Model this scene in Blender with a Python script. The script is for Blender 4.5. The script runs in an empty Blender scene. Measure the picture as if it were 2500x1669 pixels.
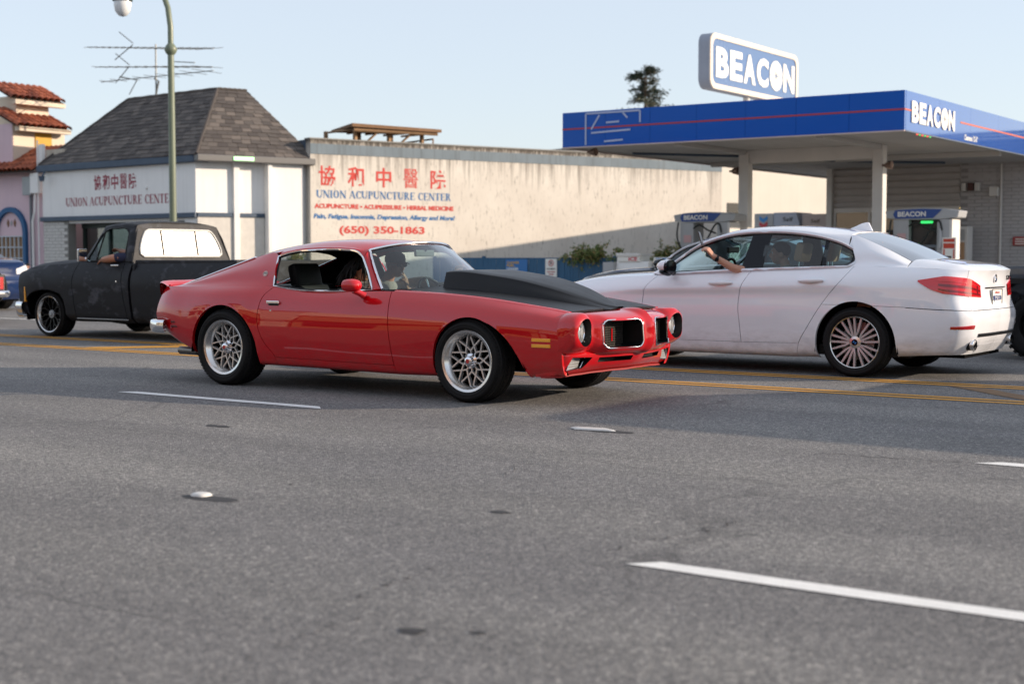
import bpy, bmesh, math, random
import numpy as np
from mathutils import Vector, Matrix, noise
R = math.radians
random.seed(7)
SC = bpy.context.scene
COL = SC.collection

# ------------------------------------------------------------------ camera, sky, sun, exposure
CAM_H = 1.17
YAW = 35.05          # camera looks this far to the left of the street's normal (+Y)
PITCH = math.degrees(math.atan((834.5 - 625.0) / 3472.0))
cam_d = bpy.data.cameras.new('camera')
cam = bpy.data.objects.new('camera', cam_d)
COL.objects.link(cam)
cam.location = (0, 0, CAM_H)
cam.rotation_euler = (R(90 - PITCH), 0, R(YAW))
cam_d.sensor_width = 36.0
cam_d.lens = 50.0
cam_d.clip_end = 3000
cam_d.clip_start = 0.05
cam_d.dof.use_dof = True
cam_d.dof.focus_distance = 11.9
cam_d.dof.aperture_fstop = 2.2
SC.camera = cam

SUN_AZ = 33.0        # from +X towards +Y
SUN_EL = 16.5
w = bpy.data.worlds.new('World')
SC.world = w
w.use_nodes = True
nt = w.node_tree
sky = nt.nodes.new('ShaderNodeTexSky')
sky.sky_type = 'NISHITA'
sky.sun_disc = False
sky.sun_elevation = R(SUN_EL)
sky.sun_rotation = R(90 - SUN_AZ)
sky.altitude = 0
sky.air_density = 1.0
sky.dust_density = 0.8
sky.ozone_density = 2.5
bg = nt.nodes['Background']
bg.inputs['Strength'].default_value = 0.15
hz = nt.nodes.new('ShaderNodeMix'); hz.data_type = 'RGBA'; hz.inputs[0].default_value = 0.70
hz.inputs[7].default_value = (2.92, 3.05, 3.30, 1)      # even summer haze over the whole sky
nt.links.new(sky.outputs[0], hz.inputs[6]); nt.links.new(hz.outputs[2], bg.inputs[0])
sun_d = bpy.data.lights.new('sun', 'SUN')
sun_d.energy = 3.4
sun_d.angle = R(0.53)
sun_d.color = (1.0, 0.82, 0.64)
sun = bpy.data.objects.new('sun', sun_d)
COL.objects.link(sun)
sdir = Vector((math.cos(R(SUN_EL)) * math.cos(R(SUN_AZ)), math.cos(R(SUN_EL)) * math.sin(R(SUN_AZ)), math.sin(R(SUN_EL))))
sun.rotation_euler = sdir.to_track_quat('Z', 'Y').to_euler()
sun.location = (30, 20, 20)
SC.view_settings.view_transform = 'Standard'
SC.view_settings.look = 'None'
SC.view_settings.gamma = 1.0
SC.view_settings.exposure = 0.82
SC.view_settings.use_curve_mapping = False
SC.cycles.max_bounces = 8
SC.cycles.transparent_max_bounces = 24
SC.cycles.caustics_reflective = False
SC.cycles.caustics_refractive = False
SC.cycles.sample_clamp_indirect = 6.0
SC.cycles.use_denoising = True

# ------------------------------------------------------------------ helpers
def tag(o, label=None, cat=None, group=None, kind=None):
    if label: o['label'] = label
    if cat: o['category'] = cat
    if group: o['group'] = group
    if kind: o['kind'] = kind
    return o

def empty(name, loc=(0, 0, 0), rz=0.0, label=None, cat=None, group=None):
    o = bpy.data.objects.new(name, None)
    o.empty_display_size = 0.2
    COL.objects.link(o)
    o.location = loc
    o.rotation_euler = (0, 0, rz)
    return tag(o, label, cat, group)

def link(name, me, mat=None, parent=None):
    if mat is not None and len(me.materials) == 0:
        me.materials.append(mat)
    o = bpy.data.objects.new(name, me)
    COL.objects.link(o)
    if parent: o.parent = parent
    return o

def copy_tree(o, parent=None):
    c = o.copy()
    COL.objects.link(c)
    c.parent = parent
    for ch in o.children:
        copy_tree(ch, c)
    return c

class MB:
    """collects faces for ONE mesh"""
    def __init__(s):
        s.v = []; s.f = []
    def quad(s, a, b, c, d):
        n = len(s.v); s.v += [tuple(a), tuple(b), tuple(c), tuple(d)]; s.f.append((n, n+1, n+2, n+3)); return s
    def poly(s, pts):
        n = len(s.v); s.v += [tuple(p) for p in pts]; s.f.append(tuple(range(n, n+len(pts)))); return s
    def box(s, a, b, M=None, bev=0.0):
        x0, y0, z0 = a; x1, y1, z1 = b
        if bev > 0:
            e = bev; P = []
            lo = (x0, y0, z0); hi = (x1, y1, z1)
            bm = bmesh.new()
            bmesh.ops.create_cube(bm, size=1.0)
            for vv in bm.verts:
                vv.co = Vector([(lo[i]+hi[i])/2 + vv.co[i]*(hi[i]-lo[i]) for i in range(3)])
            bmesh.ops.bevel(bm, geom=bm.edges[:], offset=e, segments=2, profile=0.6, affect='EDGES')
            return s.bm(bm, M)
        P = [(x0,y0,z0),(x1,y0,z0),(x1,y1,z0),(x0,y1,z0),(x0,y0,z1),(x1,y0,z1),(x1,y1,z1),(x0,y1,z1)]
        if M is not None: P = [tuple(M @ Vector(p)) for p in P]
        n = len(s.v); s.v += P
        for q in ((0,3,2,1),(4,5,6,7),(0,1,5,4),(1,2,6,5),(2,3,7,6),(3,0,4,7)):
            s.f.append(tuple(n+i for i in q))
        return s
    def bm(s, bm, M=None):
        n = len(s.v)
        bm.verts.ensure_lookup_table()
        for vv in bm.verts:
            s.v.append(tuple(M @ vv.co) if M is not None else tuple(vv.co))
        for f in bm.faces:
            s.f.append(tuple(n + q.index for q in f.verts))
        bm.free()
        return s
    def tube(s, pts, r, n=8, closed=False, cap=True, flat=None):
        pts = [Vector(p) for p in pts]; m = len(pts)
        rr = r if isinstance(r, (list, tuple)) else [r]*m
        base = len(s.v); prev = None
        for i, p in enumerate(pts):
            if closed: t = pts[(i+1) % m] - pts[i-1]
            else: t = pts[min(i+1, m-1)] - pts[max(i-1, 0)]
            t.normalize()
            if prev is None:
                a = Vector((0, 0, 1)) if abs(t.z) < 0.9 else Vector((1, 0, 0))
                u = a.cross(t).normalized()
            else:
                u = (prev - t*prev.dot(t)).normalized()
            prev = u; vv = t.cross(u)
            for k in range(n):
                an = 2*math.pi*k/n
                fu, fv = (1, 1) if flat is None else flat
                s.v.append(tuple(p + (u*math.cos(an)*fu + vv*math.sin(an)*fv)*rr[i]))
        mm = m if closed else m-1
        for i in range(mm):
            j = (i+1) % m
            for k in range(n):
                k2 = (k+1) % n
                s.f.append((base+i*n+k, base+i*n+k2, base+j*n+k2, base+j*n+k))
        if cap and not closed:
            s.f.append(tuple(base+k for k in reversed(range(n))))
            s.f.append(tuple(base+(m-1)*n+k for k in range(n)))
        return s
    def lathe(s, prof, n=32, axis='Z', c=(0, 0, 0), close=False, a0=0.0, a1=2*math.pi):
        """prof: list of (radius, height) about axis"""
        base = len(s.v); m = len(prof); full = abs(a1-a0-2*math.pi) < 1e-6
        cnt = n if full else n+1
        for k in range(cnt):
            an = a0+(a1-a0)*k/n
            for (r, h) in prof:
                x, y = r*math.cos(an), r*math.sin(an)
                if axis == 'Z': p = (x, y, h)
                elif axis == 'Y': p = (x, h, y)
                else: p = (h, x, y)
                s.v.append((p[0]+c[0], p[1]+c[1], p[2]+c[2]))
        for k in range(n):
            k2 = (k+1) % cnt
            for i in range(m-1):
                s.f.append((base+k*m+i, base+k2*m+i, base+k2*m+i+1, base+k*m+i+1))
        return s
    def cyl(s, c, r, h, n=24, axis='Z', r2=None):
        r2 = r if r2 is None else r2
        return s.lathe([(0, 0), (r, 0), (r2, h), (0, h)], n, axis, c)
    def prism(s, poly, a, b, axis='Y'):
        """polygon in the plane normal to axis, extruded from a to b. (Y: x,z) (X: y,z) (Z: x,y)"""
        def P(u, v, t):
            return (u, t, v) if axis == 'Y' else ((t, u, v) if axis == 'X' else (u, v, t))
        n = len(s.v); m = len(poly)
        s.v += [P(u, v, a) for u, v in poly] + [P(u, v, b) for u, v in poly]
        for i in range(m):
            j = (i+1) % m
            s.f.append((n+i, n+j, n+m+j, n+m+i))
        s.f.append(tuple(n+i for i in reversed(range(m)))); s.f.append(tuple(n+m+i for i in range(m)))
        return s
    def grid(s, P, flip=False, mask=None):
        nu, nv = len(P), len(P[0]); base = len(s.v)
        for i in range(nu):
            for j in range(nv): s.v.append(tuple(float(q) for q in P[i][j]))
        for i in range(nu-1):
            for j in range(nv-1):
                if mask is not None and not mask[i][j]: continue
                q = (base+i*nv+j, base+(i+1)*nv+j, base+(i+1)*nv+j+1, base+i*nv+j+1)
                s.f.append(q[::-1] if flip else q)
        return s
    def xf(s, M):
        s.v = [tuple(M @ Vector(p)) for p in s.v]; return s
    def mirror_y(s):
        n = len(s.v)
        s.v += [(x, -y, z) for x, y, z in s.v]
        s.f += [tuple(n+i for i in reversed(f)) for f in s.f]
        return s
    def mesh(s, name, smooth=None, bevel=0, weld=True):
        bm = bmesh.new()
        vs = [bm.verts.new(p) for p in s.v]
        for f in s.f:
            try: bm.faces.new([vs[i] for i in f])
            except ValueError: pass
        if weld: bmesh.ops.remove_doubles(bm, verts=bm.verts[:], dist=1e-5)
        bmesh.ops.recalc_face_normals(bm, faces=bm.faces[:])
        loose = [q for q in bm.verts if not q.link_faces]
        if loose: bmesh.ops.delete(bm, geom=loose, context='VERTS')
        if bevel > 0:
            bmesh.ops.bevel(bm, geom=[e for e in bm.edges if len(e.link_faces) == 2 and e.calc_face_angle(0) > 0.6], offset=bevel, segments=1, affect='EDGES')
        me = bpy.data.meshes.new(name)
        bm.to_mesh(me); bm.free()
        if smooth is not None:
            me.shade_smooth()
            me.set_sharp_from_angle(angle=R(smooth))
        return me
    def obj(s, name, mat, parent=None, smooth=None, bevel=0, weld=True):
        return link(name, s.mesh(name, smooth, bevel, weld), mat, parent)

# ------------------------------------------------------------------ materials
MATS = {}
def mat(name, col, rough=0.6, metal=0.0, **kw):
    if name in MATS: return MATS[name]
    m = bpy.data.materials.new(name); m.use_nodes = True
    b = m.node_tree.nodes['Principled BSDF']
    b.inputs['Base Color'].default_value = (*col, 1)
    b.inputs['Roughness'].default_value = rough
    b.inputs['Metallic'].default_value = metal
    if 'coat' in kw:
        b.inputs['Coat Weight'].default_value = kw['coat']; b.inputs['Coat Roughness'].default_value = kw.get('coat_rough', 0.03)
    if 'emit' in kw:
        b.inputs['Emission Color'].default_value = (*kw['emit'], 1); b.inputs['Emission Strength'].default_value = kw.get('es', 1.0)
    if 'coat_ior' in kw: b.inputs['Coat IOR'].default_value = kw['coat_ior']
    if 'spec' in kw: b.inputs['Specular IOR Level'].default_value = kw['spec']
    if 'sss' in kw:
        b.inputs['Subsurface Weight'].default_value = kw['sss']; b.inputs['Subsurface Radius'].default_value = (0.02, 0.008, 0.004)
    MATS[name] = m
    return m

class NT:
    def __init__(s, m): s.t = m.node_tree; s.b = s.t.nodes['Principled BSDF']
    def n(s, t, **kw):
        q = s.t.nodes.new(t)
        for k, v in kw.items():
            if k in q.inputs: q.inputs[k].default_value = v
            else: setattr(q, k, v)
        return q
    def l(s, a, b): s.t.links.new(a, b)
    def coord(s, which='Object', scale=(1, 1, 1), rot=(0, 0, 0)):
        c = s.n('ShaderNodeTexCoord'); m = s.n('ShaderNodeMapping')
        m.inputs['Scale'].default_value = scale; m.inputs['Rotation'].default_value = rot
        s.l(c.outputs[which], m.inputs['Vector']); return m.outputs[0]
    def noise(s, vec, scale, detail=4, rough=0.55, dist=0.0):
        q = s.n('ShaderNodeTexNoise'); q.inputs['Scale'].default_value = scale; q.inputs['Detail'].default_value = detail
        q.inputs['Roughness'].default_value = rough; q.inputs['Distortion'].default_value = dist
        s.l(vec, q.inputs['Vector']); return q.outputs['Fac']
    def ramp(s, fac, stops, interp='LINEAR'):
        q = s.n('ShaderNodeValToRGB'); q.color_ramp.interpolation = interp
        e = q.color_ramp.elements
        while len(e) < len(stops): e.new(0.5)
        for i, (p, c) in enumerate(stops):
            e[i].position = p; e[i].color = (*c, 1) if len(c) == 3 else c
        s.l(fac, q.inputs['Fac']); return q.outputs['Color']
    def mix(s, fac, a, b, blend='MIX'):
        q = s.n('ShaderNodeMix', data_type='RGBA', blend_type=blend)
        for sock, val in ((q.inputs[0], fac), (q.inputs[6], a), (q.inputs[7], b)):
            if hasattr(val, 'is_output'): s.l(val, sock)
            elif isinstance(val, (tuple, list)): sock.default_value = (*val, 1) if len(val) == 3 else val
            else: sock.default_value = val
        return q.outputs[2]
    def math(s, op, a, b=0.0, clamp=False):
        q = s.n('ShaderNodeMath', operation=op, use_clamp=clamp)
        for i, val in enumerate((a, b)):
            if hasattr(val, 'is_output'): s.l(val, q.inputs[i])
            else: q.inputs[i].default_value = val
        return q.outputs[0]
    def bump(s, h, strength=0.3, dist=0.01):
        q = s.n('ShaderNodeBump'); q.inputs['Strength'].default_value = strength; q.inputs['Distance'].default_value = dist
        s.l(h, q.inputs['Height']); s.l(q.outputs[0], s.b.inputs['Normal'])
    def color(s, c): s.l(c, s.b.inputs['Base Color'])
    def rough(s, c): s.l(c, s.b.inputs['Roughness'])

def dirty(name, col, rough=0.7, amt=0.25, scale=2.0, bump=0.15, fine=60.0, metal=0.0, streak=0.0, dark=(0.05, 0.045, 0.04)):
    """a plain surface with uneven tone, fine relief and optional rain streaks"""
    if name in MATS: return MATS[name]
    m = mat(name, col, rough, metal); t = NT(m)
    v = t.coord()
    n1 = t.noise(v, scale, 6, 0.6)
    f = t.math('MULTIPLY', t.ramp(n1, [(0.35, (0, 0, 0)), (0.75, (1, 1, 1))]), amt)
    c = t.mix(f, col, tuple(x*0.55 for x in col))
    if streak > 0:
        n2 = t.noise(t.coord(scale=(3.0, 3.0, 0.16)), 2.2, 5, 0.65)
        c = t.mix(t.math('MULTIPLY', t.ramp(n2, [(0.5, (0, 0, 0)), (0.8, (1, 1, 1))]), streak), c, dark)
    t.color(c)
    n3 = t.noise(v, fine, 3, 0.6)
    t.rough(t.math('ADD', t.math('MULTIPLY', n1, 0.2), rough-0.1))
    if bump > 0: t.bump(n3, bump, 0.004)
    return m

def glass(name, tint=(0.8, 0.9, 0.92), refl=1.0, rough=0.0):
    """thin pane: clear or tinted transparency with a Fresnel mirror on it"""
    if name in MATS: return MATS[name]
    m = bpy.data.materials.new(name); m.use_nodes = True; t = m.node_tree
    t.nodes.remove(t.nodes['Principled BSDF'])
    out = t.nodes['Material Output']
    tr = t.nodes.new('ShaderNodeBsdfTransparent'); tr.inputs[0].default_value = (*tint, 1)
    gl = t.nodes.new('ShaderNodeBsdfGlossy'); gl.inputs['Roughness'].default_value = rough
    fr = t.nodes.new('ShaderNodeFresnel'); fr.inputs[0].default_value = 1.52
    geo = t.nodes.new('ShaderNodeNewGeometry')
    # the same reflectance seen from either side of the pane
    mx = t.nodes.new('ShaderNodeMixShader'); mt = t.nodes.new('ShaderNodeMath'); mt.operation = 'MULTIPLY'; mt.use_clamp = True
    lw = t.nodes.new('ShaderNodeLayerWeight'); lw.inputs['Blend'].default_value = 0.5
    mt.inputs[1].default_value = refl
    add = t.nodes.new('ShaderNodeMath'); add.operation = 'ADD'; add.inputs[1].default_value = 0.05
    t.links.new(lw.outputs['Facing'], add.inputs[0])
    pw = t.nodes.new('ShaderNodeMath'); pw.operation = 'POWER'; pw.inputs[1].default_value = 4.5
    t.links.new(lw.outputs['Facing'], pw.inputs[0]); t.links.new(pw.outputs[0], add.inputs[0])
    t.links.new(add.outputs[0], mt.inputs[0])
    t.links.new(mt.outputs[0], mx.inputs[0]); t.links.new(tr.outputs[0], mx.inputs[1]); t.links.new(gl.outputs[0], mx.inputs[2])
    t.links.new(mx.outputs[0], out.inputs['Surface'])
    t.nodes.remove(fr); t.nodes.remove(geo)
    MATS[name] = m
    return m

# ------------------------------------------------------------------ lettering
def text_mesh(txt, size, bold=0.0, extrude=0.002, align='LEFT', shear=0.0, spacing=1.0):
    c = bpy.data.curves.new('lettering', 'FONT')
    c.body = txt; c.size = size; c.offset = bold*size; c.extrude = extrude
    c.align_x = align; c.shear = shear; c.space_character = spacing; c.resolution_u = 3
    o = bpy.data.objects.new('lettering', c); COL.objects.link(o)
    bpy.context.view_layer.update()
    me = bpy.data.meshes.new_from_object(o.evaluated_get(bpy.context.evaluated_depsgraph_get()))
    bpy.data.objects.remove(o); bpy.data.curves.remove(c)
    me.materials.clear()
    return me

def fit_text(txt, width, height, m, name, parent, M, bold=0.0, shear=0.0, extrude=0.002, spacing=1.0):
    """lettering scaled to fill width x height, its lower left corner at the origin of M (x right, y up, z out)"""
    me = text_mesh(txt, 1.0, bold, extrude, 'LEFT', shear, spacing)
    co = np.array([q.co[:] for q in me.vertices])
    x0, y0 = co[:, 0].min(), co[:, 1].min(); x1, y1 = co[:, 0].max(), co[:, 1].max()
    for q in me.vertices:
        q.co = M @ Vector(((q.co.x-x0)/(x1-x0)*width, (q.co.y-y0)/(y1-y0)*height, q.co.z))
    return link(name, me, m, parent)

SERIF = {  # strokes: ('v', x, y0, y1, thick) upright, ('h', y, x0, x1, thick) flat, ('d', x0,y0,x1,y1,thick) slant, ('a', cx,cy,rx,ry,a0,a1,thick at sides, thin at ends)
 'U': (0.86, [('v',.17,.25,1,.19),('v',.70,.3,1,.06),('a',.435,.3,.265,.3,180,360,.15,.06),('s',.17,1,.36),('s',.70,1,.24)]),
 'N': (0.88, [('v',.14,0,1,.06),('v',.74,0,1,.06),('d',.14,1,.74,0,.20),('s',.14,0,.24),('s',.74,1,.24),('s',.10,1,.2)]),
 'I': (0.42, [('v',.21,0,1,.19),('s',.21,0,.34),('s',.21,1,.34)]),
 'O': (0.86, [('a',.43,.5,.36,.5,0,360,.19,.06)]),
 'A': (0.84, [('d',.10,0,.42,1,.06),('d',.74,0,.42,1,.17),('h',.33,.22,.62,.05),('s',.10,0,.24),('s',.74,0,.3)]),
 'C': (0.78, [('a',.44,.5,.36,.5,45,315,.19,.06),('v',.70,.68,.95,.05),('v',.70,.12,.25,.03)]),
 'P': (0.72, [('v',.20,0,1,.19),('a',.36,.73,.27,.27,-90,90,.17,.06),('h',.975,.2,.38,.05),('h',.485,.2,.38,.05),('s',.2,0,.36),('s',.12,1,.16)]),
 'T': (0.76, [('v',.38,0,1,.19),('h',.97,.06,.70,.06),('v',.07,.78,.97,.05),('v',.69,.78,.97,.05),('s',.38,0,.34)]),
 'R': (0.82, [('v',.20,0,1,.19),('a',.36,.75,.25,.25,-90,90,.17,.06),('h',.975,.2,.38,.05),('h',.52,.2,.4,.05),('d',.40,.52,.70,0,.15),('s',.2,0,.34),('s',.12,1,.16),('s',.72,0,.18)]),
 'E': (0.74, [('v',.20,0,1,.19),('h',.97,.1,.64,.06),('h',.51,.2,.50,.05),('h',.03,.1,.67,.06),('v',.64,.78,.97,.05),('v',.66,.03,.25,.05),('v',.5,.4,.62,.05)]),
 ' ': (0.36, [])}
def serif_text(txt, width, height, m, name, parent, M, ext=0.003):
    b = MB(); x = 0.0
    def q(p): return (p[0], p[1], ext)
    def strip(pts):
        b.poly([q(p) for p in pts])
    for ch in txt:
        adv, st = SERIF[ch]
        for s in st:
            if s[0] == 'v': strip([(x+s[1]-s[4]/2, s[2]), (x+s[1]+s[4]/2, s[2]), (x+s[1]+s[4]/2, s[3]), (x+s[1]-s[4]/2, s[3])])
            elif s[0] == 'h': strip([(x+s[2], s[1]-s[4]/2), (x+s[3], s[1]-s[4]/2), (x+s[3], s[1]+s[4]/2), (x+s[2], s[1]+s[4]/2)])
            elif s[0] == 's':
                yy = s[2]; dy = 0.05 if yy == 0 else -0.05
                strip([(x+s[1]-s[3]/2, yy), (x+s[1]+s[3]/2, yy), (x+s[1]+s[3]/2, yy+dy), (x+s[1]-s[3]/2, yy+dy)])
            elif s[0] == 'd':
                h = s[5]/2; strip([(x+s[1]-h, s[2]), (x+s[1]+h, s[2]), (x+s[3]+h, s[4]), (x+s[3]-h, s[4])])
            else:
                _, cx, cy, rx, ry, a0, a1, tk, tn = s; n = 20
                for i in range(n):
                    pts = []
                    for k, inn in ((i, 0), (i+1, 0), (i+1, 1), (i, 1)):
                        a = R(a0+(a1-a0)*k/n); ix = tk if inn else 0; iy = tn if inn else 0
                        pts.append((x+cx+math.cos(a)*(rx-ix), cy+math.sin(a)*(ry-iy)))
                    strip(pts)
        x += adv
    for i, p in enumerate(b.v):
        b.v[i] = tuple(M @ Vector((p[0]/x*width, p[1]*height, p[2] + 0.00006*(i//4 % 7))))
    return b.obj(name, m, parent, weld=False)

def frame(o, xd, up=(0, 0, 1)):
    """matrix with x along xd, y up, z outwards (xd x up), origin o"""
    x = Vector(xd).normalized(); y = Vector(up).normalized(); z = x.cross(y).normalized(); y = z.cross(x)
    M = Matrix.Identity(4)
    for i, a in enumerate((x, y, z)):
        M[0][i], M[1][i], M[2][i] = a
    M[0][3], M[1][3], M[2][3] = o
    return M
# ------------------------------------------------------------------ ground, road, pavements
def asphalt_mat():
    m = mat('asphalt', (0.11, 0.11, 0.115), 0.85); t = NT(m)
    v = t.coord()
    big = t.noise(v, 0.35, 5, 0.6)
    mid = t.noise(t.coord(scale=(0.25, 1.0, 1.0)), 1.3, 5, 0.6)
    vo = t.n('ShaderNodeTexVoronoi', feature='F1'); vo.inputs['Scale'].default_value = 120.0; t.l(v, vo.inputs['Vector'])
    vo2 = t.n('ShaderNodeTexVoronoi', feature='F1'); vo2.inputs['Scale'].default_value = 55.0; t.l(v, vo2.inputs['Vector'])
    fine = t.noise(v, 210.0, 2, 0.6)
    sep = t.n('ShaderNodeSeparateColor'); t.l(vo.outputs['Color'], sep.inputs[0])
    sep2 = t.n('ShaderNodeSeparateColor'); t.l(vo2.outputs['Color'], sep2.inputs[0])
    # stones of different tone set in dark binder
    stone = t.ramp(sep.outputs[0], [(0.0, (0.10, 0.10, 0.103)), (0.45, (0.155, 0.153, 0.15)), (0.8, (0.205, 0.20, 0.194)), (1.0, (0.36, 0.35, 0.335))])
    stone2 = t.ramp(sep2.outputs[1], [(0.0, (0.75, 0.75, 0.76)), (0.6, (1.0, 1.0, 1.0)), (1.0, (1.3, 1.28, 1.25))])
    c = t.mix(1.0, stone, stone2, 'MULTIPLY')
    tone = t.ramp(big, [(0.3, (0.86, 0.86, 0.88)), (0.7, (1.1, 1.09, 1.07))])
    c = t.mix(1.0, c, tone, 'MULTIPLY')
    tone2 = t.ramp(mid, [(0.35, (0.88, 0.88, 0.88)), (0.6, (1.05, 1.05, 1.05))])
    c = t.mix(1.0, c, tone2, 'MULTIPLY')
    # tyre-polished wheel tracks along the lanes, joints between paving passes
    sp = t.n('ShaderNodeSeparateXYZ'); t.l(v, sp.inputs[0])
    lane = t.math('SINE', t.math('MULTIPLY', t.math('ADD', sp.outputs['Y'], t.math('MULTIPLY', big, 0.5)), 3.66))
    c = t.mix(1.0, c, t.ramp(t.math('ADD', t.math('MULTIPLY', lane, 0.25), t.math('MULTIPLY', mid, 0.5)), [(0.15, (0.90, 0.90, 0.91)), (0.5, (1.03, 1.03, 1.02))]), 'MULTIPLY')
    for yj in (6.35, 9.85, 3.05):
        dj = t.math('ABSOLUTE', t.math('SUBTRACT', sp.outputs['Y'], t.math('ADD', t.math('MULTIPLY', t.noise(v, 0.8, 5, 0.7), 0.22), yj-0.11)))
        jn = t.math('MULTIPLY', t.ramp(dj, [(0.0, (1, 1, 1)), (0.012, (0, 0, 0))]), t.ramp(t.noise(v, 1.1, 4), [(0.42, (0, 0, 0)), (0.6, (1, 1, 1))]))
        c = t.mix(t.math('MULTIPLY', jn, 0.6), c, (0.035, 0.034, 0.033))
    # fine cracks and tar spots
    cr = t.n('ShaderNodeTexVoronoi', feature='DISTANCE_TO_EDGE'); cr.inputs['Scale'].default_value = 0.33
    wv = t.n('ShaderNodeVectorMath', operation='ADD')
    nz = t.n('ShaderNodeTexNoise'); nz.inputs['Scale'].default_value = 1.4; nz.inputs['Detail'].default_value = 6
    t.l(v, nz.inputs['Vector']); t.l(v, wv.inputs[0]); t.l(nz.outputs['Color'], wv.inputs[1]); t.l(wv.outputs[0], cr.inputs['Vector'])
    gate = t.ramp(t.noise(v, 0.5, 2), [(0.45, (0, 0, 0)), (0.58, (1, 1, 1))])
    crack = t.math('MULTIPLY', t.ramp(cr.outputs['Distance'], [(0.0, (1, 1, 1)), (0.014, (0, 0, 0))]), gate)
    c = t.mix(t.math('MULTIPLY', crack, 0.4), c, (0.03, 0.03, 0.032))
    spot = t.ramp(t.noise(t.coord(scale=(0.8, 1.6, 1)), 2.6, 3, 0.5), [(0.70, (0, 0, 0)), (0.76, (1, 1, 1))])
    c = t.mix(t.math('MULTIPLY', spot, 0.15), c, (0.05, 0.05, 0.055))
    t.color(c)
    h = t.math('ADD', t.math('MULTIPLY', vo.outputs['Distance'], -1.0), t.math('MULTIPLY', fine, 0.25))
    t.bump(h, 0.55, 0.006)
    return m
M_ASPH = asphalt_mat()
M_PAINTW = dirty('road paint white', (0.80, 0.80, 0.78), 0.75, 0.35, 7.0, 0.5, 70.0)
M_PAINTY = dirty('road paint yellow', (0.62, 0.30, 0.035), 0.75, 0.55, 6.0, 0.5, 70.0)
M_CONC = dirty('concrete', (0.25, 0.24, 0.22), 0.85, 0.45, 0.9, 0.3, 40.0)
M_KERB = dirty('kerb concrete', (0.28, 0.27, 0.25), 0.85, 0.5, 1.4, 0.3, 40.0)
M_SOIL = dirty('ground soil', (0.17, 0.15, 0.12), 0.95, 0.5, 0.2, 0.3, 10.0)

g = MB().quad((-1500, -1500, -0.2), (1500, -1500, -0.2), (1500, 1500, -0.2), (-1500, 1500, -0.2)).obj('ground', M_SOIL)
tag(g, kind='structure')
road = MB().quad((-260, -4.0, 0), (160, -4.0, 0), (160, 22.6, 0), (-260, 22.6, 0)).obj('road', M_ASPH)
tag(road, kind='structure')

def strip(x0, x1, y, wd, m, name='lane_marking', skew=0.0, z=0.004, wob=0.011):
    """painted line along the street with slightly uneven, chipped edges"""
    n = max(2, int((x1-x0)/0.12)); b = MB(); P = []
    for i in range(n+1):
        x = x0+(x1-x0)*i/n
        e = noise.noise(Vector((x*2.3, y*3.1, 0)))*wob; e2 = noise.noise(Vector((x*2.9, y*1.7, 9)))*wob
        P.append([(x+(skew if i in (0, n) else 0)*(-1 if i == 0 else 1), y-wd/2+e, z), (x, y+wd/2+e2, z)])
    b.grid(P)
    o = b.obj(name, m, road); return o
M_WORN = dirty('worn road paint', (0.20, 0.12, 0.06), 0.85, 0.7, 9.0, 0.5, 70.0)
for y in (11.50, 11.68, 12.80, 12.98):
    strip(-120, 60, y, 0.10, M_PAINTY, 'yellow_line')
for x in (-9.68, -2.33, 5.0, -17.0, -24.3, -31.6):      # dashes between the two near lanes
    strip(x, x+2.13, 8.10, 0.115, M_PAINTW, skew=0.12)
for x in (-2.62, 4.7, -9.95, -17.3, -24.6):
    strip(x, x+2.13, 4.68, 0.115, M_PAINTW, skew=0.10)
for x in (-9.2, -16.4, -23.6, -30.8, -38.0, -1.9, 5.3):
    strip(x, x+2.2, 16.4, 0.115, M_PAINTW, skew=0.1)
strip(-120, 60, 20.0, 0.10, M_PAINTW, 'edge_line')
# worn cross hatching in the painted median
for x, sl in ((-14.95, 0.75), (-3.15, -1.0), (3.6, -1.0), (-24.6, 0.75)):
    b = MB(); P = []
    for i in range(13):
        y = 11.75+1.0*i/12; xo = (y-11.75)*sl
        e = noise.noise(Vector((x, y*4, 0)))*0.03; e2 = noise.noise(Vector((x, y*4, 5)))*0.03
        P.append([(x+xo+e, y, 0.0042), (x+xo+(0.46 if sl > 0 else 0.30)+e2, y, 0.0042)])
    b.grid(P).obj('median_hatch', M_PAINTY if sl > 0 else M_WORN, road)

def kerb(y0, y1, x0=-260, x1=160, name='kerb'):
    b = MB().box((x0, y0, -0.1), (x1, y1, 0.13))
    o = b.obj(name, M_KERB, bevel=0.012); tag(o, kind='structure')
kerb(22.6, 22.78); kerb(-4.18, -4.0)
pv = MB().box((-260, 22.78, -0.1), (160, 27.2, 0.127)).obj('pavement', M_CONC); tag(pv, kind='structure')
pv2 = MB().box((-260, -8.0, -0.1), (160, -4.18, 0.127)).obj('pavement', M_CONC); tag(pv2, kind='structure')
# joints between pavement slabs are real grooves: thin dark recessed bars laid as separate slabs
fc = MB().box((-60, 27.2, -0.1), (40, 75, 0.09)).obj('forecourt', M_CONC); tag(fc, kind='structure')

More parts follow.
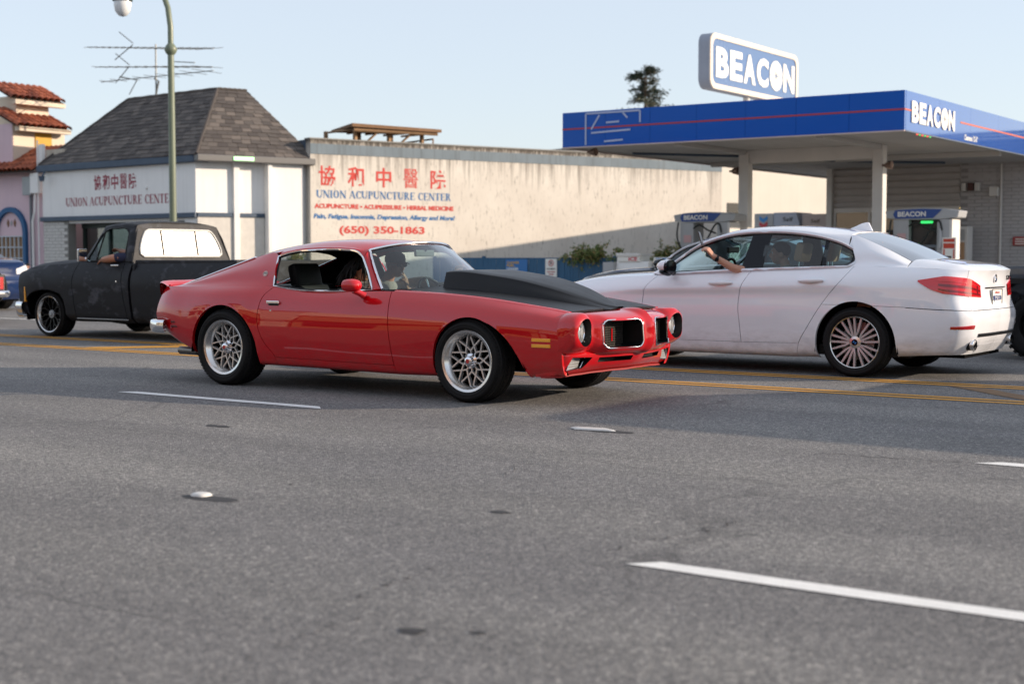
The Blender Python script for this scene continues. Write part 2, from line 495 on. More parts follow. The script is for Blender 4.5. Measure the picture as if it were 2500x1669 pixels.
# ceramic lane dots
M_DOT = dirty('ceramic dot', (0.70, 0.69, 0.66), 0.4, 0.4, 14.0, 0.1, 60.0)
M_TAR = dirty('tar patch', (0.035, 0.035, 0.038), 0.8, 0.4, 9.0, 0.5, 60.0)
def road_dot(x, y, rz, label, sx=0.13, sy=0.055, h=0.018, broken=False, px_=0.13, py_=0.05):
    o = empty('road_marker', (x, y, 0.004), rz, label, 'road marker', 'raised lane markers on the asphalt')
    b = MB(); n = 22; prof = [(1.0, 0.0), (0.93, 0.55), (0.75, 0.9), (0.4, 1.0), (0.0, 1.0)]
    for i in range(n):
        a = 2*math.pi*i/n
    P = []
    for i in range(n+1):
        a = 2*math.pi*i/n; k = 1.0
        if broken: k = 0.8+0.35*noise.noise(Vector((math.cos(a)*1.6+x, math.sin(a)*1.6, y)))
        ex = abs(math.cos(a))**0.7*math.copysign(1, math.cos(a)); ey = abs(math.sin(a))**0.7*math.copysign(1, math.sin(a))
        P.append([(ex*sx*r*k, ey*sy*r*k, h*z) for r, z in prof])
    b.grid(P); b.obj('dome', M_DOT, o, smooth=50)
    b = MB(); pts = []
    for i in range(26):
        a = 2*math.pi*i/26; k = 1.25+0.5*noise.noise(Vector((math.cos(a)*1.3, math.sin(a)*1.3, x*3)))
        pts.append((math.cos(a)*px_*k+sx*0.5+px_*0.5, math.sin(a)*py_*k-sy*0.4, -0.002))
    b.poly(pts).obj('adhesive_patch', M_TAR, o)
    return o
road_dot(-5.2, 4.77, 0.0, 'small white raised lane dot beside a black tar patch, left foreground', 0.05, 0.045, 0.014)
road_dot(-5.03, 8.12, 0.1, 'flattened broken white lane marker on the asphalt ahead of the red car', 0.19, 0.05, 0.012, True)
# cracks and tar drips on the near lanes
def crack(pts, wd, seed):
    rnd = random.Random(seed); Q = []
    for i in range(len(pts)-1):
        for k in range(14):
            t = k/14; Q.append((pts[i][0]*(1-t)+pts[i+1][0]*t+rnd.gauss(0, .012), pts[i][1]*(1-t)+pts[i+1][1]*t+rnd.gauss(0, .018)))
    P = [[(x, y-wd*rnd.uniform(.15, 1), 0.003), (x, y+wd*rnd.uniform(.15, 1), 0.003)] for x, y in Q]
    MB().grid(P).obj('road_crack', M_TAR, road)
crack([(-2.9, 4.79), (-2.89, 5.03), (-2.84, 5.21), (-2.77, 5.46), (-2.76, 5.72)], 0.006, 3)
crack([(-3.2, 3.62), (-3.25, 3.82), (-3.25, 3.98), (-3.3, 4.24)], 0.005, 4)
crack([(-2.98, 2.93), (-3.03, 3.23), (-3.02, 3.49)], 0.004, 5)
crack([(-3.35, 7.92), (-2.9, 7.98), (-2.41, 8.08)], 0.008, 6)
crack([(-4.37, 6.16), (-4.61, 6.74), (-4.64, 7.37)], 0.006, 7)
def tar_spot(x, y, rx, ry, seed):
    pts = []
    for i in range(20):
        a = 2*math.pi*i/20; k = 1+.5*noise.noise(Vector((math.cos(a)*1.5, math.sin(a)*1.5, seed))); pts.append((x+math.cos(a)*rx*k, y+math.sin(a)*ry*k, 0.003))
    MB().poly(pts).obj('tar_spot', M_TAR, road)
tar_spot(-2.77, 3.41, 0.05, 0.03, 0)
tar_spot(-2.59, 3.51, 0.03, 0.015, 1)
tar_spot(-3.75, 5.25, 0.05, 0.03, 2)
tar_spot(-5.09, 5.28, 0.015, 0.01, 3)
tar_spot(-7.27, 6.82, 0.1, 0.05, 4)
# ------------------------------------------------------------------ buildings on the left
M_WHITE = dirty('painted stucco white', (0.84, 0.83, 0.81), 0.85, 0.15, 0.8, 0.25, 45.0, streak=0.10)
M_WALL = None
def wall_mat():
    m = mat('stained wall', (0.76, 0.70, 0.62), 0.88); t = NT(m)
    co = t.n('ShaderNodeTexCoord'); sp = t.n('ShaderNodeSeparateXYZ'); t.l(co.outputs['Object'], sp.inputs[0])
    v = t.coord()
    base = t.mix(t.ramp(t.noise(v, 0.7, 6, 0.6), [(0.35, (0, 0, 0)), (0.7, (1, 1, 1))]), (0.68, 0.64, 0.575), (0.59, 0.545, 0.485))
    # mould running down from the coping
    st = t.noise(t.coord(scale=(2.6, 2.6, 0.10)), 2.4, 6, 0.7)
    up = t.n('ShaderNodeMapRange'); up.inputs['From Min'].default_value = 2.9; up.inputs['From Max'].default_value = 4.7; t.l(sp.outputs['Z'], up.inputs['Value'])
    f = t.math('MULTIPLY', t.ramp(t.math('ADD', st, t.math('MULTIPLY', up.outputs[0], 0.36)), [(0.66, (0, 0, 0)), (0.95, (1, 1, 1))]), 0.85)
    base = t.mix(f, base, (0.11, 0.09, 0.075))
    cope = t.noise(t.coord(scale=(5, 5, 1.2)), 3.0, 6, 0.75)
    up2 = t.n('ShaderNodeMapRange'); up2.inputs['From Min'].default_value = 4.35; up2.inputs['From Max'].default_value = 4.7; t.l(sp.outputs['Z'], up2.inputs['Value'])
    f2 = t.math('MULTIPLY', t.ramp(t.math('ADD', cope, t.math('MULTIPLY', up2.outputs[0], 0.3)), [(0.56, (0, 0, 0)), (0.74, (1, 1, 1))]), 0.9)
    base = t.mix(f2, base, (0.07, 0.06, 0.05))
    t.color(base); t.bump(t.noise(v, 40, 4, 0.6), 0.3, 0.005)
    return m
M_WALL = wall_mat()
M_BAND = dirty('grey blue band paint', (0.17, 0.215, 0.25), 0.8, 0.35, 1.2, 0.2, 40.0, streak=0.45)
M_BLUETRIM = dirty('dark blue trim', (0.055, 0.085, 0.13), 0.6, 0.3, 3.0, 0.1, 40.0)
M_REDTXT = mat('red sign paint', (0.55, 0.045, 0.035), 0.7)
M_REDTXT2 = mat('plum sign paint', (0.30, 0.035, 0.06), 0.7)
M_BLUETXT = mat('blue sign paint', (0.02, 0.14, 0.36), 0.7)
M_GLASSD = mat('dark shop glass', (0.012, 0.016, 0.018), 0.04, spec=0.6)
M_SHING = None
def shingle_mat():
    m = mat('asphalt shingle', (0.05, 0.045, 0.04), 0.92); t = NT(m)
    oi = t.n('ShaderNodeObjectInfo'); v = t.coord('Generated')
    isl = t.n('ShaderNodeNewGeometry')
    r = t.math('FRACT', t.math('ADD', oi.outputs['Random'], isl.outputs['Random Per Island']))
    c = t.ramp(r, [(0.0, (0.065, 0.055, 0.052)), (0.5, (0.10, 0.087, 0.08)), (1.0, (0.17, 0.145, 0.128))])
    c = t.mix(t.math('MULTIPLY', t.noise(t.coord(), 18, 4, 0.7), 0.5), c, (0.05, 0.045, 0.043))
    t.color(c); t.bump(t.noise(t.coord(), 160, 2), 0.4, 0.004)
    return m
M_SHING = shingle_mat()
M_TILE = dirty('clay roof tile', (0.34, 0.085, 0.035), 0.75, 0.6, 3.5, 0.25, 30.0)
def tile_var():
    t = NT(M_TILE); oi = t.n('ShaderNodeObjectInfo')
    base = M_TILE.node_tree.nodes['Principled BSDF'].inputs['Base Color'].links[0].from_socket
    t.color(t.mix(1.0, base, t.ramp(oi.outputs['Random'], [(0, (0.6, 0.55, 0.55)), (0.5, (1, 1, 1)), (1, (1.35, 1.45, 1.5))]), 'MULTIPLY'))
tile_var()
M_PINK = dirty('pink stucco', (0.68, 0.51, 0.56), 0.88, 0.25, 0.9, 0.25, 40.0, streak=0.06)
M_CREAM = dirty('cream stucco', (0.70, 0.60, 0.48), 0.88, 0.2, 0.9, 0.25, 40.0)
M_YELLOW = dirty('yellow board', (0.62, 0.36, 0.05), 0.7, 0.3, 2.0, 0.1, 30.0)
M_BLUEARCH = dirty('blue arch paint', (0.015, 0.10, 0.24), 0.6, 0.3, 3.0, 0.1, 30.0)
M_GREYMET = dirty('grey painted metal', (0.33, 0.35, 0.36), 0.5, 0.3, 4.0, 0.05, 40.0)
M_DARKWOOD = dirty('weathered wood', (0.22, 0.12, 0.06), 0.85, 0.5, 3.0, 0.3, 25.0)
M_PALEWOOD = dirty('pale old timber', (0.36, 0.22, 0.12), 0.85, 0.5, 3.0, 0.3, 25.0)
M_BROWN = dirty('brown roofing', (0.10, 0.075, 0.06), 0.9, 0.3, 1.5, 0.2, 30.0)

FD = Vector((-0.996, 0.087, 0)).normalized()     # along the clinic front, to the left
WD = Vector((0.356, 0.935, 0)).normalized()      # along its side wall, away from the street
WN = Vector((WD.y, -WD.x, 0))                    # out of the side wall
FNRM = Vector((-0.087, -0.996, 0)).normalized()
P0 = Vector((-31.03, 28.4, 0))

def wallbox(b, o, d, n, s0, s1, z0, z1, t0, t1):
    """box on a wall: s along d, z up, t outwards along n"""
    P = []
    for z in (z0, z1):
        for s, t in ((s0, t0), (s1, t0), (s1, t1), (s0, t1)):
            q = o + d*s + n*t; P.append((q.x, q.y, z))
    k = len(b.v); b.v += P
    for q in ((0,3,2,1),(4,5,6,7),(0,1,5,4),(1,2,6,5),(2,3,7,6),(3,0,4,7)): b.f.append(tuple(k+i for i in q))
    return b

clinic = empty('clinic_building', (P0.x, P0.y, 0), 0, 'white clinic with dark hipped shingle roof and red lettering on its blue-trimmed front', 'building')
clinic_off = -P0
def put(b, name, m, parent=clinic, smooth=None, bevel=0.0, weld=True):
    """world-space builder -> child of a thing standing at its own place"""
    root = parent
    while root.parent: root = root.parent
    b.v = [(x-root.location.x, y-root.location.y, z-root.location.z) for x, y, z in b.v]
    return b.obj(name, m, parent, smooth, bevel, weld)
# front: upper sign wall, recessed shop front below
b = MB(); wallbox(b, P0, FD, FNRM, 0.0, 7.95, 2.42, 3.86, -0.3, 0.0); front_wall = put(b, 'front_wall', M_WHITE)
b = MB(); wallbox(b, P0, FD, FNRM, -0.05, 8.0, 2.28, 2.42, -0.4, 0.09); put(b, 'ledge', M_BLUETRIM, bevel=0.01)
b = MB(); wallbox(b, P0, FD, FNRM, -0.12, 8.05, 3.86, 4.07, -0.4, 0.16); put(b, 'gutter', M_BLUETRIM, bevel=0.02)
b = MB(); wallbox(b, P0, FD, FNRM, 0.0, 0.55, 0, 2.28, -0.3, -0.02); put(b, 'corner_pier', M_WHITE)
b = MB(); wallbox(b, P0, FD, FNRM, 6.55, 7.95, 0, 2.28, -0.3, -0.02); brickpier = put(b, 'brick_pier', M_KERB)
M_WBRICK = dirty('painted brick', (0.60, 0.58, 0.55), 0.85, 0.4, 6.0, 0.3, 40.0)
bme = None
for r_ in range(22):
    for c_ in range(4):
        s0 = 6.57+c_*0.345+(0.17 if r_ % 2 else 0.0); s1 = min(s0+0.33, 7.93); z0 = 0.02+r_*0.102
        if s1-s0 < 0.05: continue
        b = MB(); wallbox(b, P0, FD, FNRM, s0, s1, z0, z0+0.09, -0.02, 0.0+random.uniform(-0.006, 0.004)); put(b, 'brick', M_WBRICK, brickpier)
# shop front: frames, panes, soffit, interior
b = MB(); wallbox(b, P0, FD, FNRM, 0.55, 6.55, 2.2, 2.28, -1.4, -0.05); put(b, 'soffit', M_WHITE)
b = MB()
for s in (0.6, 2.0, 3.5, 5.0, 6.4): wallbox(b, P0, FD, FNRM, s, s+0.08, 0, 2.2, -0.62, -0.5)
wallbox(b, P0, FD, FNRM, 0.55, 6.5, 2.05, 2.2, -0.63, -0.48); wallbox(b, P0, FD, FNRM, 0.55, 6.5, 0, 0.4, -0.63, -0.48)
shopfr = put(b, 'shop_front_frame', mat('dark green frame', (0.02, 0.035, 0.03), 0.5))
M_SHOPG = glass('shop glass', (0.55, 0.6, 0.6), 2.2)
for s in (0.68, 2.08, 3.58, 5.08):
    b = MB(); wallbox(b, P0, FD, FNRM, s, s+1.34, 0.4, 2.05, -0.565, -0.56); put(b, 'pane', M_SHOPG, shopfr)
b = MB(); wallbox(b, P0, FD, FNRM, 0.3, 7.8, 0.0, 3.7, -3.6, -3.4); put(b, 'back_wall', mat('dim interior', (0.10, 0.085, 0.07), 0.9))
for s in (4.95, 5.4, 5.85, 3.2, 2.6):
    b = MB(); wallbox(b, P0, FD, FNRM, s, s+0.3, 0.9, 1.75, -1.0, -0.98); put(b, 'hanging_notice', mat('paper notices', (0.5, 0.47, 0.42), 0.8))
b = MB(); wallbox(b, P0, FD, FNRM, 0.7, 6.4, 1.62, 1.66, -0.95, -0.92); put(b, 'shelf_rail', M_GREYMET)
# side wall panels, pilasters and ledge
b = MB(); wallbox(b, P0, WD, WN, 0.0, 3.75, 0, 3.9, -0.3, 0.0); put(b, 'side_wall', M_WHITE)
M_ROUGH = dirty('rough cast render', (0.66, 0.63, 0.58), 0.92, 0.35, 5.0, 0.9, 14.0)
for s0, s1 in ((0.03, 1.1), (1.32, 2.1)):
    b = MB(); wallbox(b, P0, WD, WN, s0, s1, 0.02, 2.3, 0.0, 0.05); put(b, 'render_panel', M_ROUGH)
    b = MB(); wallbox(b, P0, WD, WN, s0-0.01, s1+0.01, 2.3, 2.42, 0.0, 0.085); put(b, 'side_ledge', M_BLUETRIM, bevel=0.01)
b = MB(); wallbox(b, P0, WD, WN, 1.12, 1.30, 0, 3.9, 0.0, 0.12); put(b, 'pilaster', M_WHITE, bevel=0.01)
b = MB(); wallbox(b, P0, WD, WN, 2.12, 2.26, 0, 3.9, 0.0, 0.30); put(b, 'pilaster', M_WHITE, bevel=0.01)
b = MB(); wallbox(b, P0, WD, WN, 2.26, 3.30, 0, 3.9, 0.0, 0.20); put(b, 'side_bay', M_WHITE)
b = MB(); wallbox(b, P0, WD, WN, -0.1, 3.62, 3.88, 4.07, -0.2, 0.42); put(b, 'gutter', mat('grey gutter', (0.16, 0.155, 0.15), 0.5), bevel=0.02)
# roof: deck under single shingles
EL = P0+FD*8.0+Vector((0, 0, 4.07))+FNRM*0.1; E0 = P0+Vector((0, 0, 4.07))+FNRM*0.1+WN*0.3
ER = P0+WD*3.72+Vector((0, 0, 4.07))+WN*0.3
RL = Vector((-36.89, 30.92, 6.22)); RC = Vector((-32.33, 30.52, 6.22)); RR = Vector((-31.3, 33.3, 6.22))
RR = RC + WD*0.95
b = MB(); b.quad(EL, E0, RC, RL); b.quad(E0, ER, RR, RC); b.quad(RL, RC, RR, RR+Vector((-5, 0.4, 0))); b.quad(EL, RL, RL+Vector((0.3, 5, 0)), EL+Vector((0, 6, 0)))
deck = put(b, 'roof', M_BROWN, weld=False)
def shingle_face(A, B, C, D, rows, wid, cnt):
    """courses between eave A-B and ridge D-C; yields quads (lower edge proud)"""
    out = []
    nrm = (B-A).cross(D-A).normalized()
    if nrm.z < 0: nrm = -nrm
    for r in range(rows):
        f0 = r/rows; f1 = min(1.0, (r+1.25)/rows)
        a, bb = A.lerp(D, f0), B.lerp(C, f0); c, d = B.lerp(C, f1), A.lerp(D, f1)
        L = (bb-a).length; n = max(1, int(L/wid)); off = (r % 2)*0.5+random.random()*0.3
        k = -off
        while k < n:
            s0 = max(0, k/n); s1 = min(1, (k+0.96)/n)
            if s1-s0 > 0.01:
                h = random.uniform(0.014, 0.030)
                lo = [a.lerp(bb, s0), a.lerp(bb, s1)]; up = [d.lerp(c, s1), d.lerp(c, s0)]
                drop = (a-d).normalized()*random.uniform(-0.012, 0.012)
                out.append((lo[0]+drop, lo[1]+drop, up[0], up[1], nrm, h))
            k += 1
    return out
sh = [(q, 'f') for q in shingle_face(EL, E0, RC, RL, 17, 0.30, 0)] + [(q, 's') for q in shingle_face(E0, ER, RR, RC, 17, 0.30, 0)]
cp = Vector((0, 0, CAM_H))
sh.sort(key=lambda e: (e[0][0]-cp).length)
def shingle(b, q):
    a, c, d, e, n, h = q
    k = len(b.v)
    b.v += [tuple(a+n*h), tuple(c+n*h), tuple(d+n*0.004), tuple(e+n*0.004), tuple(a+n*0.001), tuple(c+n*0.001)]
    b.f += [(k, k+1, k+2, k+3), (k, k+4, k+5, k+1), (k+1, k+5, k+2), (k, k+3, k+4)]
for q, _ in sh[:300]:
    b = MB(); shingle(b, q); put(b, 'shingle', M_SHING, deck)
b = MB()
for q, _ in sh[300:]: shingle(b, q)
tag(put(b, 'shingles', M_SHING, deck, weld=False), kind='stuff')
for A_, B_ in ((E0, RC), (RL, RC), (RC, RR), (EL, RL)):
    b = MB().tube([tuple(A_.lerp(B_, i/12)+Vector((0, 0, 0.015+0.012*(i % 2)))) for i in range(13)], 0.045, 6); put(b, 'ridge_cap', M_SHING, deck)
# lettering on the front
def front_M(s, z): 
    p = P0+FD*s+FNRM*0.004; return frame((p.x-P0.x, p.y-P0.y, z), -FD)
serif_text('UNION ACUPUNCTURE CENTER', 5.62, 0.27, M_REDTXT2, 'lettering', front_wall, front_M(6.62, 2.73))
for i, ch in enumerate('協和中醫院'):
    fit_text(ch, 0.37, 0.46, M_REDTXT2, 'lettering', front_wall, front_M(5.05-i*0.455, 3.20), bold=0.022 if i != 3 else 0.004)
b = MB().cyl((0, 0, 0), 0.05, 0.05, 16); M_ = front_M(2.35, 3.2); b.xf(M_); b.obj('vent_cap', M_WHITE, front_wall)
# floodlight under the gutter
b = MB(); p = P0+FD*7.55+FNRM*0.15
b.tube([(p.x, p.y, 3.85), (p.x, p.y-0.1, 3.72)], 0.03, 8); b.lathe([(0.0, 0.0), (0.07, 0.0), (0.10, 0.16), (0.085, 0.165), (0, 0.12)], 16, 'Z', (p.x+0.08, p.y-0.18, 3.55)); put(b, 'floodlight', M_BLUETRIM, smooth=40)
# lit green tube under the side gutter
b = MB(); wallbox(b, P0, WD, WN, 1.0, 1.62, 3.93, 4.03, 0.425, 0.45); put(b, 'green_tube_lamp', mat('green tube', (0.35, 0.8, 0.35), 0.4, emit=(0.45, 1.0, 0.4), es=1.3))

# long blank side wall with painted notice
PW = P0+WN*0.35
lw = empty('notice_wall_building', (PW.x+WD.x*3.47, PW.y+WD.y*3.47, 0), 0, 'long stained cream side wall with grey band, red Chinese characters and painted phone number', 'building')
lw_o = Vector(lw.location)
b = MB(); wallbox(b, PW, WD, WN, 3.47, 19.95, 0, 4.66, -0.3, 0.0); wl = put(b, 'wall', M_WALL, lw)
b = MB(); wallbox(b, PW, WD, WN, 3.47, 19.95, 4.22, 4.53, 0.0, 0.012); put(b, 'painted_band', M_BAND, lw)
b = MB(); wallbox(b, PW, WD, WN, 3.44, 19.98, 4.66, 4.70, -0.34, 0.03); put(b, 'coping', M_KERB, lw)
b = MB(); wallbox(b, PW, WD, WN, 3.5, 19.9, 4.2, 4.3, -9.0, -0.32); put(b, 'flat_roof', M_BROWN, lw)
b = MB(); wallbox(b, PW, WD, WN, 3.47, 4.0, 4.3, 4.66, -4.0, -0.3); put(b, 'end_parapet', M_BLUETRIM, lw)
def side_M(s, z):
    p = PW+WD*s+WN*0.004 - lw_o; return frame((p.x, p.y, z), WD)
for i, ch in enumerate('協和中醫院'):
    fit_text(ch, [0.56, 0.56, 0.54, 0.52, 0.56][i], 0.60, M_REDTXT, 'lettering', wl, side_M(3.74+i*0.975, 3.28), bold=0.018 if i != 3 else 0.003)
serif_text('UNION ACUPUNCTURE CENTER', 4.75, 0.235, M_BLUETXT, 'lettering', wl, side_M(3.65, 2.915))
fit_text('ACUPUNCTURE • ACUPRESSURE • HERBAL MEDICINE', 4.9, 0.145, M_REDTXT, 'lettering', wl, side_M(3.59, 2.60), bold=0.045)
fit_text('Pain, Fatigue, Insomnia, Depression, Allergy and More!', 4.98, 0.19, M_BLUETXT, 'lettering', wl, side_M(3.56, 2.255), bold=0.040, shear=0.2)
fit_text('(650) 350-1863', 3.0, 0.30, M_REDTXT, 'lettering', wl, side_M(4.42, 1.79), bold=0.034)

# timber shelter on the roof behind the wall
sh_o = empty('roof_shelter', (-30.2, 36.2, 4.3), 0, 'open timber lean-to on the flat roof above the notice wall', 'roof shelter')
def WP(s, t, z): 
    p = PW+WD*s-WN*t; return (p.x, p.y, z)
for s in (5.4, 6.6, 7.8):
    for t in (0.8, 2.8):
        q = Vector(WP(s, t, 4.3)); put(MB().box((q.x-0.05, q.y-0.05, 4.3), (q.x+0.05, q.y+0.05, 5.09 if t < 1 else 5.17)), 'post', M_PALEWOOD, sh_o)
b = MB()
b.v += [WP(5.9, 3.4, 5.20), WP(8.2, 3.2, 5.24), WP(8.3, 0.4, 5.10), WP(5.1, 0.4, 5.14), WP(5.9, 3.4, 5.28), WP(8.2, 3.2, 5.32), WP(8.3, 0.4, 5.20), WP(5.1, 0.4, 5.24)]
b.f += [(0,3,2,1),(4,5,6,7),(0,1,5,4),(1,2,6,5),(2,3,7,6),(3,0,4,7)]
put(b, 'roof', M_DARKWOOD, sh_o)
for s in np.linspace(5.3, 8.0, 5): put(MB().tube([WP(s+.3, 3.0, 5.16), WP(s, 0.5, 5.07)], 0.035, 4), 'rafter', M_PALEWOOD, sh_o)
b = MB().tube([WP(5.2, 0.5, 5.05), WP(8.2, 0.5, 5.05)], 0.05, 4); put(b, 'beam', M_PALEWOOD, sh_o)
for s in (6.1, 7.3): b = MB().tube([WP(s-0.5, 0.8, 4.55), WP(s, 0.55, 5.05)], 0.035, 4); put(b, 'brace', M_PALEWOOD, sh_o)
b = MB().tube([WP(8.1, 0.6, 4.3), WP(8.1, 0.6, 4.9), WP(8.1, 2.6, 4.9), WP(8.1, 2.6, 4.3)], 0.03, 4); put(b, 'end_frame', M_DARKWOOD, sh_o)
# dark roofs further back
b = MB().box((-47, 36, 0), (-38.2, 46, 4.95)); o = b.obj('flat_building', M_BROWN); tag(o, 'dark brown flat building between the pink tower and shingle roof', 'building')

# ------------------------------------------------------------------ roof aerials
ae = empty('roof_aerial', (-36.68, 31.9, 6.1), 0, 'tangle of three old television aerials on the shingle roof', 'aerial')
M_AL = mat('weathered aluminium', (0.20, 0.20, 0.19), 0.5, 0.6)
def aer(b, name): put(b, name, M_AL, ae)
aer(MB().tube([(-36.68, 31.9, 6.05), (-36.66, 31.9, 8.1)], 0.025, 6), 'mast')
aer(MB().tube([(-36.75, 31.85, 6.1), (-36.6, 31.95, 6.9), (-36.75, 31.9, 7.0)], 0.035, 5), 'clamp')
def boom(a, c, ne, el, d, name='boom'):
    a, c = Vector(a), Vector(c); b = MB().tube([tuple(a), tuple(c)], 0.016, 5); aer(b, name)
    for i in range(ne):
        p = a.lerp(c, (i+0.5)/ne); q = Vector(d).normalized()*(el*(0.6+0.6*i/ne)); e = MB().tube([tuple(p-q), tuple(p+q)], 0.008, 4); aer(e, 'element')
boom((-40.5, 32.2, 8.36), (-33.7, 31.65, 7.68), 18, 0.42, (0.25, 0.9, 0.15))
boom((-40.1, 32.2, 7.65), (-33.75, 31.65, 7.12), 12, 0.5, (0.2, 0.95, 0.03))
boom((-39.8, 32.2, 7.12), (-33.7, 31.65, 7.0), 9, 0.45, (0.3, 0.9, -0.05))
for a, c in (((-38.7, 32.1, 8.7), (-37.9, 32, 8.25)), ((-37.9, 32, 8.2), (-38.7, 31.9, 7.75)), ((-38.9, 32.1, 8.0), (-38.1, 32, 7.55)), ((-38.1, 32, 7.5), (-38.8, 32, 7.0)), ((-37.7, 32, 7.05), (-38.0, 31.9, 6.55)), ((-38.6, 32, 7.2), (-37.6, 31.9, 7.0)), ((-35.7, 31.8, 7.45), (-34.6, 31.7, 7.32))):
    aer(MB().tube([a, c], 0.017, 5), 'reflector_arm')

# ------------------------------------------------------------------ pink building
pk = empty('pink_building', (-40.0, 29.3, 0), 0, 'pink stucco building with clay tile roofs, blue arch and yellow shutter', 'building')
b = MB().box((-60, 29.3, 0), (-39.22, 40, 3.95)); fw = put(b, 'front_wall', M_PINK, pk)
# blue arch with grille window
def arch_ring(cx, cz, r0, r1, zb, y0, y1, n=20):
    b = MB(); inn = []; out = []
    pts_o = [(cx+r1, zb)]+[(cx+r1*math.cos(math.pi*i/n), cz+r1*math.sin(math.pi*i/n)) for i in range(n+1)]+[(cx-r1, zb)]
    pts_i = [(cx+r0, zb)]+[(cx+r0*math.cos(math.pi*i/n), cz+r0*math.sin(math.pi*i/n)) for i in range(n+1)]+[(cx-r0, zb)]
    for i in range(len(pts_o)-1):
        a, c, d, e = pts_o[i], pts_o[i+1], pts_i[i+1], pts_i[i]
        b.prism([a, c, d, e], y0, y1, 'Y')
    return b
put(arch_ring(-40.88, 1.93, 0.70, 0.86, 0.0, 29.19, 29.30), 'arch', M_BLUEARCH, pk)
b = MB().box((-41.56, 29.26, 0.7), (-40.20, 29.29, 1.83)); gw = put(b, 'arch_window', mat('lit lattice backing', (0.42, 0.31, 0.17), 0.7), pk)
M_LATT = mat('pale grille bars', (0.50, 0.53, 0.57), 0.6)
b = MB()
for i in range(7): x = -41.56+i*0.225; put(MB().box((x-0.018, 29.215, 0.7), (x+0.018, 29.25, 1.83)), 'grille_bar', M_LATT, gw)
for z in (0.72, 1.1, 1.46, 1.82): put(MB().box((-41.56, 29.205, z-0.018), (-40.20, 29.24, z+0.018)), 'grille_bar', M_LATT, gw)
for i in range(6):
    put(MB().box((-41.52+i*0.225, 29.252, 0.74), (-41.43+i*0.225, 29.258, 1.8)), 'lattice_strip', M_DARKWOOD, gw)
for x in (-41.06, -40.70, -40.88):
    d = 0.10 if x != -40.88 else 0.07
    put(MB().prism([(x-d*0.62, 2.26), (x, 2.26-d*1.3), (x+d*0.62, 2.26), (x, 2.26+d*1.3)], 29.275, 29.299, 'Y'), 'diamond_ornament', M_DARKWOOD if x != -40.88 else M_GREYMET, pk)
# meter boxes and conduits
put(MB().box((-39.95, 29.05, 3.15), (-39.52, 29.3, 3.75), bev=0.015), 'meter_box', M_GREYMET, pk)
put(MB().tube([(-39.7, 29.2, 3.15), (-39.7, 29.2, 0.1)], 0.05, 8), 'conduit', mat('slate pipe', (0.14, 0.16, 0.18), 0.5), pk)
put(MB().box((-39.45, 28.98, 3.2), (-39.03, 29.2, 3.85), bev=0.015), 'meter_box', M_WHITE, pk)
put(MB().tube([(-39.28, 29.05, 3.2), (-39.28, 29.02, 2.6), (-39.36, 29.0, 2.3), (-39.36, 29.0, 0.1)], 0.035, 8), 'conduit', M_WHITE, pk)
put(MB().tube([(-39.12, 29.05, 4.9), (-39.12, 29.05, 0.1)], 0.025, 8), 'conduit', M_WHITE, pk)
put(MB().box((-39.20, 29.15, 4.0), (-39.02, 29.28, 4.78)), 'end_pier', M_WHITE, pk)
put(MB().box((-39.02, 29.3, 4.0), (-38.1, 29.5, 4.60)), 'rusty_flashing', dirty('rusty white sheet', (0.55, 0.50, 0.42), 0.7, 0.5, 1.4, 0.1, 20, streak=0.6, dark=(0.25, 0.10, 0.03)), pk)
# tower
put(MB().box((-46, 29.35, 3.9), (-40.78, 31.4, 5.55)), 'tower_wall', M_CREAM, pk)
put(MB().box((-46, 29.33, 3.9), (-40.80, 29.36, 5.55)), 'tower_front', M_PINK, pk)
put(MB().box((-40.79, 30.20, 4.4), (-40.745, 30.85, 5.35)), 'yellow_shutter', M_YELLOW, pk)
put(MB().box((-46, 29.9, 5.5), (-41.35, 31.2, 6.55)), 'upper_wall', M_CREAM, pk)
M_EAVE = dirty('eave board', (0.66, 0.56, 0.44), 0.8, 0.3, 2.0, 0.1, 30.0)
put(MB().box((-40.62, 29.3, 5.30), (-40.36, 31.35, 5.44)), 'eave_board', M_EAVE, pk)
put(MB().box((-41.2, 29.6, 6.24), (-40.95, 31.6, 6.38)), 'eave_board', M_EAVE, pk)
b = MB(); b.lathe([(0.125, 0.0), (0.098, 0.40)], 7, 'X', (0, 0, 0), a0=0, a1=math.pi); b.lathe([(0.085, 0.40), (0.112, 0.0)], 7, 'X', (0, 0, 0), a0=0, a1=math.pi)
ring = MB(); ring.v = b.v; ring.f = b.f
tile_me = ring.mesh('tile', 50); tile_me.materials.append(M_TILE)
def tile_roof(o, down, along, rows, cols, pitch, wid, parent, step=0.33, base=True):
    """barrel tiles: o upper corner, courses run along `down`; `along` is the eave direction"""
    root = parent
    down = Vector(down).normalized(); along = Vector(along).normalized(); nrm = along.cross(down).normalized()
    if nrm.z < 0: nrm = -nrm
    o = Vector(o)
    b = MB(); a_ = o-nrm*0.03; L = rows*step+0.08; W = cols*wid
    b.quad(a_, a_+along*W, a_+along*W+down*L, a_+down*L); bt = put(b, 'roof_deck', M_BROWN, parent)
    for r in range(rows):
        for c in range(cols):
            t_ = link('tile', tile_me, None, parent)
            p = o+along*(wid*(c+0.5))+down*(step*(r+1)+0.06)+nrm*(0.02+random.uniform(-0.006, 0.006))
            X = -down; Z = nrm; Y = Z.cross(X)
            Mx = Matrix.Identity(4)
            for i, a in enumerate((X, Y, Z)): Mx[0][i], Mx[1][i], Mx[2][i] = a
            Mx = Matrix.Rotation(random.uniform(-0.03, 0.03), 4, nrm) @ Mx
            Mx.translation = p-root.location
            t_.matrix_basis = Mx
tile_roof((-41.9, 29.2, 6.10), (1.55, 0, -0.66), (0, 1, 0), 5, 9, 0, 0.24, pk)
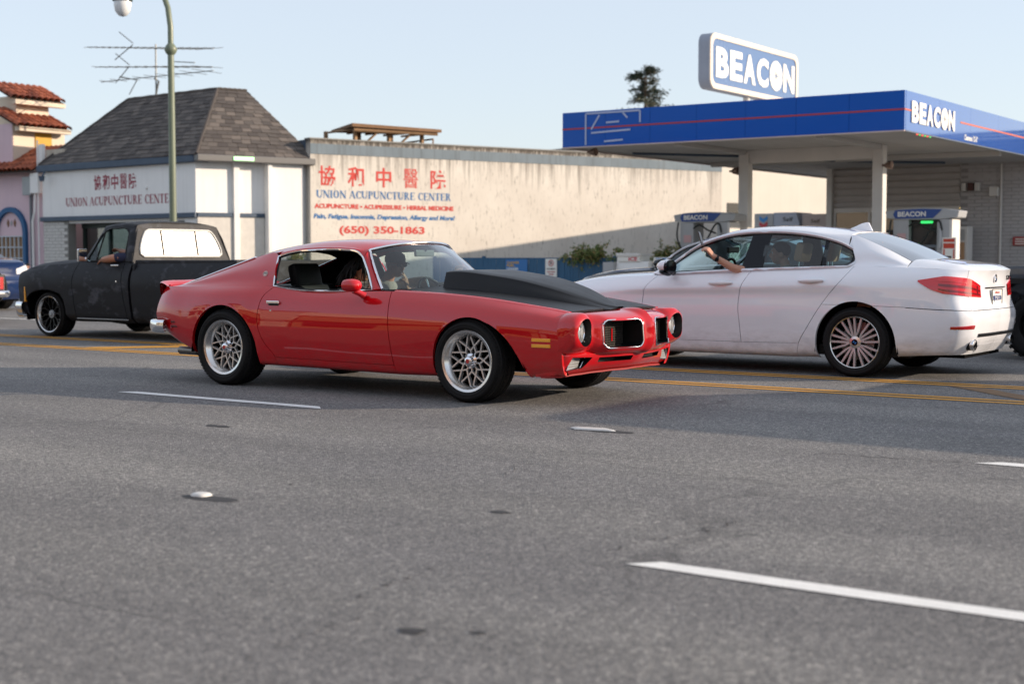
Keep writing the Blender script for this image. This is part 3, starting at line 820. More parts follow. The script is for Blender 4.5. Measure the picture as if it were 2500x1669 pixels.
tile_roof((-42.3, 29.5, 7.0), (1.35, 0, -0.62), (0, 1, 0), 4, 9, 0, 0.24, pk)
tile_roof((-45.2, 30.35, 4.75), (0, -1.5, -0.85), (1, 0, 0), 5, 25, 0, 0.24, pk)
# ------------------------------------------------------------------ petrol station
M_BLUE = dirty('blue fascia paint', (0.003, 0.085, 0.43), 0.10, 0.06, 0.7, 0.0, 30.0); M_BLUE.node_tree.nodes['Principled BSDF'].inputs['Specular IOR Level'].default_value = 0.12
M_BLUE2 = mat('pump blue', (0.012, 0.06, 0.26), 0.35)
M_REDSTR = mat('red stripe', (0.40, 0.03, 0.04), 0.5)
M_SOFF = dirty('soffit paint', (0.52, 0.505, 0.49), 0.75, 0.4, 0.5, 0.1, 15.0)
M_COLW = dirty('column paint', (0.70, 0.68, 0.65), 0.6, 0.3, 1.2, 0.1, 25.0)
M_LETW = mat('white sign letters', (0.80, 0.79, 0.74), 0.5)
M_ORSTR = mat('orange stripe', (0.55, 0.10, 0.04), 0.5)
M_TAPE = mat('old tape marks', (0.42, 0.48, 0.66), 0.7)
M_RAIL = dirty('pink bare metal edge', (0.52, 0.42, 0.40), 0.6, 0.4, 2.0, 0.1, 20)
def sheen_film(m):
    """glossy plastic film: hardly mirrors head-on, mirrors strongly at a glancing view"""
    t = m.node_tree; out = t.nodes['Material Output']; b = t.nodes['Principled BSDF']
    gl = t.nodes.new('ShaderNodeBsdfGlossy'); gl.inputs['Roughness'].default_value = 0.08
    lw = t.nodes.new('ShaderNodeLayerWeight'); lw.inputs['Blend'].default_value = 0.5
    pw = t.nodes.new('ShaderNodeMath'); pw.operation = 'POWER'; pw.inputs[1].default_value = 2.4; t.links.new(lw.outputs['Facing'], pw.inputs[0])
    ml = t.nodes.new('ShaderNodeMath'); ml.operation = 'MULTIPLY'; ml.inputs[1].default_value = 0.85; t.links.new(pw.outputs[0], ml.inputs[0])
    mx = t.nodes.new('ShaderNodeMixShader'); t.links.new(ml.outputs[0], mx.inputs[0]); t.links.new(b.outputs[0], mx.inputs[1]); t.links.new(gl.outputs[0], mx.inputs[2]); t.links.new(mx.outputs[0], out.inputs['Surface'])
sheen_film(M_BLUE)
CX0, CX1, CY0, CY1, CZ0, CZ1 = -18.40, -10.15, 28.30, 54.0, 3.72, 4.52  # unseen rear stretched so its shadow edge on the notice wall runs straight
cn = empty('station_canopy', (-14.2, 32.0, 0.09), 0, 'blue petrol station canopy on two white columns with red stripe and white lettering', 'canopy')
nx = 7
for i in range(nx):
    x0 = CX0+(CX1-CX0)*i/nx; x1 = CX0+(CX1-CX0)*(i+1)/nx
    put(MB().box((x0+0.003, CY0, CZ0), (x1-0.003, CY0+0.08, CZ1)), 'fascia_panel', M_BLUE, cn)
ny = 12
for i in range(ny):
    y0 = CY0+(CY1-CY0)*i/ny; y1 = CY0+(CY1-CY0)*(i+1)/ny
    put(MB().box((CX1-0.08, y0+0.083 if i == 0 else y0+0.003, CZ0), (CX1, y1-0.003, CZ1)), 'fascia_panel', M_BLUE, cn)
    put(MB().box((CX0, y0+0.083 if i == 0 else y0+0.003, CZ0), (CX0+0.08, y1-0.003, CZ1)), 'fascia_panel', M_SOFF, cn)
put(MB().box((CX0+0.09, CY0+0.09, CZ1-0.12), (CX1-0.09, CY1, CZ1-0.06)), 'top_deck', M_SOFF, cn)
put(MB().box((CX0, CY0-0.012, CZ0-0.03), (CX1, CY0+0.05, CZ0-0.002)), 'drip_edge', M_RAIL, cn)
put(MB().box((CX0, CY0+0.06, CZ0-0.03), (CX0+0.05, CY1, CZ0-0.002)), 'drip_edge', M_RAIL, cn)
put(MB().box((CX1-0.05, CY0+0.06, CZ0-0.03), (CX1+0.012, CY1, CZ0-0.002)), 'drip_edge', M_BLUETRIM, cn)
# soffit boards
ns = 11
for i in range(ns):
    x0 = CX0+0.085+(CX1-CX0-0.17)*i/ns; x1 = CX0+0.085+(CX1-CX0-0.17)*(i+1)/ns
    put(MB().box((x0+0.004, CY0+0.085, CZ0+0.02+0.004*(i % 2)), (x1-0.004, CY1, CZ0+0.05)), 'soffit_board', M_SOFF, cn)
put(MB().box((CX0, CY0-0.006, 4.12), (CX1+0.006, CY0-0.002, 4.155)), 'red_stripe', M_REDSTR, cn)
put(MB().box((CX1+0.002, CY0-0.004, 4.12), (CX1+0.006, CY0+0.45, 4.155)), 'orange_stripe', M_ORSTR, cn)
put(MB().box((CX1+0.002, CY0+3.55, 4.12), (CX1+0.006, CY1, 4.155)), 'orange_stripe', M_ORSTR, cn)
def beacon(parent, M, wdt, hgt, bold=0.045, ext=0.01, m=None, wheel=None):
    """BEACON with a spoked wheel for its O"""
    m = m or M_LETW
    me = []
    lw_ = wdt/6.0
    for i, ch in enumerate('BEAC'):
        T = M @ Matrix.Translation((i*lw_*0.985, 0, 0)); fit_text(ch, lw_*0.88, hgt, m, 'letter', parent, T, bold=bold, extrude=ext)
    T = M @ Matrix.Translation((5*lw_*1.0+lw_*0.05, 0, 0)); fit_text('N', lw_*0.90, hgt, m, 'letter', parent, T, bold=bold, extrude=ext)
    # wheel letter: wedges around a small open star
    b = MB(); cx, cy = lw_*4.46, hgt/2; rx, ry = lw_*0.50, hgt*0.53
    for k in range(10):
        a0 = 2*math.pi*(k+0.03)/10; a1 = 2*math.pi*(k+0.97)/10; am = (a0+a1)/2; pts = []
        for a in np.linspace(a0, a1, 6): pts.append((cx+rx*math.cos(a), cy+ry*math.sin(a)))
        pts.append((cx+rx*0.10*math.cos(am), cy+ry*0.10*math.sin(am)))
        b.prism(pts, -ext, ext, 'Z')
    b.xf(M); b.obj('letter', m, parent, weld=False)
def at_frame(x, y, z, d, parent):
    root = parent
    while root.parent: root = root.parent
    return frame((x-root.location.x, y-root.location.y, z-root.location.z), d)
beacon(cn, at_frame(CX1+0.012, 28.68, 3.90, (0, 1, 0), cn), 2.75, 0.44)
fit_text("Clearance 12'-6\"", 0.95, 0.13, M_LETW, 'lettering', cn, at_frame(CX1+0.004, 32.15, 3.77, (0, 1, 0), cn), bold=0.02)
for a, c in (((-17.75, 3.75), (-17.75, 4.47)), ((-17.75, 4.47), (-15.75+0.0-0.55, 4.47)), ((-16.3, 4.47), (-16.3, 4.20)), ((-17.6, 4.10), (-17.38, 4.42)), ((-16.75, 4.44), (-16.63, 4.32)), ((-17.2, 4.24), (-16.85, 4.25)), ((-17.6, 4.02), (-16.55, 4.05)), ((-17.25, 3.81), (-16.75, 3.83))):
    dx, dz = c[0]-a[0], c[1]-a[1]; L = math.hypot(dx, dz); nx_, nz_ = -dz/L*0.02, dx/L*0.02
    put(MB().prism([(a[0]+nx_, a[1]+nz_), (c[0]+nx_, c[1]+nz_), (c[0]-nx_, c[1]-nz_), (a[0]-nx_, a[1]-nz_)], CY0-0.012, CY0-0.007, 'Y'), 'tape_mark', M_TAPE, cn)
for x in (-15.45, -12.05):
    put(MB().box((x-0.13, 31.87, 0.0), (x+0.13, 32.13, CZ0+0.02), bev=0.02), 'column', M_COLW, cn)
put(MB().box((-15.31, 31.92, 3.42), (-12.19, 32.08, CZ0+0.019)), 'beam', M_COLW, cn)
for x in (-15.45, -12.05): put(MB().box((x-0.09, 28.5, CZ0-0.08), (x+0.09, 31.85, CZ0+0.016)), 'soffit_rib', M_SOFF, cn)
put(MB().box((CX0+0.2, 35.5, CZ0-0.10), (CX1-0.2, 35.68, CZ0+0.016)), 'soffit_rib', M_SOFF, cn)
put(MB().tube([(-17.6, 30.2, 3.66), (-17.3, 30.6, 3.66), (-15.6, 33.0, 3.66), (-14.4, 36.0, 3.66), (-12.5, 38.0, 3.66)], 0.035, 6), 'soffit_conduit', M_BLUETRIM, cn)
for x, y in ((-11.85, 31.85), (-15.75, 31.9), (-17.9, 28.75)):
    b = MB().lathe([(0, 0), (0.06, 0.0), (0.10, 0.15), (0.08, 0.15), (0, 0.1)], 14, 'X', (x, y, 3.25 if y > 31 else 3.62)); b.tube([(x-0.08, y, 3.25 if y > 31 else 3.62), (x, y, 3.25 if y > 31 else 3.62)], 0.03, 6)
    put(b, 'floodlight', mat('lamp bronze', (0.20, 0.13, 0.10), 0.4, 0.5), cn, smooth=40)
for k in range(6):
    put(MB().box((CX1-0.02, 29.05+k*0.16, CZ0-0.05), (CX1+0.0, 29.12+k*0.16, CZ0-0.031)), 'indicator_lamp', mat('lamp red', (0.6, 0.05, 0.03), 0.4, emit=(1, 0.1, 0.05), es=0.9) if k % 2 == 0 else mat('lamp green', (0.05, 0.4, 0.08), 0.4, emit=(0.1, 0.8, 0.15), es=0.6), cn)

# raised lettering sign over the canopy
sg = empty('roof_sign', (-16.7, 34.6, 4.52), 0, 'rounded box sign with big white letters on a pole above the canopy', 'sign')
def rrect(y0, y1, z0, z1, r, n=6):
    pts = []
    for cy, cz, a0 in ((y1-r, z1-r, 0), (y0+r, z1-r, 90), (y0+r, z0+r, 180), (y1-r, z0+r, 270)):
        for k in range(n+1): a = R(a0+90*k/n); pts.append((cy+r*math.cos(a), cz+r*math.sin(a)))
    return pts
M_SIGNCAB = dirty('sign cabinet', (0.30, 0.33, 0.40), 0.5, 0.3, 2.0, 0.05, 20)
M_SIGNFACE = dirty('faded blue sign face', (0.10, 0.18, 0.36), 0.25, 0.12, 0.8, 0.0, 20)
M_SIGNRIM = dirty('cream sign rim', (0.72, 0.62, 0.52), 0.5, 0.2, 2.0, 0.05, 20)
out = rrect(32.13, 37.45, 5.36, 6.74, 0.26); inn = rrect(32.26, 37.32, 5.49, 6.61, 0.20)
put(MB().prism(out, -16.84, -16.53, 'X'), 'cabinet', M_SIGNCAB, sg, smooth=40)
b = MB()
for i in range(len(out)):
    j = (i+1) % len(out); a, c, d, e = out[i], out[j], inn[j], inn[i]
    b.quad((-16.50, *a), (-16.50, *c), (-16.50, *d), (-16.50, *e)); b.quad((-16.50, *e), (-16.50, *d), (-16.53, *d), (-16.53, *e)); b.quad((-16.50, *a), (-16.50, *c), (-16.53, *c), (-16.53, *a))
put(b, 'rim', M_SIGNRIM, sg)
face = put(MB().prism(inn, -16.53, -16.522, 'X'), 'face', M_SIGNFACE, sg)
beacon(sg, at_frame(-16.515, 32.45, 5.66, (0, 1, 0), sg), 4.80, 0.76)
put(MB().tube([(-16.7, 34.6, 4.3), (-16.7, 34.6, 5.4)], 0.09, 12), 'pole', M_COLW, sg)
put(MB().tube([(-16.68, 35.4, 4.4), (-16.68, 35.3, 5.38)], 0.05, 8), 'conduit', M_RAIL, sg)

# station shop: siding front, painted brick, window strip
st = empty('station_shop', (-14.0, 40.0, 0.09), 0, 'grey station shop with ribbed siding, window strip and painted brick wall', 'building')
M_SIDING = dirty('grey siding', (0.50, 0.47, 0.45), 0.7, 0.3, 1.0, 0.1, 25)
M_SBRICK = dirty('grey painted brick', (0.50, 0.485, 0.49), 0.85, 0.35, 3.0, 0.3, 40)
M_MORTAR = dirty('mortar joint', (0.33, 0.32, 0.32), 0.9, 0.3, 3.0, 0.2, 40)
for i in range(6):
    z0 = 2.60+i*0.19
    put(MB().prism([(40.02, z0), (39.965, z0+0.03), (39.95, z0+0.12), (40.02, z0+0.185)], -16.45, -12.72, 'X'), 'siding_board', M_SIDING, st)
put(MB().box((-16.46, 40.0, 2.55), (-12.7, 58, 4.38)), 'upper_wall', M_SIDING, st)
put(MB().box((-16.62, 39.85, 0), (-16.46, 58, 4.38)), 'end_trim', M_COLW, st)
M_SWIN = glass('station glass', (0.35, 0.33, 0.30), 2.6)
wf = put(MB().box((-16.42, 39.92, 2.44), (-12.74, 40.02, 2.56)), 'window_frame', M_COLW, st)
for x in (-16.42, -15.36, -14.3, -13.3, -12.80): put(MB().box((x, 39.925, 0.4), (x+0.07, 40.015, 2.44)), 'mullion', M_COLW, wf)
for x in (-16.35, -15.29, -14.23, -13.23):
    put(MB().box((x, 39.96, 0.4), (x+(0.99 if x < -13.5 else 0.43), 39.966, 2.44)), 'pane', M_SWIN, wf)
put(MB().box((-16.42, 39.92, 0), (-12.74, 40.1, 0.4)), 'plinth', M_SIDING, st)
put(MB().box((-16.4, 43.5, 0), (-12.7, 43.6, 2.6)), 'inner_wall', mat('ochre interior', (0.34, 0.19, 0.09), 0.9), st)
put(MB().box((-13.4, 41.0, 2.40), (-12.85, 41.3, 2.47)), 'ceiling_lamp', mat('shop lamp', (0.9, 0.8, 0.5), 0.5, emit=(1.0, 0.75, 0.35), es=2.2), st)
# painted brick wall, brick by brick
bw = put(MB().box((-12.70, 40.0, 0), (-4.0, 58, 4.38)), 'brick_wall', M_MORTAR, st)
bmesh_ = MB().box((0.006, -0.018, 0.006), (0.394, 0.012, 0.094)).mesh('brick', bevel=0.004); bmesh_.materials.append(M_SBRICK)
cnt = 0
for r_ in range(26):
    for c_ in range(11):
        x = -12.70+c_*0.40+(0.2 if r_ % 2 else 0)
        if cnt >= 290: break
        o = link('brick', bmesh_, None, bw); o.location = (x+14.0, -0.0, 0.75+r_*0.1+0.0); o.location.y = random.uniform(-0.004, 0.004); cnt += 1
b = MB()
for r_ in range(46):
    for c_ in range(22):
        x = -12.70+c_*0.40+(0.2 if r_ % 2 else 0)
        if (11 > c_ and 7 <= r_ < 33) or x > -4.4: continue
        b.box((x+0.006, 39.982, r_*0.1+0.006), (x+0.394, 40.012, r_*0.1+0.094))
tag(put(b, 'bricks', M_SBRICK, bw, weld=False), kind='stuff')
put(MB().tube([(-11.57, 39.95, 3.7), (-11.57, 39.95, 0.6)], 0.03, 6), 'conduit', M_COLW, st)
put(MB().box((-12.62, 39.8, 2.98), (-12.50, 39.95, 3.2), bev=0.02), 'security_lamp', M_COLW, st)
put(MB().box((-12.45, 39.78, 2.98), (-12.30, 39.95, 3.2), bev=0.02), 'security_camera', mat('maroon box', (0.08, 0.03, 0.025), 0.5), st)
put(MB().box((-12.26, 39.8, 2.98), (-12.14, 39.95, 3.2), bev=0.02), 'security_lamp', M_COLW, st)
put(MB().box((-11.86, 39.8, 2.82), (-11.62, 39.96, 3.08), bev=0.02), 'alarm_box', M_COLW, st)
rs = put(MB().box((-11.22, 39.93, 1.46), (-10.55, 39.965, 1.70)), 'red_notice', mat('red notice', (0.35, 0.02, 0.02), 0.5), st)
for k in range(3): put(MB().box((-11.16, 39.922, 1.62-k*0.065), (-10.62-0.1*k, 39.929, 1.65-k*0.065)), 'notice_line', M_LETW, rs)

# poster cabinet beside the shop window
pc = empty('poster_cabinet', (-12.6, 39.3, 0.09), 0, 'grey cabinet with pasted notices and a blue bottle poster beside the brick wall', 'cabinet')
put(MB().box((-13.05, 39.1, 0.09), (-12.20, 39.55, 1.98), bev=0.02), 'body', M_COLW, pc)
put(MB().box((-12.98, 39.08, 1.62), (-12.58, 39.094, 1.90)), 'notice', mat('pale notice', (0.45, 0.50, 0.50), 0.6), pc)
put(MB().box((-12.54, 39.08, 1.60), (-12.28, 39.094, 1.90)), 'notice', mat('grey notice', (0.36, 0.36, 0.36), 0.6), pc)
put(MB().box((-12.98, 39.08, 0.85), (-12.62, 39.094, 1.55)), 'notice', mat('dark window', (0.10, 0.11, 0.12), 0.3), pc)
put(MB().box((-12.58, 39.08, 0.85), (-12.28, 39.094, 1.55)), 'poster', mat('tan poster', (0.45, 0.26, 0.14), 0.6), pc)
put(MB().prism([(-12.47, 1.15), (-12.39, 1.15), (-12.39, 1.32), (-12.415, 1.40), (-12.445, 1.40), (-12.47, 1.32)], 39.068, 39.076, 'Y'), 'bottle_print', M_BLUE2, pc)

# petrol pumps
M_PUMPG = dirty('pump grey', (0.42, 0.43, 0.44), 0.45, 0.25, 2.0, 0.02, 25)
M_PUMPD = mat('pump dark panel', (0.02, 0.022, 0.025), 0.25)
M_HOSE = mat('black hose', (0.008, 0.012, 0.010), 0.5)
def pump(x, y, label, screen=True, rz=0.0):
    o = empty('petrol_pump', (x, y, 0.12), rz, label, 'petrol pump', 'petrol pumps under the canopy')
    def pt(b, n, m, **k): return b.obj(n, m, o, **k)
    # header with bowed top
    prof = [(-0.80, 1.90), (-0.84, 2.05), (-0.5, 2.10), (0.0, 2.12), (0.5, 2.10), (0.84, 2.05), (0.80, 1.90), (0.4, 1.86), (-0.4, 1.86)]
    hd = pt(MB().prism(prof, -0.30, 0.30, 'Y'), 'header', M_PUMPG, bevel=0.012)
    pt(MB().prism([(-0.60, 1.89), (0.26, 1.89), (0.46, 2.08), (0.0, 2.10), (-0.60, 2.08), (-0.65, 1.98)], -0.312, -0.302, 'Y'), 'header_sign', M_BLUE2)
    fit_text('BEACON', 0.64, 0.115, M_LETW, 'lettering', hd, frame((-0.54, -0.316, 1.93), (1, 0, 0)), bold=0.03)
    pt(MB().box((-0.66, -0.27, 0.0), (-0.30, 0.27, 1.87), bev=0.015), 'side_column', M_PUMPG)
    pt(MB().box((0.34, -0.27, 0.0), (0.66, 0.27, 1.87), bev=0.015), 'side_column', M_PUMPG)
    pt(MB().box((0.62, -0.275, 0.0), (0.68, 0.275, 1.86)), 'edge_strip', M_COLW)
    pt(MB().box((-0.31, -0.22, 0.0), (0.35, 0.22, 1.30), bev=0.015), 'cabinet', mat('pump slate', (0.13, 0.15, 0.18), 0.4))
    sc = pt(MB().box((-0.25, -0.235, 0.85), (0.29, -0.222, 1.24)), 'display', M_PUMPD)
    if screen:
        pt(MB().box((-0.31, -0.1, 1.30), (0.35, 0.1, 1.86)), 'back_plate', M_PUMPD)
        for k, (c, z) in enumerate((((0.7, 0.45, 0.05), 1.12), ((0.6, 0.6, 0.62), 1.05), ((0.6, 0.6, 0.62), 0.99))):
            MB().box((-0.2, -0.239, z), (0.05-0.03*k, -0.236, z+0.035)).obj('display_line', mat('display %d' % k, c, 0.5), sc)
        pt(MB().box((-0.05, -0.2, 1.78), (0.2, -0.12, 1.83)), 'green_lamp', mat('pump green lamp', (0.05, 0.7, 0.15), 0.4, emit=(0.05, 1.0, 0.2), es=0.6))
        no = pt(MB().box((0.47, -0.295, 0.55), (0.78, -0.28, 1.46)), 'red_notice', M_LETW)
        for z0, z1 in ((1.36, 1.43), (1.22, 1.33), (0.58, 0.78)): MB().box((0.50, -0.30, z0), (0.75, -0.297, z1)).obj('notice_print', mat('notice red', (0.55, 0.06, 0.03), 0.6), no)
        for x0, x1 in ((0.50, 0.53), (0.72, 0.75)): MB().box((x0, -0.30, 0.80), (x1, -0.297, 1.20)).obj('notice_print', mat('notice red', (0.5, 0.03, 0.02), 0.6), no)
        MB().box((0.57, -0.30, 0.92), (0.68, -0.297, 1.05)).obj('notice_print', M_PUMPD, no)
    st_ = pt(MB().box((-0.56, -0.283, 1.38), (-0.36, -0.275, 1.56)), 'sticker', mat('pink sticker', (0.55, 0.35, 0.35), 0.6))
    for sx, pts in ((-1, [(-0.70, -0.3, 1.87), (-0.70, -0.36, 1.5), (-0.5, -0.40, 1.18), (-0.18, -0.38, 1.16), (0.1, -0.34, 1.45), (0.28, -0.3, 1.78), (0.40, -0.28, 1.82), (0.46, -0.3, 1.62)]),
                    (1, [(-0.28, -0.3, 1.72), (-0.1, -0.33, 1.80), (0.12, -0.33, 1.68), (0.32, -0.3, 1.60)])):
        P = [Vector(p) for p in pts]; Q = []
        for i in range(len(P)-1):
            for k in range(5):
                t_ = k/5; p0, p1, p2, p3 = P[max(i-1, 0)], P[i], P[i+1], P[min(i+2, len(P)-1)]
                Q.append(0.5*((2*p1)+(-p0+p2)*t_+(2*p0-5*p1+4*p2-p3)*t_*t_+(-p0+3*p1-3*p2+p3)*t_**3))
        pt(MB().tube([tuple(q) for q in Q]+[pts[-1]], 0.022, 7), 'hose', M_HOSE, smooth=60)
    b = MB().tube([(0.42, -0.30, 1.66), (0.44, -0.32, 1.40), (0.42, -0.34, 1.22)], [0.025, 0.04, 0.03], 8); pt(b, 'nozzle', M_PUMPG)
    isl = pt(MB().box((-1.3, -0.55, -0.03), (1.3, 0.55, 0.02), bev=0.02), 'island', M_CONC)
    return o
pump(-16.06, 31.3, 'left grey petrol pump with blue header and looping hoses beside canopy column', False)
pump(-10.80, 31.6, 'right grey petrol pump with lit display and red notice behind the white sedan')

# white building beyond the station
M_CREAMW = dirty('cream render', (0.66, 0.615, 0.545), 0.9, 0.15, 0.6, 0.2, 30, streak=0.05)
wb = empty('cream_building', (-24, 58, 0), 0, 'plain cream block behind the left canopy column', 'building')
def onw(s, t, z, o=Vector((-30.2, 52.6, 0))): 
    p = o+WD*s+WN*t; return (p.x, p.y, z)
b = MB(); O_ = Vector((-31.5, 54.0, 0)); wallbox(b, O_, WD, WN, -2, 16, 0, 5.8, -6, 0); put(b, 'wall', M_CREAMW, wb)
b = MB(); wallbox(b, O_, WD, WN, 5.6, 6.6, 2.75, 3.6, -0.1, 0.03); w_ = put(b, 'window', M_PUMPD, wb)
b = MB(); wallbox(b, O_, WD, WN, 5.5, 6.7, 2.66, 2.75, 0.0, 0.08); put(b, 'sill', M_COLW, wb)
b = MB(); wallbox(b, O_, WD, WN, -0.6, 0.0, 4.3, 5.1, 0.0, 0.03); put(b, 'window', mat('blue window', (0.13, 0.18, 0.25), 0.2), wb)
b = MB(); wallbox(b, O_, WD, WN, -2.05, 16.05, 5.8, 5.9, -6, 0.06); put(b, 'coping', M_KERB, wb)

# tanks and boxes by the shop corner
bx = empty('equipment_boxes', (-18.6, 42, 0.09), 0, 'row of pale grey equipment cabinets with a blue and red chevron emblem', 'equipment')
put(MB().box((-19.86, 41.8, 0.09), (-19.2, 43, 2.52), bev=0.02), 'cabinet', M_PUMPG, bx)
put(MB().prism([(-19.16, 0.09), (-18.3, 0.09), (-18.3, 2.2), (-18.42, 2.54), (-19.16, 2.54)], 41.75, 43, 'Y'), 'cabinet', mat('pale blue cabinet', (0.40, 0.44, 0.52), 0.5), bx)
put(MB().box((-18.25, 41.85, 0.09), (-17.34, 43, 2.48), bev=0.02), 'cabinet', dirty('pinkish cabinet', (0.48, 0.41, 0.38), 0.6, 0.3, 2, 0.05, 20), bx)
fit_text('Self', 0.34, 0.13, M_PUMPD, 'lettering', bx, frame((-18.85+18.6, -0.254, 2.26-0.09), (1, 0, 0)), bold=0.01)
fit_text('Self', 0.30, 0.12, M_BROWN, 'lettering', bx, frame((-17.95+18.6, -0.154, 2.2-0.09), (1, 0, 0)), bold=0.01)
for z, m_ in ((2.32, mat('emblem blue', (0.05, 0.25, 0.60), 0.5)), (2.14, mat('emblem red', (0.55, 0.06, 0.08), 0.5))):
    put(MB().prism([(-19.68, z), (-19.54, z-0.09), (-19.40, z), (-19.40, z+0.12), (-19.54, z+0.03), (-19.68, z+0.12)], 41.785, 41.796, 'Y'), 'emblem_chevron', m_, bx)

# ice freezer
ic = empty('ice_freezer', (-17.6, 30.0, 0.09), 0, 'white ice chest with red lettering between the fence and the sedan', 'ice chest')
put(MB().box((-18.25, 29.9, 0.09), (-17.95, 30.7, 1.02)), 'side_cabinet', M_PUMPG, ic)
put(MB().prism([(29.82, 0.09), (30.8, 0.09), (30.8, 1.04), (30.05, 1.04)], -17.94, -17.05, 'X'), 'body', mat('white enamel', (0.78, 0.78, 0.77), 0.35), ic)
put(MB().box((-17.90, 30.0, 1.04), (-17.28, 30.5, 1.16)), 'sign_base', M_LETW, ic)
put(MB().box((-17.93, 29.97, 1.16), (-17.24, 30.55, 1.24), bev=0.02), 'snow_cap', M_COLW, ic)
fit_text('ICE', 0.24, 0.09, mat('ice red', (0.55, 0.03, 0.06), 0.5), 'lettering', ic, frame((-17.58+17.6, -0.004, 1.055-0.09), (1, 0, 0)), bold=0.03)
put(MB().box((-18.05, 30.75, 0.09), (-17.85, 31.0, 1.23)), 'meter_post', M_PUMPG, ic)
put(MB().box((-17.0, 30.2, 0.09), (-16.5, 30.8, 1.14)), 'notice_box', M_LETW, ic)
put(MB().box((-16.93, 30.192, 1.02), (-16.6, 30.199, 1.12)), 'blue_label', mat('label blue', (0.05, 0.22, 0.5), 0.5), ic)

# blue slatted fence with posters
M_FENCE = dirty('blue fence slat', (0.022, 0.105, 0.21), 0.5, 0.35, 2.0, 0.05, 30)
fn = empty('slat_fence', (-21, 31.3, 0.09), 0, 'dark blue slatted fence below the notice wall', 'fence')
FA, FB = Vector((-24.6, 31.3, 0)), Vector((-18.7, 31.3, 0))
for x in (-24.6, -22.9, -20.25, -18.75): put(MB().box((x-0.035, 31.27, 0.09), (x+0.035, 31.35, 1.17)), 'post', M_FENCE, fn)
for z in (0.25, 1.10): put(MB().box((-24.6, 31.30, z-0.025), (-18.75, 31.33, z+0.025)), 'rail', M_FENCE, fn)
for k in range(66):
    x = -24.56+k*0.088; d = random.uniform(-0.008, 0.008)
    put(MB().box((x, 31.262+d, 0.12), (x+0.083, 31.272+d, 1.12+random.uniform(-0.008, 0.008))), 'slat', M_FENCE, fn)
def poster(x0, x1, z0, z1, m, label, lines, y=31.25):
    o = empty('notice_board', ((x0+x1)/2, y, z0), 0, label, 'sign')
    bd = put(MB().box((x0, y-0.012, z0), (x1, y, z1)), 'board', m, o)
    for (a, c, z, h, mm) in lines: put(MB().box((a, y-0.016, z), (c, y-0.013, z+h)), 'print', mm, o)
    return o
po = poster(-22.12, -21.42, 0.60, 1.08, mat('poster blue', (0.03, 0.16, 0.42), 0.45), 'blue fuel poster with yellow and white words on the fence', [])
pz = lambda x, z: frame((x-po.location.x, -0.0145, z-po.location.z), (1, 0, 0))
Y_ = mat('poster yellow', (0.60, 0.36, 0.08), 0.5)
fit_text('CLEANER', 0.40, 0.065, Y_, 'lettering', po, pz(-22.08, 0.965), bold=0.03); fit_text('FUEL.', 0.27, 0.065, Y_, 'lettering', po, pz(-22.08, 0.885), bold=0.03)
fit_text('LONGER', 0.38, 0.065, M_LETW, 'lettering', po, pz(-22.08, 0.795), bold=0.03); fit_text('RIDES.', 0.30, 0.065, M_LETW, 'lettering', po, pz(-22.08, 0.715), bold=0.03)
po = poster(-20.84, -20.48, 0.62, 1.10, M_LETW, 'white no parking notice on the blue fence', [])
pz = lambda x, z: frame((x-po.location.x, -0.0145, z-po.location.z), (1, 0, 0))
b = MB()
for k in range(20):
    a0, a1 = 2*math.pi*k/20, 2*math.pi*(k+1)/20
    b.quad(*[(-20.66+r*math.cos(a), 31.234, 0.985+r*math.sin(a)) for r, a in ((0.085, a0), (0.085, a1), (0.066, a1), (0.066, a0))])
b.quad((-20.73, 31.2338, 1.03), (-20.715, 31.2338, 1.045), (-20.59, 31.2338, 0.94), (-20.605, 31.2338, 0.925)); put(b, 'prohibition_ring', mat('sign red', (0.5, 0.05, 0.04), 0.5), po, weld=False)
fit_text('P', 0.06, 0.09, M_PUMPD, 'lettering', po, pz(-20.69, 0.94), bold=0.02)
fit_text('NO PARKING', 0.26, 0.04, M_PUMPD, 'lettering', po, pz(-20.79, 0.815), bold=0.02)
fit_text('TOW AWAY', 0.26, 0.04, MATS['sign red'], 'lettering', po, pz(-20.79, 0.735), bold=0.02); fit_text('ZONE', 0.15, 0.04, MATS['sign red'], 'lettering', po, pz(-20.73, 0.67), bold=0.02)
# low wall and ground behind the fence
o = MB().box((-24.6, 33.2, 0.0), (-15.5, 33.4, 0.95)).obj('garden_wall', M_KERB); tag(o, 'low grey wall behind the blue fence, under the creepers', 'wall')

# ------------------------------------------------------------------ leaves
def leaf_mat(name, c0, c1, c2):
    m = mat(name, c1, 0.6); t = NT(m); g = t.n('ShaderNodeNewGeometry')
    t.color(t.ramp(g.outputs['Random Per Island'], [(0, c0), (0.55, c1), (1.0, c2)]))
    t.b.inputs['Transmission Weight'].default_value = 0.0
    t.b.inputs['Subsurface Weight'].default_value = 0.0
    return m
M_LEAF = leaf_mat('creeper leaf', (0.08, 0.13, 0.03), (0.18, 0.25, 0.07), (0.42, 0.28, 0.12))
M_NEEDLE = leaf_mat('conifer needle', (0.018, 0.035, 0.022), (0.035, 0.06, 0.035), (0.12, 0.09, 0.05))
M_TWIG = dirty('twig', (0.10, 0.07, 0.045), 0.9, 0.3, 6, 0.2, 30)
def leaf_quad(b, p, d, L, W, rnd):
    d = Vector(d).normalized(); s = d.cross(Vector((rnd.uniform(-1, 1), rnd.uniform(-1, 1), rnd.uniform(-1, 1)))).normalized()
    n = d.cross(s); p = Vector(p)
    b.quad(p, p+d*L*0.5+s*W*0.5+n*L*0.08, p+d*L, p+d*L*0.5-s*W*0.5+n*L*0.08)
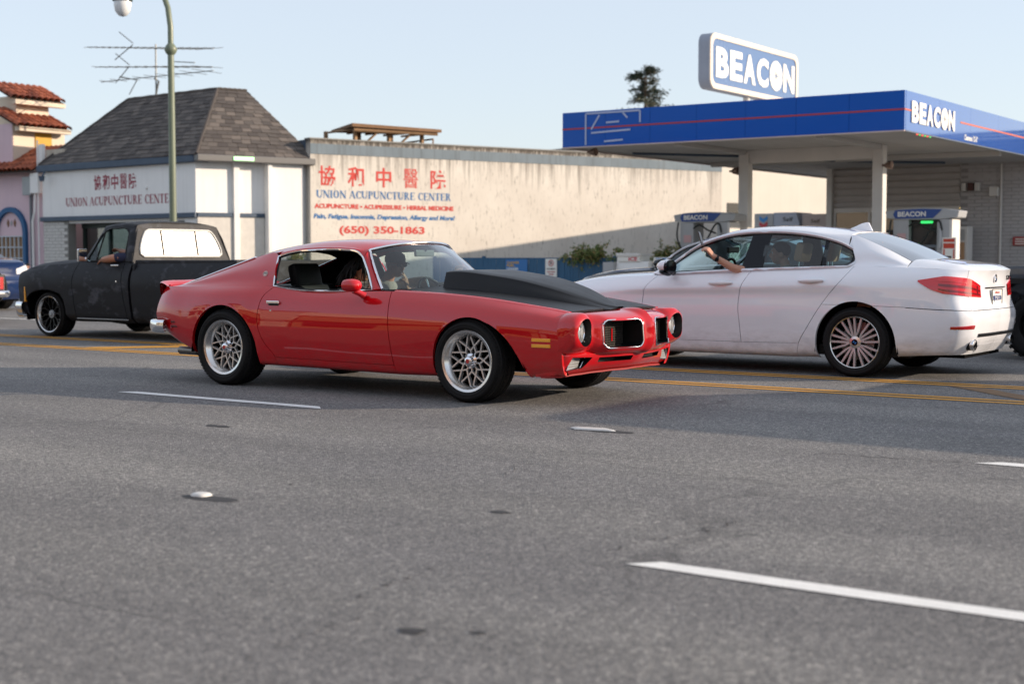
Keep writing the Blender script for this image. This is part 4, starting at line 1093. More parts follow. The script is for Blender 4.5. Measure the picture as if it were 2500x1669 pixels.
def creeper(x, y, z, w, h, droop, n, label, seed):
    rnd = random.Random(seed)
    o = empty('creeper', (x, y, 0.9), 0, label, 'plant', 'creepers over the fence')
    st, lf = MB(), MB()
    for i in range(n):
        ang = rnd.uniform(0, 2*math.pi); up = rnd.random(); L = h*rnd.uniform(0.5, 1.15)
        p = Vector((rnd.gauss(0, w*0.28), rnd.uniform(-0.15, 0.25), z-0.9+rnd.uniform(-0.1, 0.1))); P = [p.copy()]
        d = Vector((rnd.gauss(0, 0.5), rnd.uniform(-0.5, 0.2), rnd.uniform(0.4, 1.0))).normalized()
        for k in range(9):
            p = p+d*L/7; d = (d+Vector((rnd.gauss(0, 0.18), rnd.gauss(-0.05, 0.12), -droop*rnd.uniform(0.1, 0.5)))).normalized(); P.append(p.copy())
            for q in range(7):
                lf_d = Vector((rnd.gauss(0, 1), rnd.gauss(0, 1), rnd.gauss(0.1, 0.8)))
                leaf_quad(lf, p+Vector((rnd.gauss(0, 0.03), rnd.gauss(0, 0.03), rnd.gauss(0, 0.03))), lf_d, rnd.uniform(0.04, 0.085), rnd.uniform(0.025, 0.05), rnd)
        st.tube([tuple(q) for q in P], 0.005, 4)
    st.obj('stems', M_TWIG, o, weld=False); lf.obj('foliage', M_LEAF, o, weld=False)
creeper(-19.55, 31.32, 1.08, 1.0, 0.40, 0.8, 70, 'bushy creeper spilling over the blue fence beside the ice chest', 3)
creeper(-18.3, 33.2, 1.05, 0.6, 0.34, 0.5, 34, 'thin creeper sprigs behind the ice chest', 5)
creeper(-17.4, 33.3, 1.10, 0.9, 0.44, 0.4, 60, 'green creeper above the ice chest sign', 6)
creeper(-16.35, 33.3, 1.15, 1.2, 0.44, 0.3, 80, 'wide creeper hedge left of the left petrol pump', 8)
creeper(-29.6, 31.0, 0.95, 0.5, 0.35, 0.5, 12, 'small weed at the foot of the clinic side wall', 9)

def conifer(x, y, h, w, label, seed):
    rnd = random.Random(seed)
    o = empty('conifer_tree', (x, y, 0), 0, label, 'tree')
    MB().tube([(0, 0, 0), (0.05, 0, h*0.5), (0, 0.05, h*0.99)], [0.30, 0.17, 0.03], 8).obj('trunk', M_TWIG, o)
    br, lf = MB(), MB()
    z = h*0.35
    while z < h*0.985:
        f = (h-z)/(h*0.65); L0 = w*(0.12+0.88*f**0.8)
        for k in range(4):
            a = rnd.uniform(0, 2*math.pi); L = L0*rnd.uniform(0.45, 1.15)
            if rnd.random() < 0.15: continue
            p = Vector((0, 0, z)); d = Vector((math.cos(a), math.sin(a), rnd.uniform(0.05, 0.35))); P = [p.copy()]
            for s in range(6):
                p = p+d*L/6; d.z -= 0.06; P.append(p.copy())
                if s >= 1:
                    for q in range(20):
                        dd = d+Vector((rnd.gauss(0, 0.8), rnd.gauss(0, 0.8), rnd.gauss(0.0, 0.55)))
                        leaf_quad(lf, p+Vector((rnd.gauss(0, 0.13), rnd.gauss(0, 0.13), rnd.gauss(0, 0.09))), dd, rnd.uniform(0.12, 0.30), rnd.uniform(0.05, 0.09), rnd)
            br.tube([tuple(q) for q in P], [0.05-0.006*i for i in range(7)], 4)
        z += h*0.02
    br.obj('branches', M_TWIG, o, weld=False); lf.obj('crown', M_NEEDLE, o, weld=False)
conifer(-44.3, 77.5, 13.0, 3.3, 'lone conifer showing above the blue canopy against the sky', 11)

# ------------------------------------------------------------------ street lamp
M_LPOST = dirty('sage green lamp post', (0.16, 0.19, 0.13), 0.4, 0.2, 2.0, 0.03, 25)
lp = empty('street_lamp', (-26.25, 23.3, 0.127), 0, 'sage green street lamp with curved arm and glass globe', 'street lamp')
def lpart(b, n, m, **k): return put(b, n, m, lp, **k)
lpart(MB().lathe([(0.0, 0.127), (0.20, 0.127), (0.20, 0.25), (0.14, 0.5), (0.10, 0.9), (0.085, 1.0), (0.085, 2.0), (0.075, 6.0)], 20, 'Z', (-26.25, 23.3, 0)), 'post', M_LPOST, smooth=40)
lpart(MB().lathe([(0.075, 5.93), (0.12, 5.98), (0.155, 6.06), (0.12, 6.14), (0.075, 6.2)], 20, 'Z', (-26.25, 23.3, 0)), 'collar', M_LPOST, smooth=60)
pts = [(-26.25, 6.0), (-26.25, 6.6), (-26.33, 7.05), (-26.52, 7.45), (-26.8, 7.75), (-27.15, 7.95), (-27.5, 7.97), (-27.8, 7.82), (-27.93, 7.55), (-27.95, 7.45)]
lpart(MB().tube([(x, 23.3, z) for x, z in pts], [0.068]*4+[0.05]*4+[0.04, 0.04], 12), 'arm', M_LPOST, smooth=60)
lpart(MB().lathe([(0.03, 7.62), (0.12, 7.55), (0.23, 7.44), (0.25, 7.38), (0.22, 7.36), (0.0, 7.36)], 20, 'Z', (-27.95, 23.3, 0)), 'lamp_hood', mat('dark green hood', (0.03, 0.06, 0.05), 0.4), smooth=50)
lpart(MB().lathe([(0.205, 7.37), (0.215, 7.28), (0.18, 7.12), (0.10, 7.02), (0.0, 6.99)], 20, 'Z', (-27.95, 23.3, 0)), 'globe', mat('frosted globe', (0.72, 0.74, 0.76), 0.15), smooth=60)
# ------------------------------------------------------------------ car building kit
def pchip(x, y, q):
    """shape-preserving cubic through (x, y[..]) along axis 0"""
    x = np.asarray(x, float); y = np.asarray(y, float); n = len(x)
    h = np.diff(x); hs = h.reshape(-1, *([1]*(y.ndim-1)))
    dl = np.diff(y, axis=0)/hs
    d = np.zeros_like(y)
    if n == 2: d[:] = dl[0]
    else:
        for i in range(1, n-1):
            w1, w2 = 2*h[i]+h[i-1], h[i]+2*h[i-1]
            a, b = dl[i-1], dl[i]
            with np.errstate(divide='ignore', invalid='ignore'):
                hm = (w1+w2)/(w1/a+w2/b)
            d[i] = np.where(a*b > 0, np.nan_to_num(hm), 0)
        d[0] = dl[0]; d[-1] = dl[-1]
    q = np.asarray(q, float); k = np.clip(np.searchsorted(x, q, 'right')-1, 0, n-2)
    t = ((q-x[k])/h[k]).reshape(-1, *([1]*(y.ndim-1))); hk = h[k].reshape(t.shape)
    return (2*t**3-3*t**2+1)*y[k]+(t**3-2*t**2+t)*hk*d[k]+(-2*t**3+3*t**2)*y[k+1]+(t**3-t**2)*hk*d[k+1]

def cubic(x, y, q):
    """Catmull-Rom style (non-uniform) cubic, smoother than pchip"""
    x = np.asarray(x, float); y = np.asarray(y, float); n = len(x)
    if n == 2: return pchip(x, y, q)
    d = np.zeros_like(y)
    h = np.diff(x); hs = h.reshape(-1, *([1]*(y.ndim-1))); dl = np.diff(y, axis=0)/hs
    for i in range(1, n-1): d[i] = (dl[i-1]*h[i]+dl[i]*h[i-1])/(h[i]+h[i-1])
    d[0] = 1.5*dl[0]-0.5*d[1]; d[-1] = 1.5*dl[-1]-0.5*d[-2]
    q = np.asarray(q, float); k = np.clip(np.searchsorted(x, q, 'right')-1, 0, n-2)
    t = ((q-x[k])/h[k]).reshape(-1, *([1]*(y.ndim-1))); hk = h[k].reshape(t.shape)
    return (2*t**3-3*t**2+1)*y[k]+(t**3-2*t**2+t)*hk*d[k]+(-2*t**3+3*t**2)*y[k+1]+(t**3-t**2)*hk*d[k+1]

def surf(keys, nu, nv, fu=cubic, fv=cubic):
    """keys[S][K] -> dense grid; nu, nv = cells per interval (int or list). Station rows are kept exactly."""
    A = np.array(keys, float); S, K, _ = A.shape
    if isinstance(nu, int): nu = [nu]*(S-1)
    if isinstance(nv, int): nv = [nv]*(K-1)
    pu = np.concatenate([[0], np.cumsum(np.maximum(1e-4, np.linalg.norm(np.diff(A, axis=0), axis=2).mean(1)))])
    pv = np.concatenate([[0], np.cumsum(np.maximum(1e-4, np.linalg.norm(np.diff(A, axis=1), axis=2).mean(0)))])
    qu = np.concatenate([np.linspace(pu[i], pu[i+1], nu[i], endpoint=False) for i in range(S-1)]+[[pu[-1]]])
    qv = np.concatenate([np.linspace(pv[i], pv[i+1], nv[i], endpoint=False) for i in range(K-1)]+[[pv[-1]]])
    B = fu(pu, A, qu)
    return np.swapaxes(fv(pv, np.swapaxes(B, 0, 1), qv), 0, 1)

def curve(pts, n, f=cubic):
    A = np.array(pts, float); p = np.concatenate([[0], np.cumsum(np.linalg.norm(np.diff(A, axis=0), axis=1))])
    return f(p, A, np.linspace(0, p[-1], n))

def arch_cut(P, arches):
    """open wheel arches in a side grid: drop the cells inside and snap the rim to the outline"""
    P = P.copy(); U, V, _ = P.shape; ins = np.zeros((U, V), bool)
    for cx, cz, fn in arches:
        dx, dz = P[..., 0]-cx, P[..., 2]-cz
        an = np.arctan2(dz, dx); Rr = np.vectorize(fn)(an); ins |= np.hypot(dx, dz) < Rr
    keep = ~(ins[:-1, :-1] & ins[1:, :-1] & ins[:-1, 1:] & ins[1:, 1:])
    for cx, cz, fn in arches:
        dx, dz = P[..., 0]-cx, P[..., 2]-cz
        an = np.arctan2(dz, dx); Rr = np.vectorize(fn)(an); inn = np.hypot(dx, dz) < Rr
        P[..., 0] = np.where(inn, cx+Rr*np.cos(an), P[..., 0]); P[..., 2] = np.where(inn, cz+Rr*np.sin(an), P[..., 2])
    # drop cells that collapsed onto the rim
    for i in range(U-1):
        for j in range(V-1):
            if keep[i, j] and ins[i, j]+ins[i+1, j]+ins[i, j+1]+ins[i+1, j+1] == 3:
                pass
    return P, keep

def arch_fn(table):
    """table of (degrees, radius) -> radius function of angle"""
    tt = sorted(table); xs = [t[0] for t in tt]; ys = [t[1] for t in tt]
    xs = [xs[-1]-360]+xs+[xs[0]+360]; ys = [ys[-1]]+ys+[ys[0]]
    return lambda a: float(np.interp(math.degrees(a), xs, ys))

def skin(name, P, m, parent, sgn=1, mask=None, gap=(0, 0, 0, 0), skirt=0.02, smooth=38, both=False, g=0.0038, inward=None, arches=()):
    """a body panel from a grid. gap=(u0,u1,v0,v1) flags pull that border back to leave a shut line; skirt folds the border in"""
    P = np.array(P, float).copy()
    def pull(A, B):
        d = B-A; L = np.linalg.norm(d, axis=-1, keepdims=True); return A+d/np.maximum(L, 1e-6)*np.minimum(g, L*0.45)
    if gap[0]: P[0] = pull(P[0], P[1])
    if gap[1]: P[-1] = pull(P[-1], P[-2])
    if gap[2]: P[:, 0] = pull(P[:, 0], P[:, 1])
    if gap[3]: P[:, -1] = pull(P[:, -1], P[:, -2])
    P[..., 1] *= sgn
    bm = bmesh.new(); U, V, _ = P.shape
    vs = [[bm.verts.new(P[i, j]) for j in range(V)] for i in range(U)]
    for i in range(U-1):
        for j in range(V-1):
            if mask is not None and not mask[i][j]: continue
            q = [vs[i][j], vs[i+1][j], vs[i+1][j+1], vs[i][j+1]]
            if sgn < 0: q.reverse()
            try: bm.faces.new(q)
            except ValueError: pass
    bmesh.ops.remove_doubles(bm, verts=bm.verts[:], dist=2e-5)
    bmesh.ops.dissolve_degenerate(bm, edges=bm.edges[:], dist=1e-5)
    loose = [q for q in bm.verts if not q.link_faces]
    if loose: bmesh.ops.delete(bm, geom=loose, context='VERTS')
    if both:
        geo = bm.verts[:]+bm.edges[:]+bm.faces[:]
        r = bmesh.ops.duplicate(bm, geom=geo)
        nv = [e for e in r['geom'] if isinstance(e, bmesh.types.BMVert)]
        for q in nv: q.co.y *= -1
        bmesh.ops.reverse_faces(bm, faces=[e for e in r['geom'] if isinstance(e, bmesh.types.BMFace)])
        bmesh.ops.remove_doubles(bm, verts=bm.verts[:], dist=1e-4)
    bmesh.ops.recalc_face_normals(bm, faces=bm.faces[:])
    if skirt > 0:
        ed = [e for e in bm.edges if len(e.link_faces) == 1]
        if ed:
            nrm = {}
            for e in ed:
                for q in e.verts:
                    if q not in nrm:
                        n = Vector((0, 0, 0))
                        for f in q.link_faces: n += f.normal*f.calc_area()
                        n.normalize(); nrm[q] = n
            # which way is in: towards the car's middle
            c = Vector((0, 0, 0))
            for q in bm.verts: c += q.co
            c /= len(bm.verts)
            tgt = Vector(inward) if inward is not None else Vector((c.x, 0.0, c.z*0.8))
            r = bmesh.ops.extrude_edge_only(bm, edges=ed)
            new = [e for e in r['geom'] if isinstance(e, bmesh.types.BMVert)]
            old = list(nrm.keys())
            from mathutils import kdtree
            kd = kdtree.KDTree(len(old))
            for i, q in enumerate(old): kd.insert(q.co, i)
            kd.balance()
            for q in new:
                _, i, _ = kd.find(q.co); n = nrm[old[i]]
                if n.dot(tgt-q.co) > 0: dd = n
                else: dd = -n
                for cx, cz, fn in arches:
                    if abs(math.hypot(q.co.x-cx, q.co.z-cz)-fn(math.atan2(q.co.z-cz, q.co.x-cx))) < 1.5e-3:
                        dd = Vector((0, -1 if q.co.y > 0 else 1, 0))
                q.co = q.co+dd*skirt
            bmesh.ops.recalc_face_normals(bm, faces=bm.faces[:])
    me = bpy.data.meshes.new(name); bm.to_mesh(me); bm.free()
    me.shade_smooth(); me.set_sharp_from_angle(angle=R(smooth))
    return link(name, me, m, parent)

def solid_cut(name, b, cutters, m, parent, smooth=35, bevel=0.0, fillmat=None):
    """closed solid minus cutters (exact boolean), result as ONE mesh"""
    me = b.mesh(name); o = bpy.data.objects.new(name, me); COL.objects.link(o); tmp = [o]
    me.materials.append(m)
    for c in cutters:
        cm = c.mesh('cut'); co = bpy.data.objects.new('cut', cm); COL.objects.link(co); tmp.append(co)
        if fillmat: cm.materials.append(fillmat)
        md = o.modifiers.new('cut', 'BOOLEAN'); md.operation = 'DIFFERENCE'; md.solver = 'EXACT'; md.object = co
        if fillmat: md.material_mode = 'TRANSFER'
    if bevel > 0:
        md = o.modifiers.new('bev', 'BEVEL'); md.width = bevel; md.segments = 2; md.limit_method = 'ANGLE'; md.angle_limit = R(40)
    bpy.context.view_layer.update()
    res = bpy.data.meshes.new_from_object(o.evaluated_get(bpy.context.evaluated_depsgraph_get()))
    for t in tmp: bpy.data.objects.remove(t)
    res.name = name
    res.shade_smooth(); res.set_sharp_from_angle(angle=R(smooth))
    r = bpy.data.objects.new(name, res); COL.objects.link(r); r.parent = parent
    return r

# ---- materials shared by the cars
def paint(name, col, rough=0.25, flake=0.0, coat=1.0, metal=0.0, peel=0.015, ior=1.48):
    m = mat(name, col, rough, metal, coat=coat, coat_rough=0.012, spec=0.06, coat_ior=ior); t = NT(m)
    v = t.coord()
    n1 = t.noise(v, 2.2, 4, 0.6)
    t.color(t.mix(t.math('MULTIPLY', n1, 0.18), col, tuple(c*0.72 for c in col)))
    # road dust and splash settling on the lowest panels
    co = t.n('ShaderNodeTexCoord'); sz = t.n('ShaderNodeSeparateXYZ'); t.l(co.outputs['Object'], sz.inputs[0])
    low = t.n('ShaderNodeMapRange'); low.inputs['From Min'].default_value = 0.52; low.inputs['From Max'].default_value = 0.20; t.l(sz.outputs['Z'], low.inputs['Value'])
    dst = t.math('MULTIPLY', t.math('MULTIPLY', low.outputs[0], t.ramp(t.noise(t.coord(scale=(1, 1, 2.5)), 7.0, 6, 0.7), [(0.42, (0, 0, 0)), (0.7, (1, 1, 1))])), 0.35)
    base = t.b.inputs['Base Color'].links[0].from_socket
    t.color(t.mix(dst, base, (0.10, 0.085, 0.07)))
    t.rough(t.math('ADD', t.math('MULTIPLY', dst, 0.5), rough))
    # orange peel: very fine ripple under the lacquer
    q = t.n('ShaderNodeBump'); q.inputs['Strength'].default_value = peel; q.inputs['Distance'].default_value = 0.004
    t.l(t.noise(v, 9.0, 2, 0.4), q.inputs['Height']); t.l(q.outputs[0], t.b.inputs['Coat Normal'])
    return m
M_CHROME = mat('chrome', (0.82, 0.82, 0.84), 0.07, 1.0)
M_ALLOY = mat('machined alloy', (0.70, 0.68, 0.66), 0.22, 1.0)
M_RUBBER = dirty('tyre rubber', (0.010, 0.010, 0.0105), 0.7, 0.3, 6.0, 0.1, 60); M_RUBBER.node_tree.nodes['Principled BSDF'].inputs['Specular IOR Level'].default_value = 0.22
M_BLACK = mat('flat black', (0.004, 0.004, 0.0045), 0.95, spec=0.05)
M_TRIMB = mat('black trim', (0.008, 0.008, 0.009), 0.4, spec=0.25)
M_GRILL = mat('grille bars', (0.12, 0.11, 0.10), 0.35, 0.6)
M_AMBER = mat('amber lens', (0.95, 0.40, 0.03), 0.15, coat=1.0)
M_REDLENS = mat('red lens', (0.45, 0.008, 0.012), 0.12, coat=1.0)
M_LENS = mat('headlamp lens', (0.62, 0.63, 0.64), 0.12, 0.5, coat=1.0)
M_VINYL = mat('black vinyl', (0.008, 0.008, 0.009), 0.45, spec=0.2)
M_CARPET = mat('dark carpet', (0.02, 0.02, 0.02), 0.95)

def tyre(parent, r, rim_r, w0, w1, name='tyre', tread=True, blocks=64):
    """tyre about the Y axis between y=w0 (inner) and y=w1 (outer)"""
    W = w1-w0; h = r-rim_r
    prof = [(rim_r-0.005, w0+0.025), (rim_r+0.012, w0+0.008), (rim_r+h*0.35, w0-0.006), (rim_r+h*0.7, w0+0.0), (r-0.022, w0+0.012), (r-0.006, w0+0.030)]
    tr = []
    k = 4
    for i in range(k):
        a = w0+0.030+(W-0.06)*i/k; c = w0+0.030+(W-0.06)*(i+1)/k
        tr += [(r, a+0.004), (r, c-0.006), (r-0.007, c-0.004), (r-0.007, c+0.002)]
    tr = tr[:-2]
    prof = prof+tr+[(r-0.006, w1-0.030), (r-0.022, w1-0.012), (rim_r+h*0.7, w1-0.0), (rim_r+h*0.55, w1+0.004), (rim_r+h*0.5, w1+0.002), (rim_r+h*0.3, w1+0.004), (rim_r+0.012, w1-0.008), (rim_r-0.005, w1-0.025)]
    b = MB().lathe(prof, 72, 'Y')
    t_ = b.obj(name, M_RUBBER, parent, smooth=32)
    if tread:
        # slanted sipes across the shoulders, real grooves stand as raised blocks
        c = MB()
        for s, (ya, yb) in ((1, (w1-0.068, w1-0.012)), (-1, (w0+0.012, w0+0.068)), (1, (w0+W*0.42, w0+W*0.58))):
            for i in range(blocks):
                a0 = 2*math.pi*i/blocks; a1 = a0+2*math.pi/blocks*0.62; sk = 2*math.pi/blocks*0.8*s
                pts = []
                for a, y in ((a0, ya), (a1, ya), (a1+sk, yb), (a0+sk, yb)):
                    edge = min(y-w0, w1-y); rr = r+0.003 if edge > 0.03 else r-0.010
                    pts.append((rr*math.cos(a), y, rr*math.sin(a)))
                c.poly(pts)
        tag(c.obj('tread_blocks', M_RUBBER, t_, weld=False), kind='stuff')
    return t_

def bar(b, p0, p1, wd, y0, y1, taper=1.0):
    """flat spoke in the wheel plane (x,z) from p0 to p1, between depths y0(back) and y1(front)"""
    d = Vector((p1[0]-p0[0], p1[1]-p0[1])); n = Vector((-d.y, d.x)).normalized()*wd/2
    q = [(p0[0]+n.x, p0[1]+n.y), (p0[0]-n.x, p0[1]-n.y), (p1[0]-n.x*taper, p1[1]-n.y*taper), (p1[0]+n.x*taper, p1[1]+n.y*taper)]
    yy0 = y0 if isinstance(y0, tuple) else (y0, y0); yy1 = y1 if isinstance(y1, tuple) else (y1, y1)
    k = len(b.v)
    dep0 = [yy0[0], yy0[0], yy0[1], yy0[1]]; dep1 = [yy1[0], yy1[0], yy1[1], yy1[1]]
    b.v += [(q[i][0], dep0[i], q[i][1]) for i in range(4)]+[(q[i][0]*1.0, dep1[i], q[i][1]) for i in range(4)]
    b.f += [(k, k+1, k+2, k+3), (k+4, k+7, k+6, k+5)]+[(k+i, k+4+i, k+4+(i+1) % 4, k+(i+1) % 4) for i in range(4)]

def pol(r, deg): return (r*math.cos(R(deg)), r*math.sin(R(deg)))

def place_wheel(parent, builder, x, y, z, sgn, rot=0.0, steer=0.0):
    """builder makes a wheel with its outer face at +Y; sgn = +1 left side, -1 right side"""
    e = bpy.data.objects.new('wheel', None); e.empty_display_size = 0.1; COL.objects.link(e); e.parent = parent
    builder(e)
    e.location = (x, y, z)
    e.rotation_euler = (0, R(rot), (0 if sgn > 0 else math.pi)+R(steer))
    return e

def rim_barrel(e, rim_r, w0, w1, lip, m_lip, m_in):
    b = MB().lathe([(rim_r-0.012, w0), (rim_r-0.02, w1-0.05), (rim_r-0.03, w1-0.06)], 60, 'Y'); b.obj('rim_barrel', m_in, e, smooth=40)
    b = MB().lathe([(rim_r+0.008, w1-0.022), (rim_r+0.010, w1-0.006), (rim_r+0.002, w1), (rim_r-lip*0.35, w1-0.006), (rim_r-lip*0.6, w1-0.03), (rim_r-lip, w1-0.055), (rim_r-lip, w1-0.08)], 72, 'Y'); b.obj('rim_lip', m_lip, e, smooth=40)

def brake(e, r, y):
    MB().lathe([(0.0, y), (r, y), (r, y-0.025), (0, y-0.025)], 40, 'Y').obj('brake_disc', mat('brake iron', (0.22, 0.21, 0.20), 0.4, 0.8), e)
    MB().box((-r*0.75, y-0.03, r*0.5), (r*0.2, y+0.035, r*1.05), bev=0.01).obj('brake_caliper', mat('caliper', (0.16, 0.04, 0.035), 0.5), e)

# ------------------------------------------------------------------ red muscle car
M_RED = paint('red car paint', (0.53, 0.003, 0.008), 0.3, ior=1.66)
M_HOODB = dirty('satin black hood', (0.009, 0.010, 0.012), 0.42, 0.2, 3.0, 0.02, 80); M_HOODB.node_tree.nodes['Principled BSDF'].inputs['Specular IOR Level'].default_value = 0.28
M_SPOKE = mat('cast silver spokes', (0.70, 0.69, 0.68), 0.3, 0.6)
M_CARGLASS = glass('car side glass', (0.78, 0.86, 0.86), 1.0)
M_WSGLASS = glass('windscreen glass', (0.60, 0.78, 0.80), 2.2)
red = empty('muscle_car', (-9.55, 9.95, 0.0), 0, 'red two-door muscle car with black scooped hood, driving in the nearest lane', 'car')
ZR = dict()
rows_z = [.20, .22, .28, .42, .56, .70, .81, .89]
def stn(x, z, w_):
    xs = x if isinstance(x, (list, tuple)) else [x]*8
    return [(xs[i], w_[i], z[i]) for i in range(8)]
KEYS = [
 stn([-.96, -.985, -1.0, -1.015, -1.02, -.985, -.945, -.92], [.47, .48, .51, .56, .63, .74, .83, .885], [.70, .73, .755, .78, .79, .785, .765, .735]),
 stn([-.86, -.87, -.88, -.885, -.885, -.87, -.85, -.83], [.44, .45, .49, .56, .63, .74, .83, .885], [.75, .785, .81, .83, .84, .83, .80, .755]),
 stn(-.50, [.30, .32, .38, .48, .60, .72, .825, .885], [.78, .845, .875, .90, .905, .892, .855, .79]),
 stn(-.12, [.22, .24, .30, .44, .58, .72, .83, .893], [.80, .865, .895, .918, .932, .925, .89, .815]),
 stn(.25, [.20, .22, .28, .42, .57, .715, .83, .90], [.80, .87, .90, .922, .932, .92, .885, .82]),
 stn([.66, .65, .64, .515, .455, .45, .48, .57], [.198, .218, .278, .42, .56, .70, .815, .902], [.80, .865, .89, .915, .924, .908, .872, .815]),
 stn(1.02, [.195, .215, .275, .42, .56, .70, .80, .868], [.79, .86, .885, .912, .92, .903, .868, .808]),
 stn(1.5, [.19, .21, .27, .42, .56, .70, .80, .868], [.79, .86, .885, .91, .918, .90, .865, .805]),
 stn([2.0, 2.0, 1.995, 1.975, 1.96, 1.945, 1.93, 1.905], [.185, .205, .265, .42, .56, .70, .80, .876], [.79, .855, .882, .908, .918, .90, .862, .80]),
 stn(2.3, [.19, .21, .27, .42, .56, .69, .79, .862], [.79, .85, .88, .905, .92, .903, .86, .79]),
 stn(2.76, [.20, .22, .28, .42, .56, .68, .77, .835], [.78, .84, .88, .912, .928, .912, .862, .775]),
 stn(3.15, [.22, .23, .28, .42, .55, .66, .735, .79], [.78, .835, .872, .902, .912, .897, .85, .755]),
 stn(3.45, [.24, .25, .30, .42, .54, .645, .71, .752], [.78, .82, .852, .88, .888, .872, .83, .73]),
 stn([3.63, 3.63, 3.635, 3.64, 3.645, 3.64, 3.63, 3.615], [.25, .26, .31, .42, .53, .625, .685, .725], [.77, .80, .832, .858, .866, .85, .808, .715]),
]
NU = [5, 16, 16, 16, 14, 18, 20, 18, 14, 20, 16, 14, 8]
NV = [2, 4, 8, 8, 8, 7, 5]
PS = surf(KEYS, NU, NV)
cu = np.concatenate([[0], np.cumsum(NU)]); cv = np.concatenate([[0], np.cumsum(NV)])
A_R = (0.0, 0.325, arch_fn([(90, .405), (60, .405), (30, .415), (0, .43), (-20, .46), (180, .425), (150, .41), (120, .405), (-160, .45), (-90, .45)]))
A_F = (2.76, 0.33, arch_fn([(90, .355), (60, .37), (35, .415), (12, .475), (-5, .54), (-18, .63), (180, .345), (150, .345), (120, .345), (-160, .36), (-90, .45)]))
PSc, KEEP = arch_cut(PS, [A_R, A_F])
jd = cv[2]
for s in (-1, 1):
    def sub(a, c, r0, r1, **k):
        return dict(P=PSc[a:c+1, r0:r1+1], mask=KEEP[a:c, r0:r1], **k)
    q = PSc
    cr, cf = cu[5], cu[8]
    # quarter (tail to door), door, fender, rocker under the door
    skin('quarter_panel', q[:cr+1], M_RED, red, s, KEEP[:cr], gap=(0, 1, 0, 0), skirt=0.03, arches=(A_R,))
    dr = skin('door', q[cr:cf+1, jd:], M_RED, red, s, KEEP[cr:cf, jd:], gap=(1, 1, 1, 0), skirt=0.025)
    skin('rocker_panel', q[cr:cf+1, :jd+1], M_RED, red, s, KEEP[cr:cf, :jd], skirt=0.02)
    skin('fender', q[cf:], M_RED, red, s, KEEP[cf:], gap=(1, 1, 0, 0), skirt=0.03, arches=(A_F,))
    inner = PSc.copy(); inner[..., 1] -= 0.045
    skin('inner_liner', inner, M_BLACK, red, s, KEEP, skirt=0)
    for (cx, cz, fn), wi in ((A_R, .52), (A_F, .55)):
        b = MB(); P = []
        for i in range(33):
            a = R(-5+190*i/32); rr = fn(a if a <= math.pi else a-2*math.pi)+0.012
            P.append([(cx+rr*math.cos(a), s*wi, cz+rr*math.sin(a)), (cx+rr*math.cos(a), s*0.885, cz+rr*math.sin(a))])
        b.grid(P); b.poly([(p[0][0], p[0][1], p[0][2]) for p in P]); b.obj('wheel_well', M_BLACK, red)
belt = PS[:, -1]      # shoulder line, tail to nose
def belt_at(x): 
    return np.array([x, np.interp(x, belt[:, 0], belt[:, 1]), np.interp(x, belt[:, 0], belt[:, 2])])
# fender tops and cowl, hood, scoop
xs_h = [1.93, 2.15, 2.5, 2.9, 3.25, 3.5, 3.60]
ftop = []
for x in xs_h:
    p = belt_at(x); ftop.append([p, p+np.array([0, -.022, .010]), p+np.array([0, -.055, .012])])
hk = []
for i, x in enumerate(xs_h):
    p = belt_at(x)+np.array([0, -.055, .012]); zc = p[2]+[.035, .035, .034, .03, .022, .012, .01][i]
    xo = 0.0 if i else 0.0
    hk.append([p, (x+(.10 if i == 0 else 0), p[1]*.72, p[2]*.45+zc*.55), (x+(.17 if i == 0 else 0.0), p[1]*.4, p[2]*.12+zc*.88), (x+(.2 if i == 0 else 0.0), 0, zc)])
HG = surf(hk, 8, 6)
for s in (-1, 1):
    skin('fender_top', surf(ftop, 8, 3), M_RED, red, s, skirt=0.012, gap=(0, 0, 0, 1), inward=(2.7, 0, 0.2))
skin('hood', HG, M_HOODB, red, 1, both=True, skirt=0.015, gap=(1, 1, 1, 0), inward=(2.7, 0, 0.2))
def hood_z(x, w_):
    i = np.argmin(np.abs(HG[:, 0, 0]-x)); return float(np.interp(-abs(w_), -HG[i, :, 1], HG[i, :, 2]))
sk = []
for x, wt, zt, wb in ((2.16, .385, 1.035, .435), (2.24, .39, 1.04, .44), (2.6, .37, 1.012, .435), (2.9, .335, .968, .41), (3.2, .265, .893, .355), (3.42, .185, .818, .28), (3.56, .115, .768, .21), (3.645, .07, .735, .15)):
    zb = hood_z(x, wb)-.008; zt = max(zt, hood_z(x, wt)+.001)
    zc = zt+.012
    sk.append([(x, wb, zb), (x, wb-.018, zb+(zt-zb)*.35), (x, wt+.006, zb+(zt-zb)*.90), (x, wt+.001, zt-.003), (x, wt-.010, zt+.001), (x, wt*.45, zc), (x, 0, zc)])
SG = surf(sk, 10, [3, 4, 2, 2, 4, 4])
skin('hood_scoop', SG, M_HOODB, red, 1, both=True, skirt=0.0)
b = MB(); pr = [tuple(p) for p in SG[0]]; pts = pr+[(p[0], -p[1], p[2]) for p in reversed(pr[:-1])]; b.poly([(p[0]+.002, p[1], p[2]) for p in pts]); b.obj('scoop_back', M_HOODB, red)
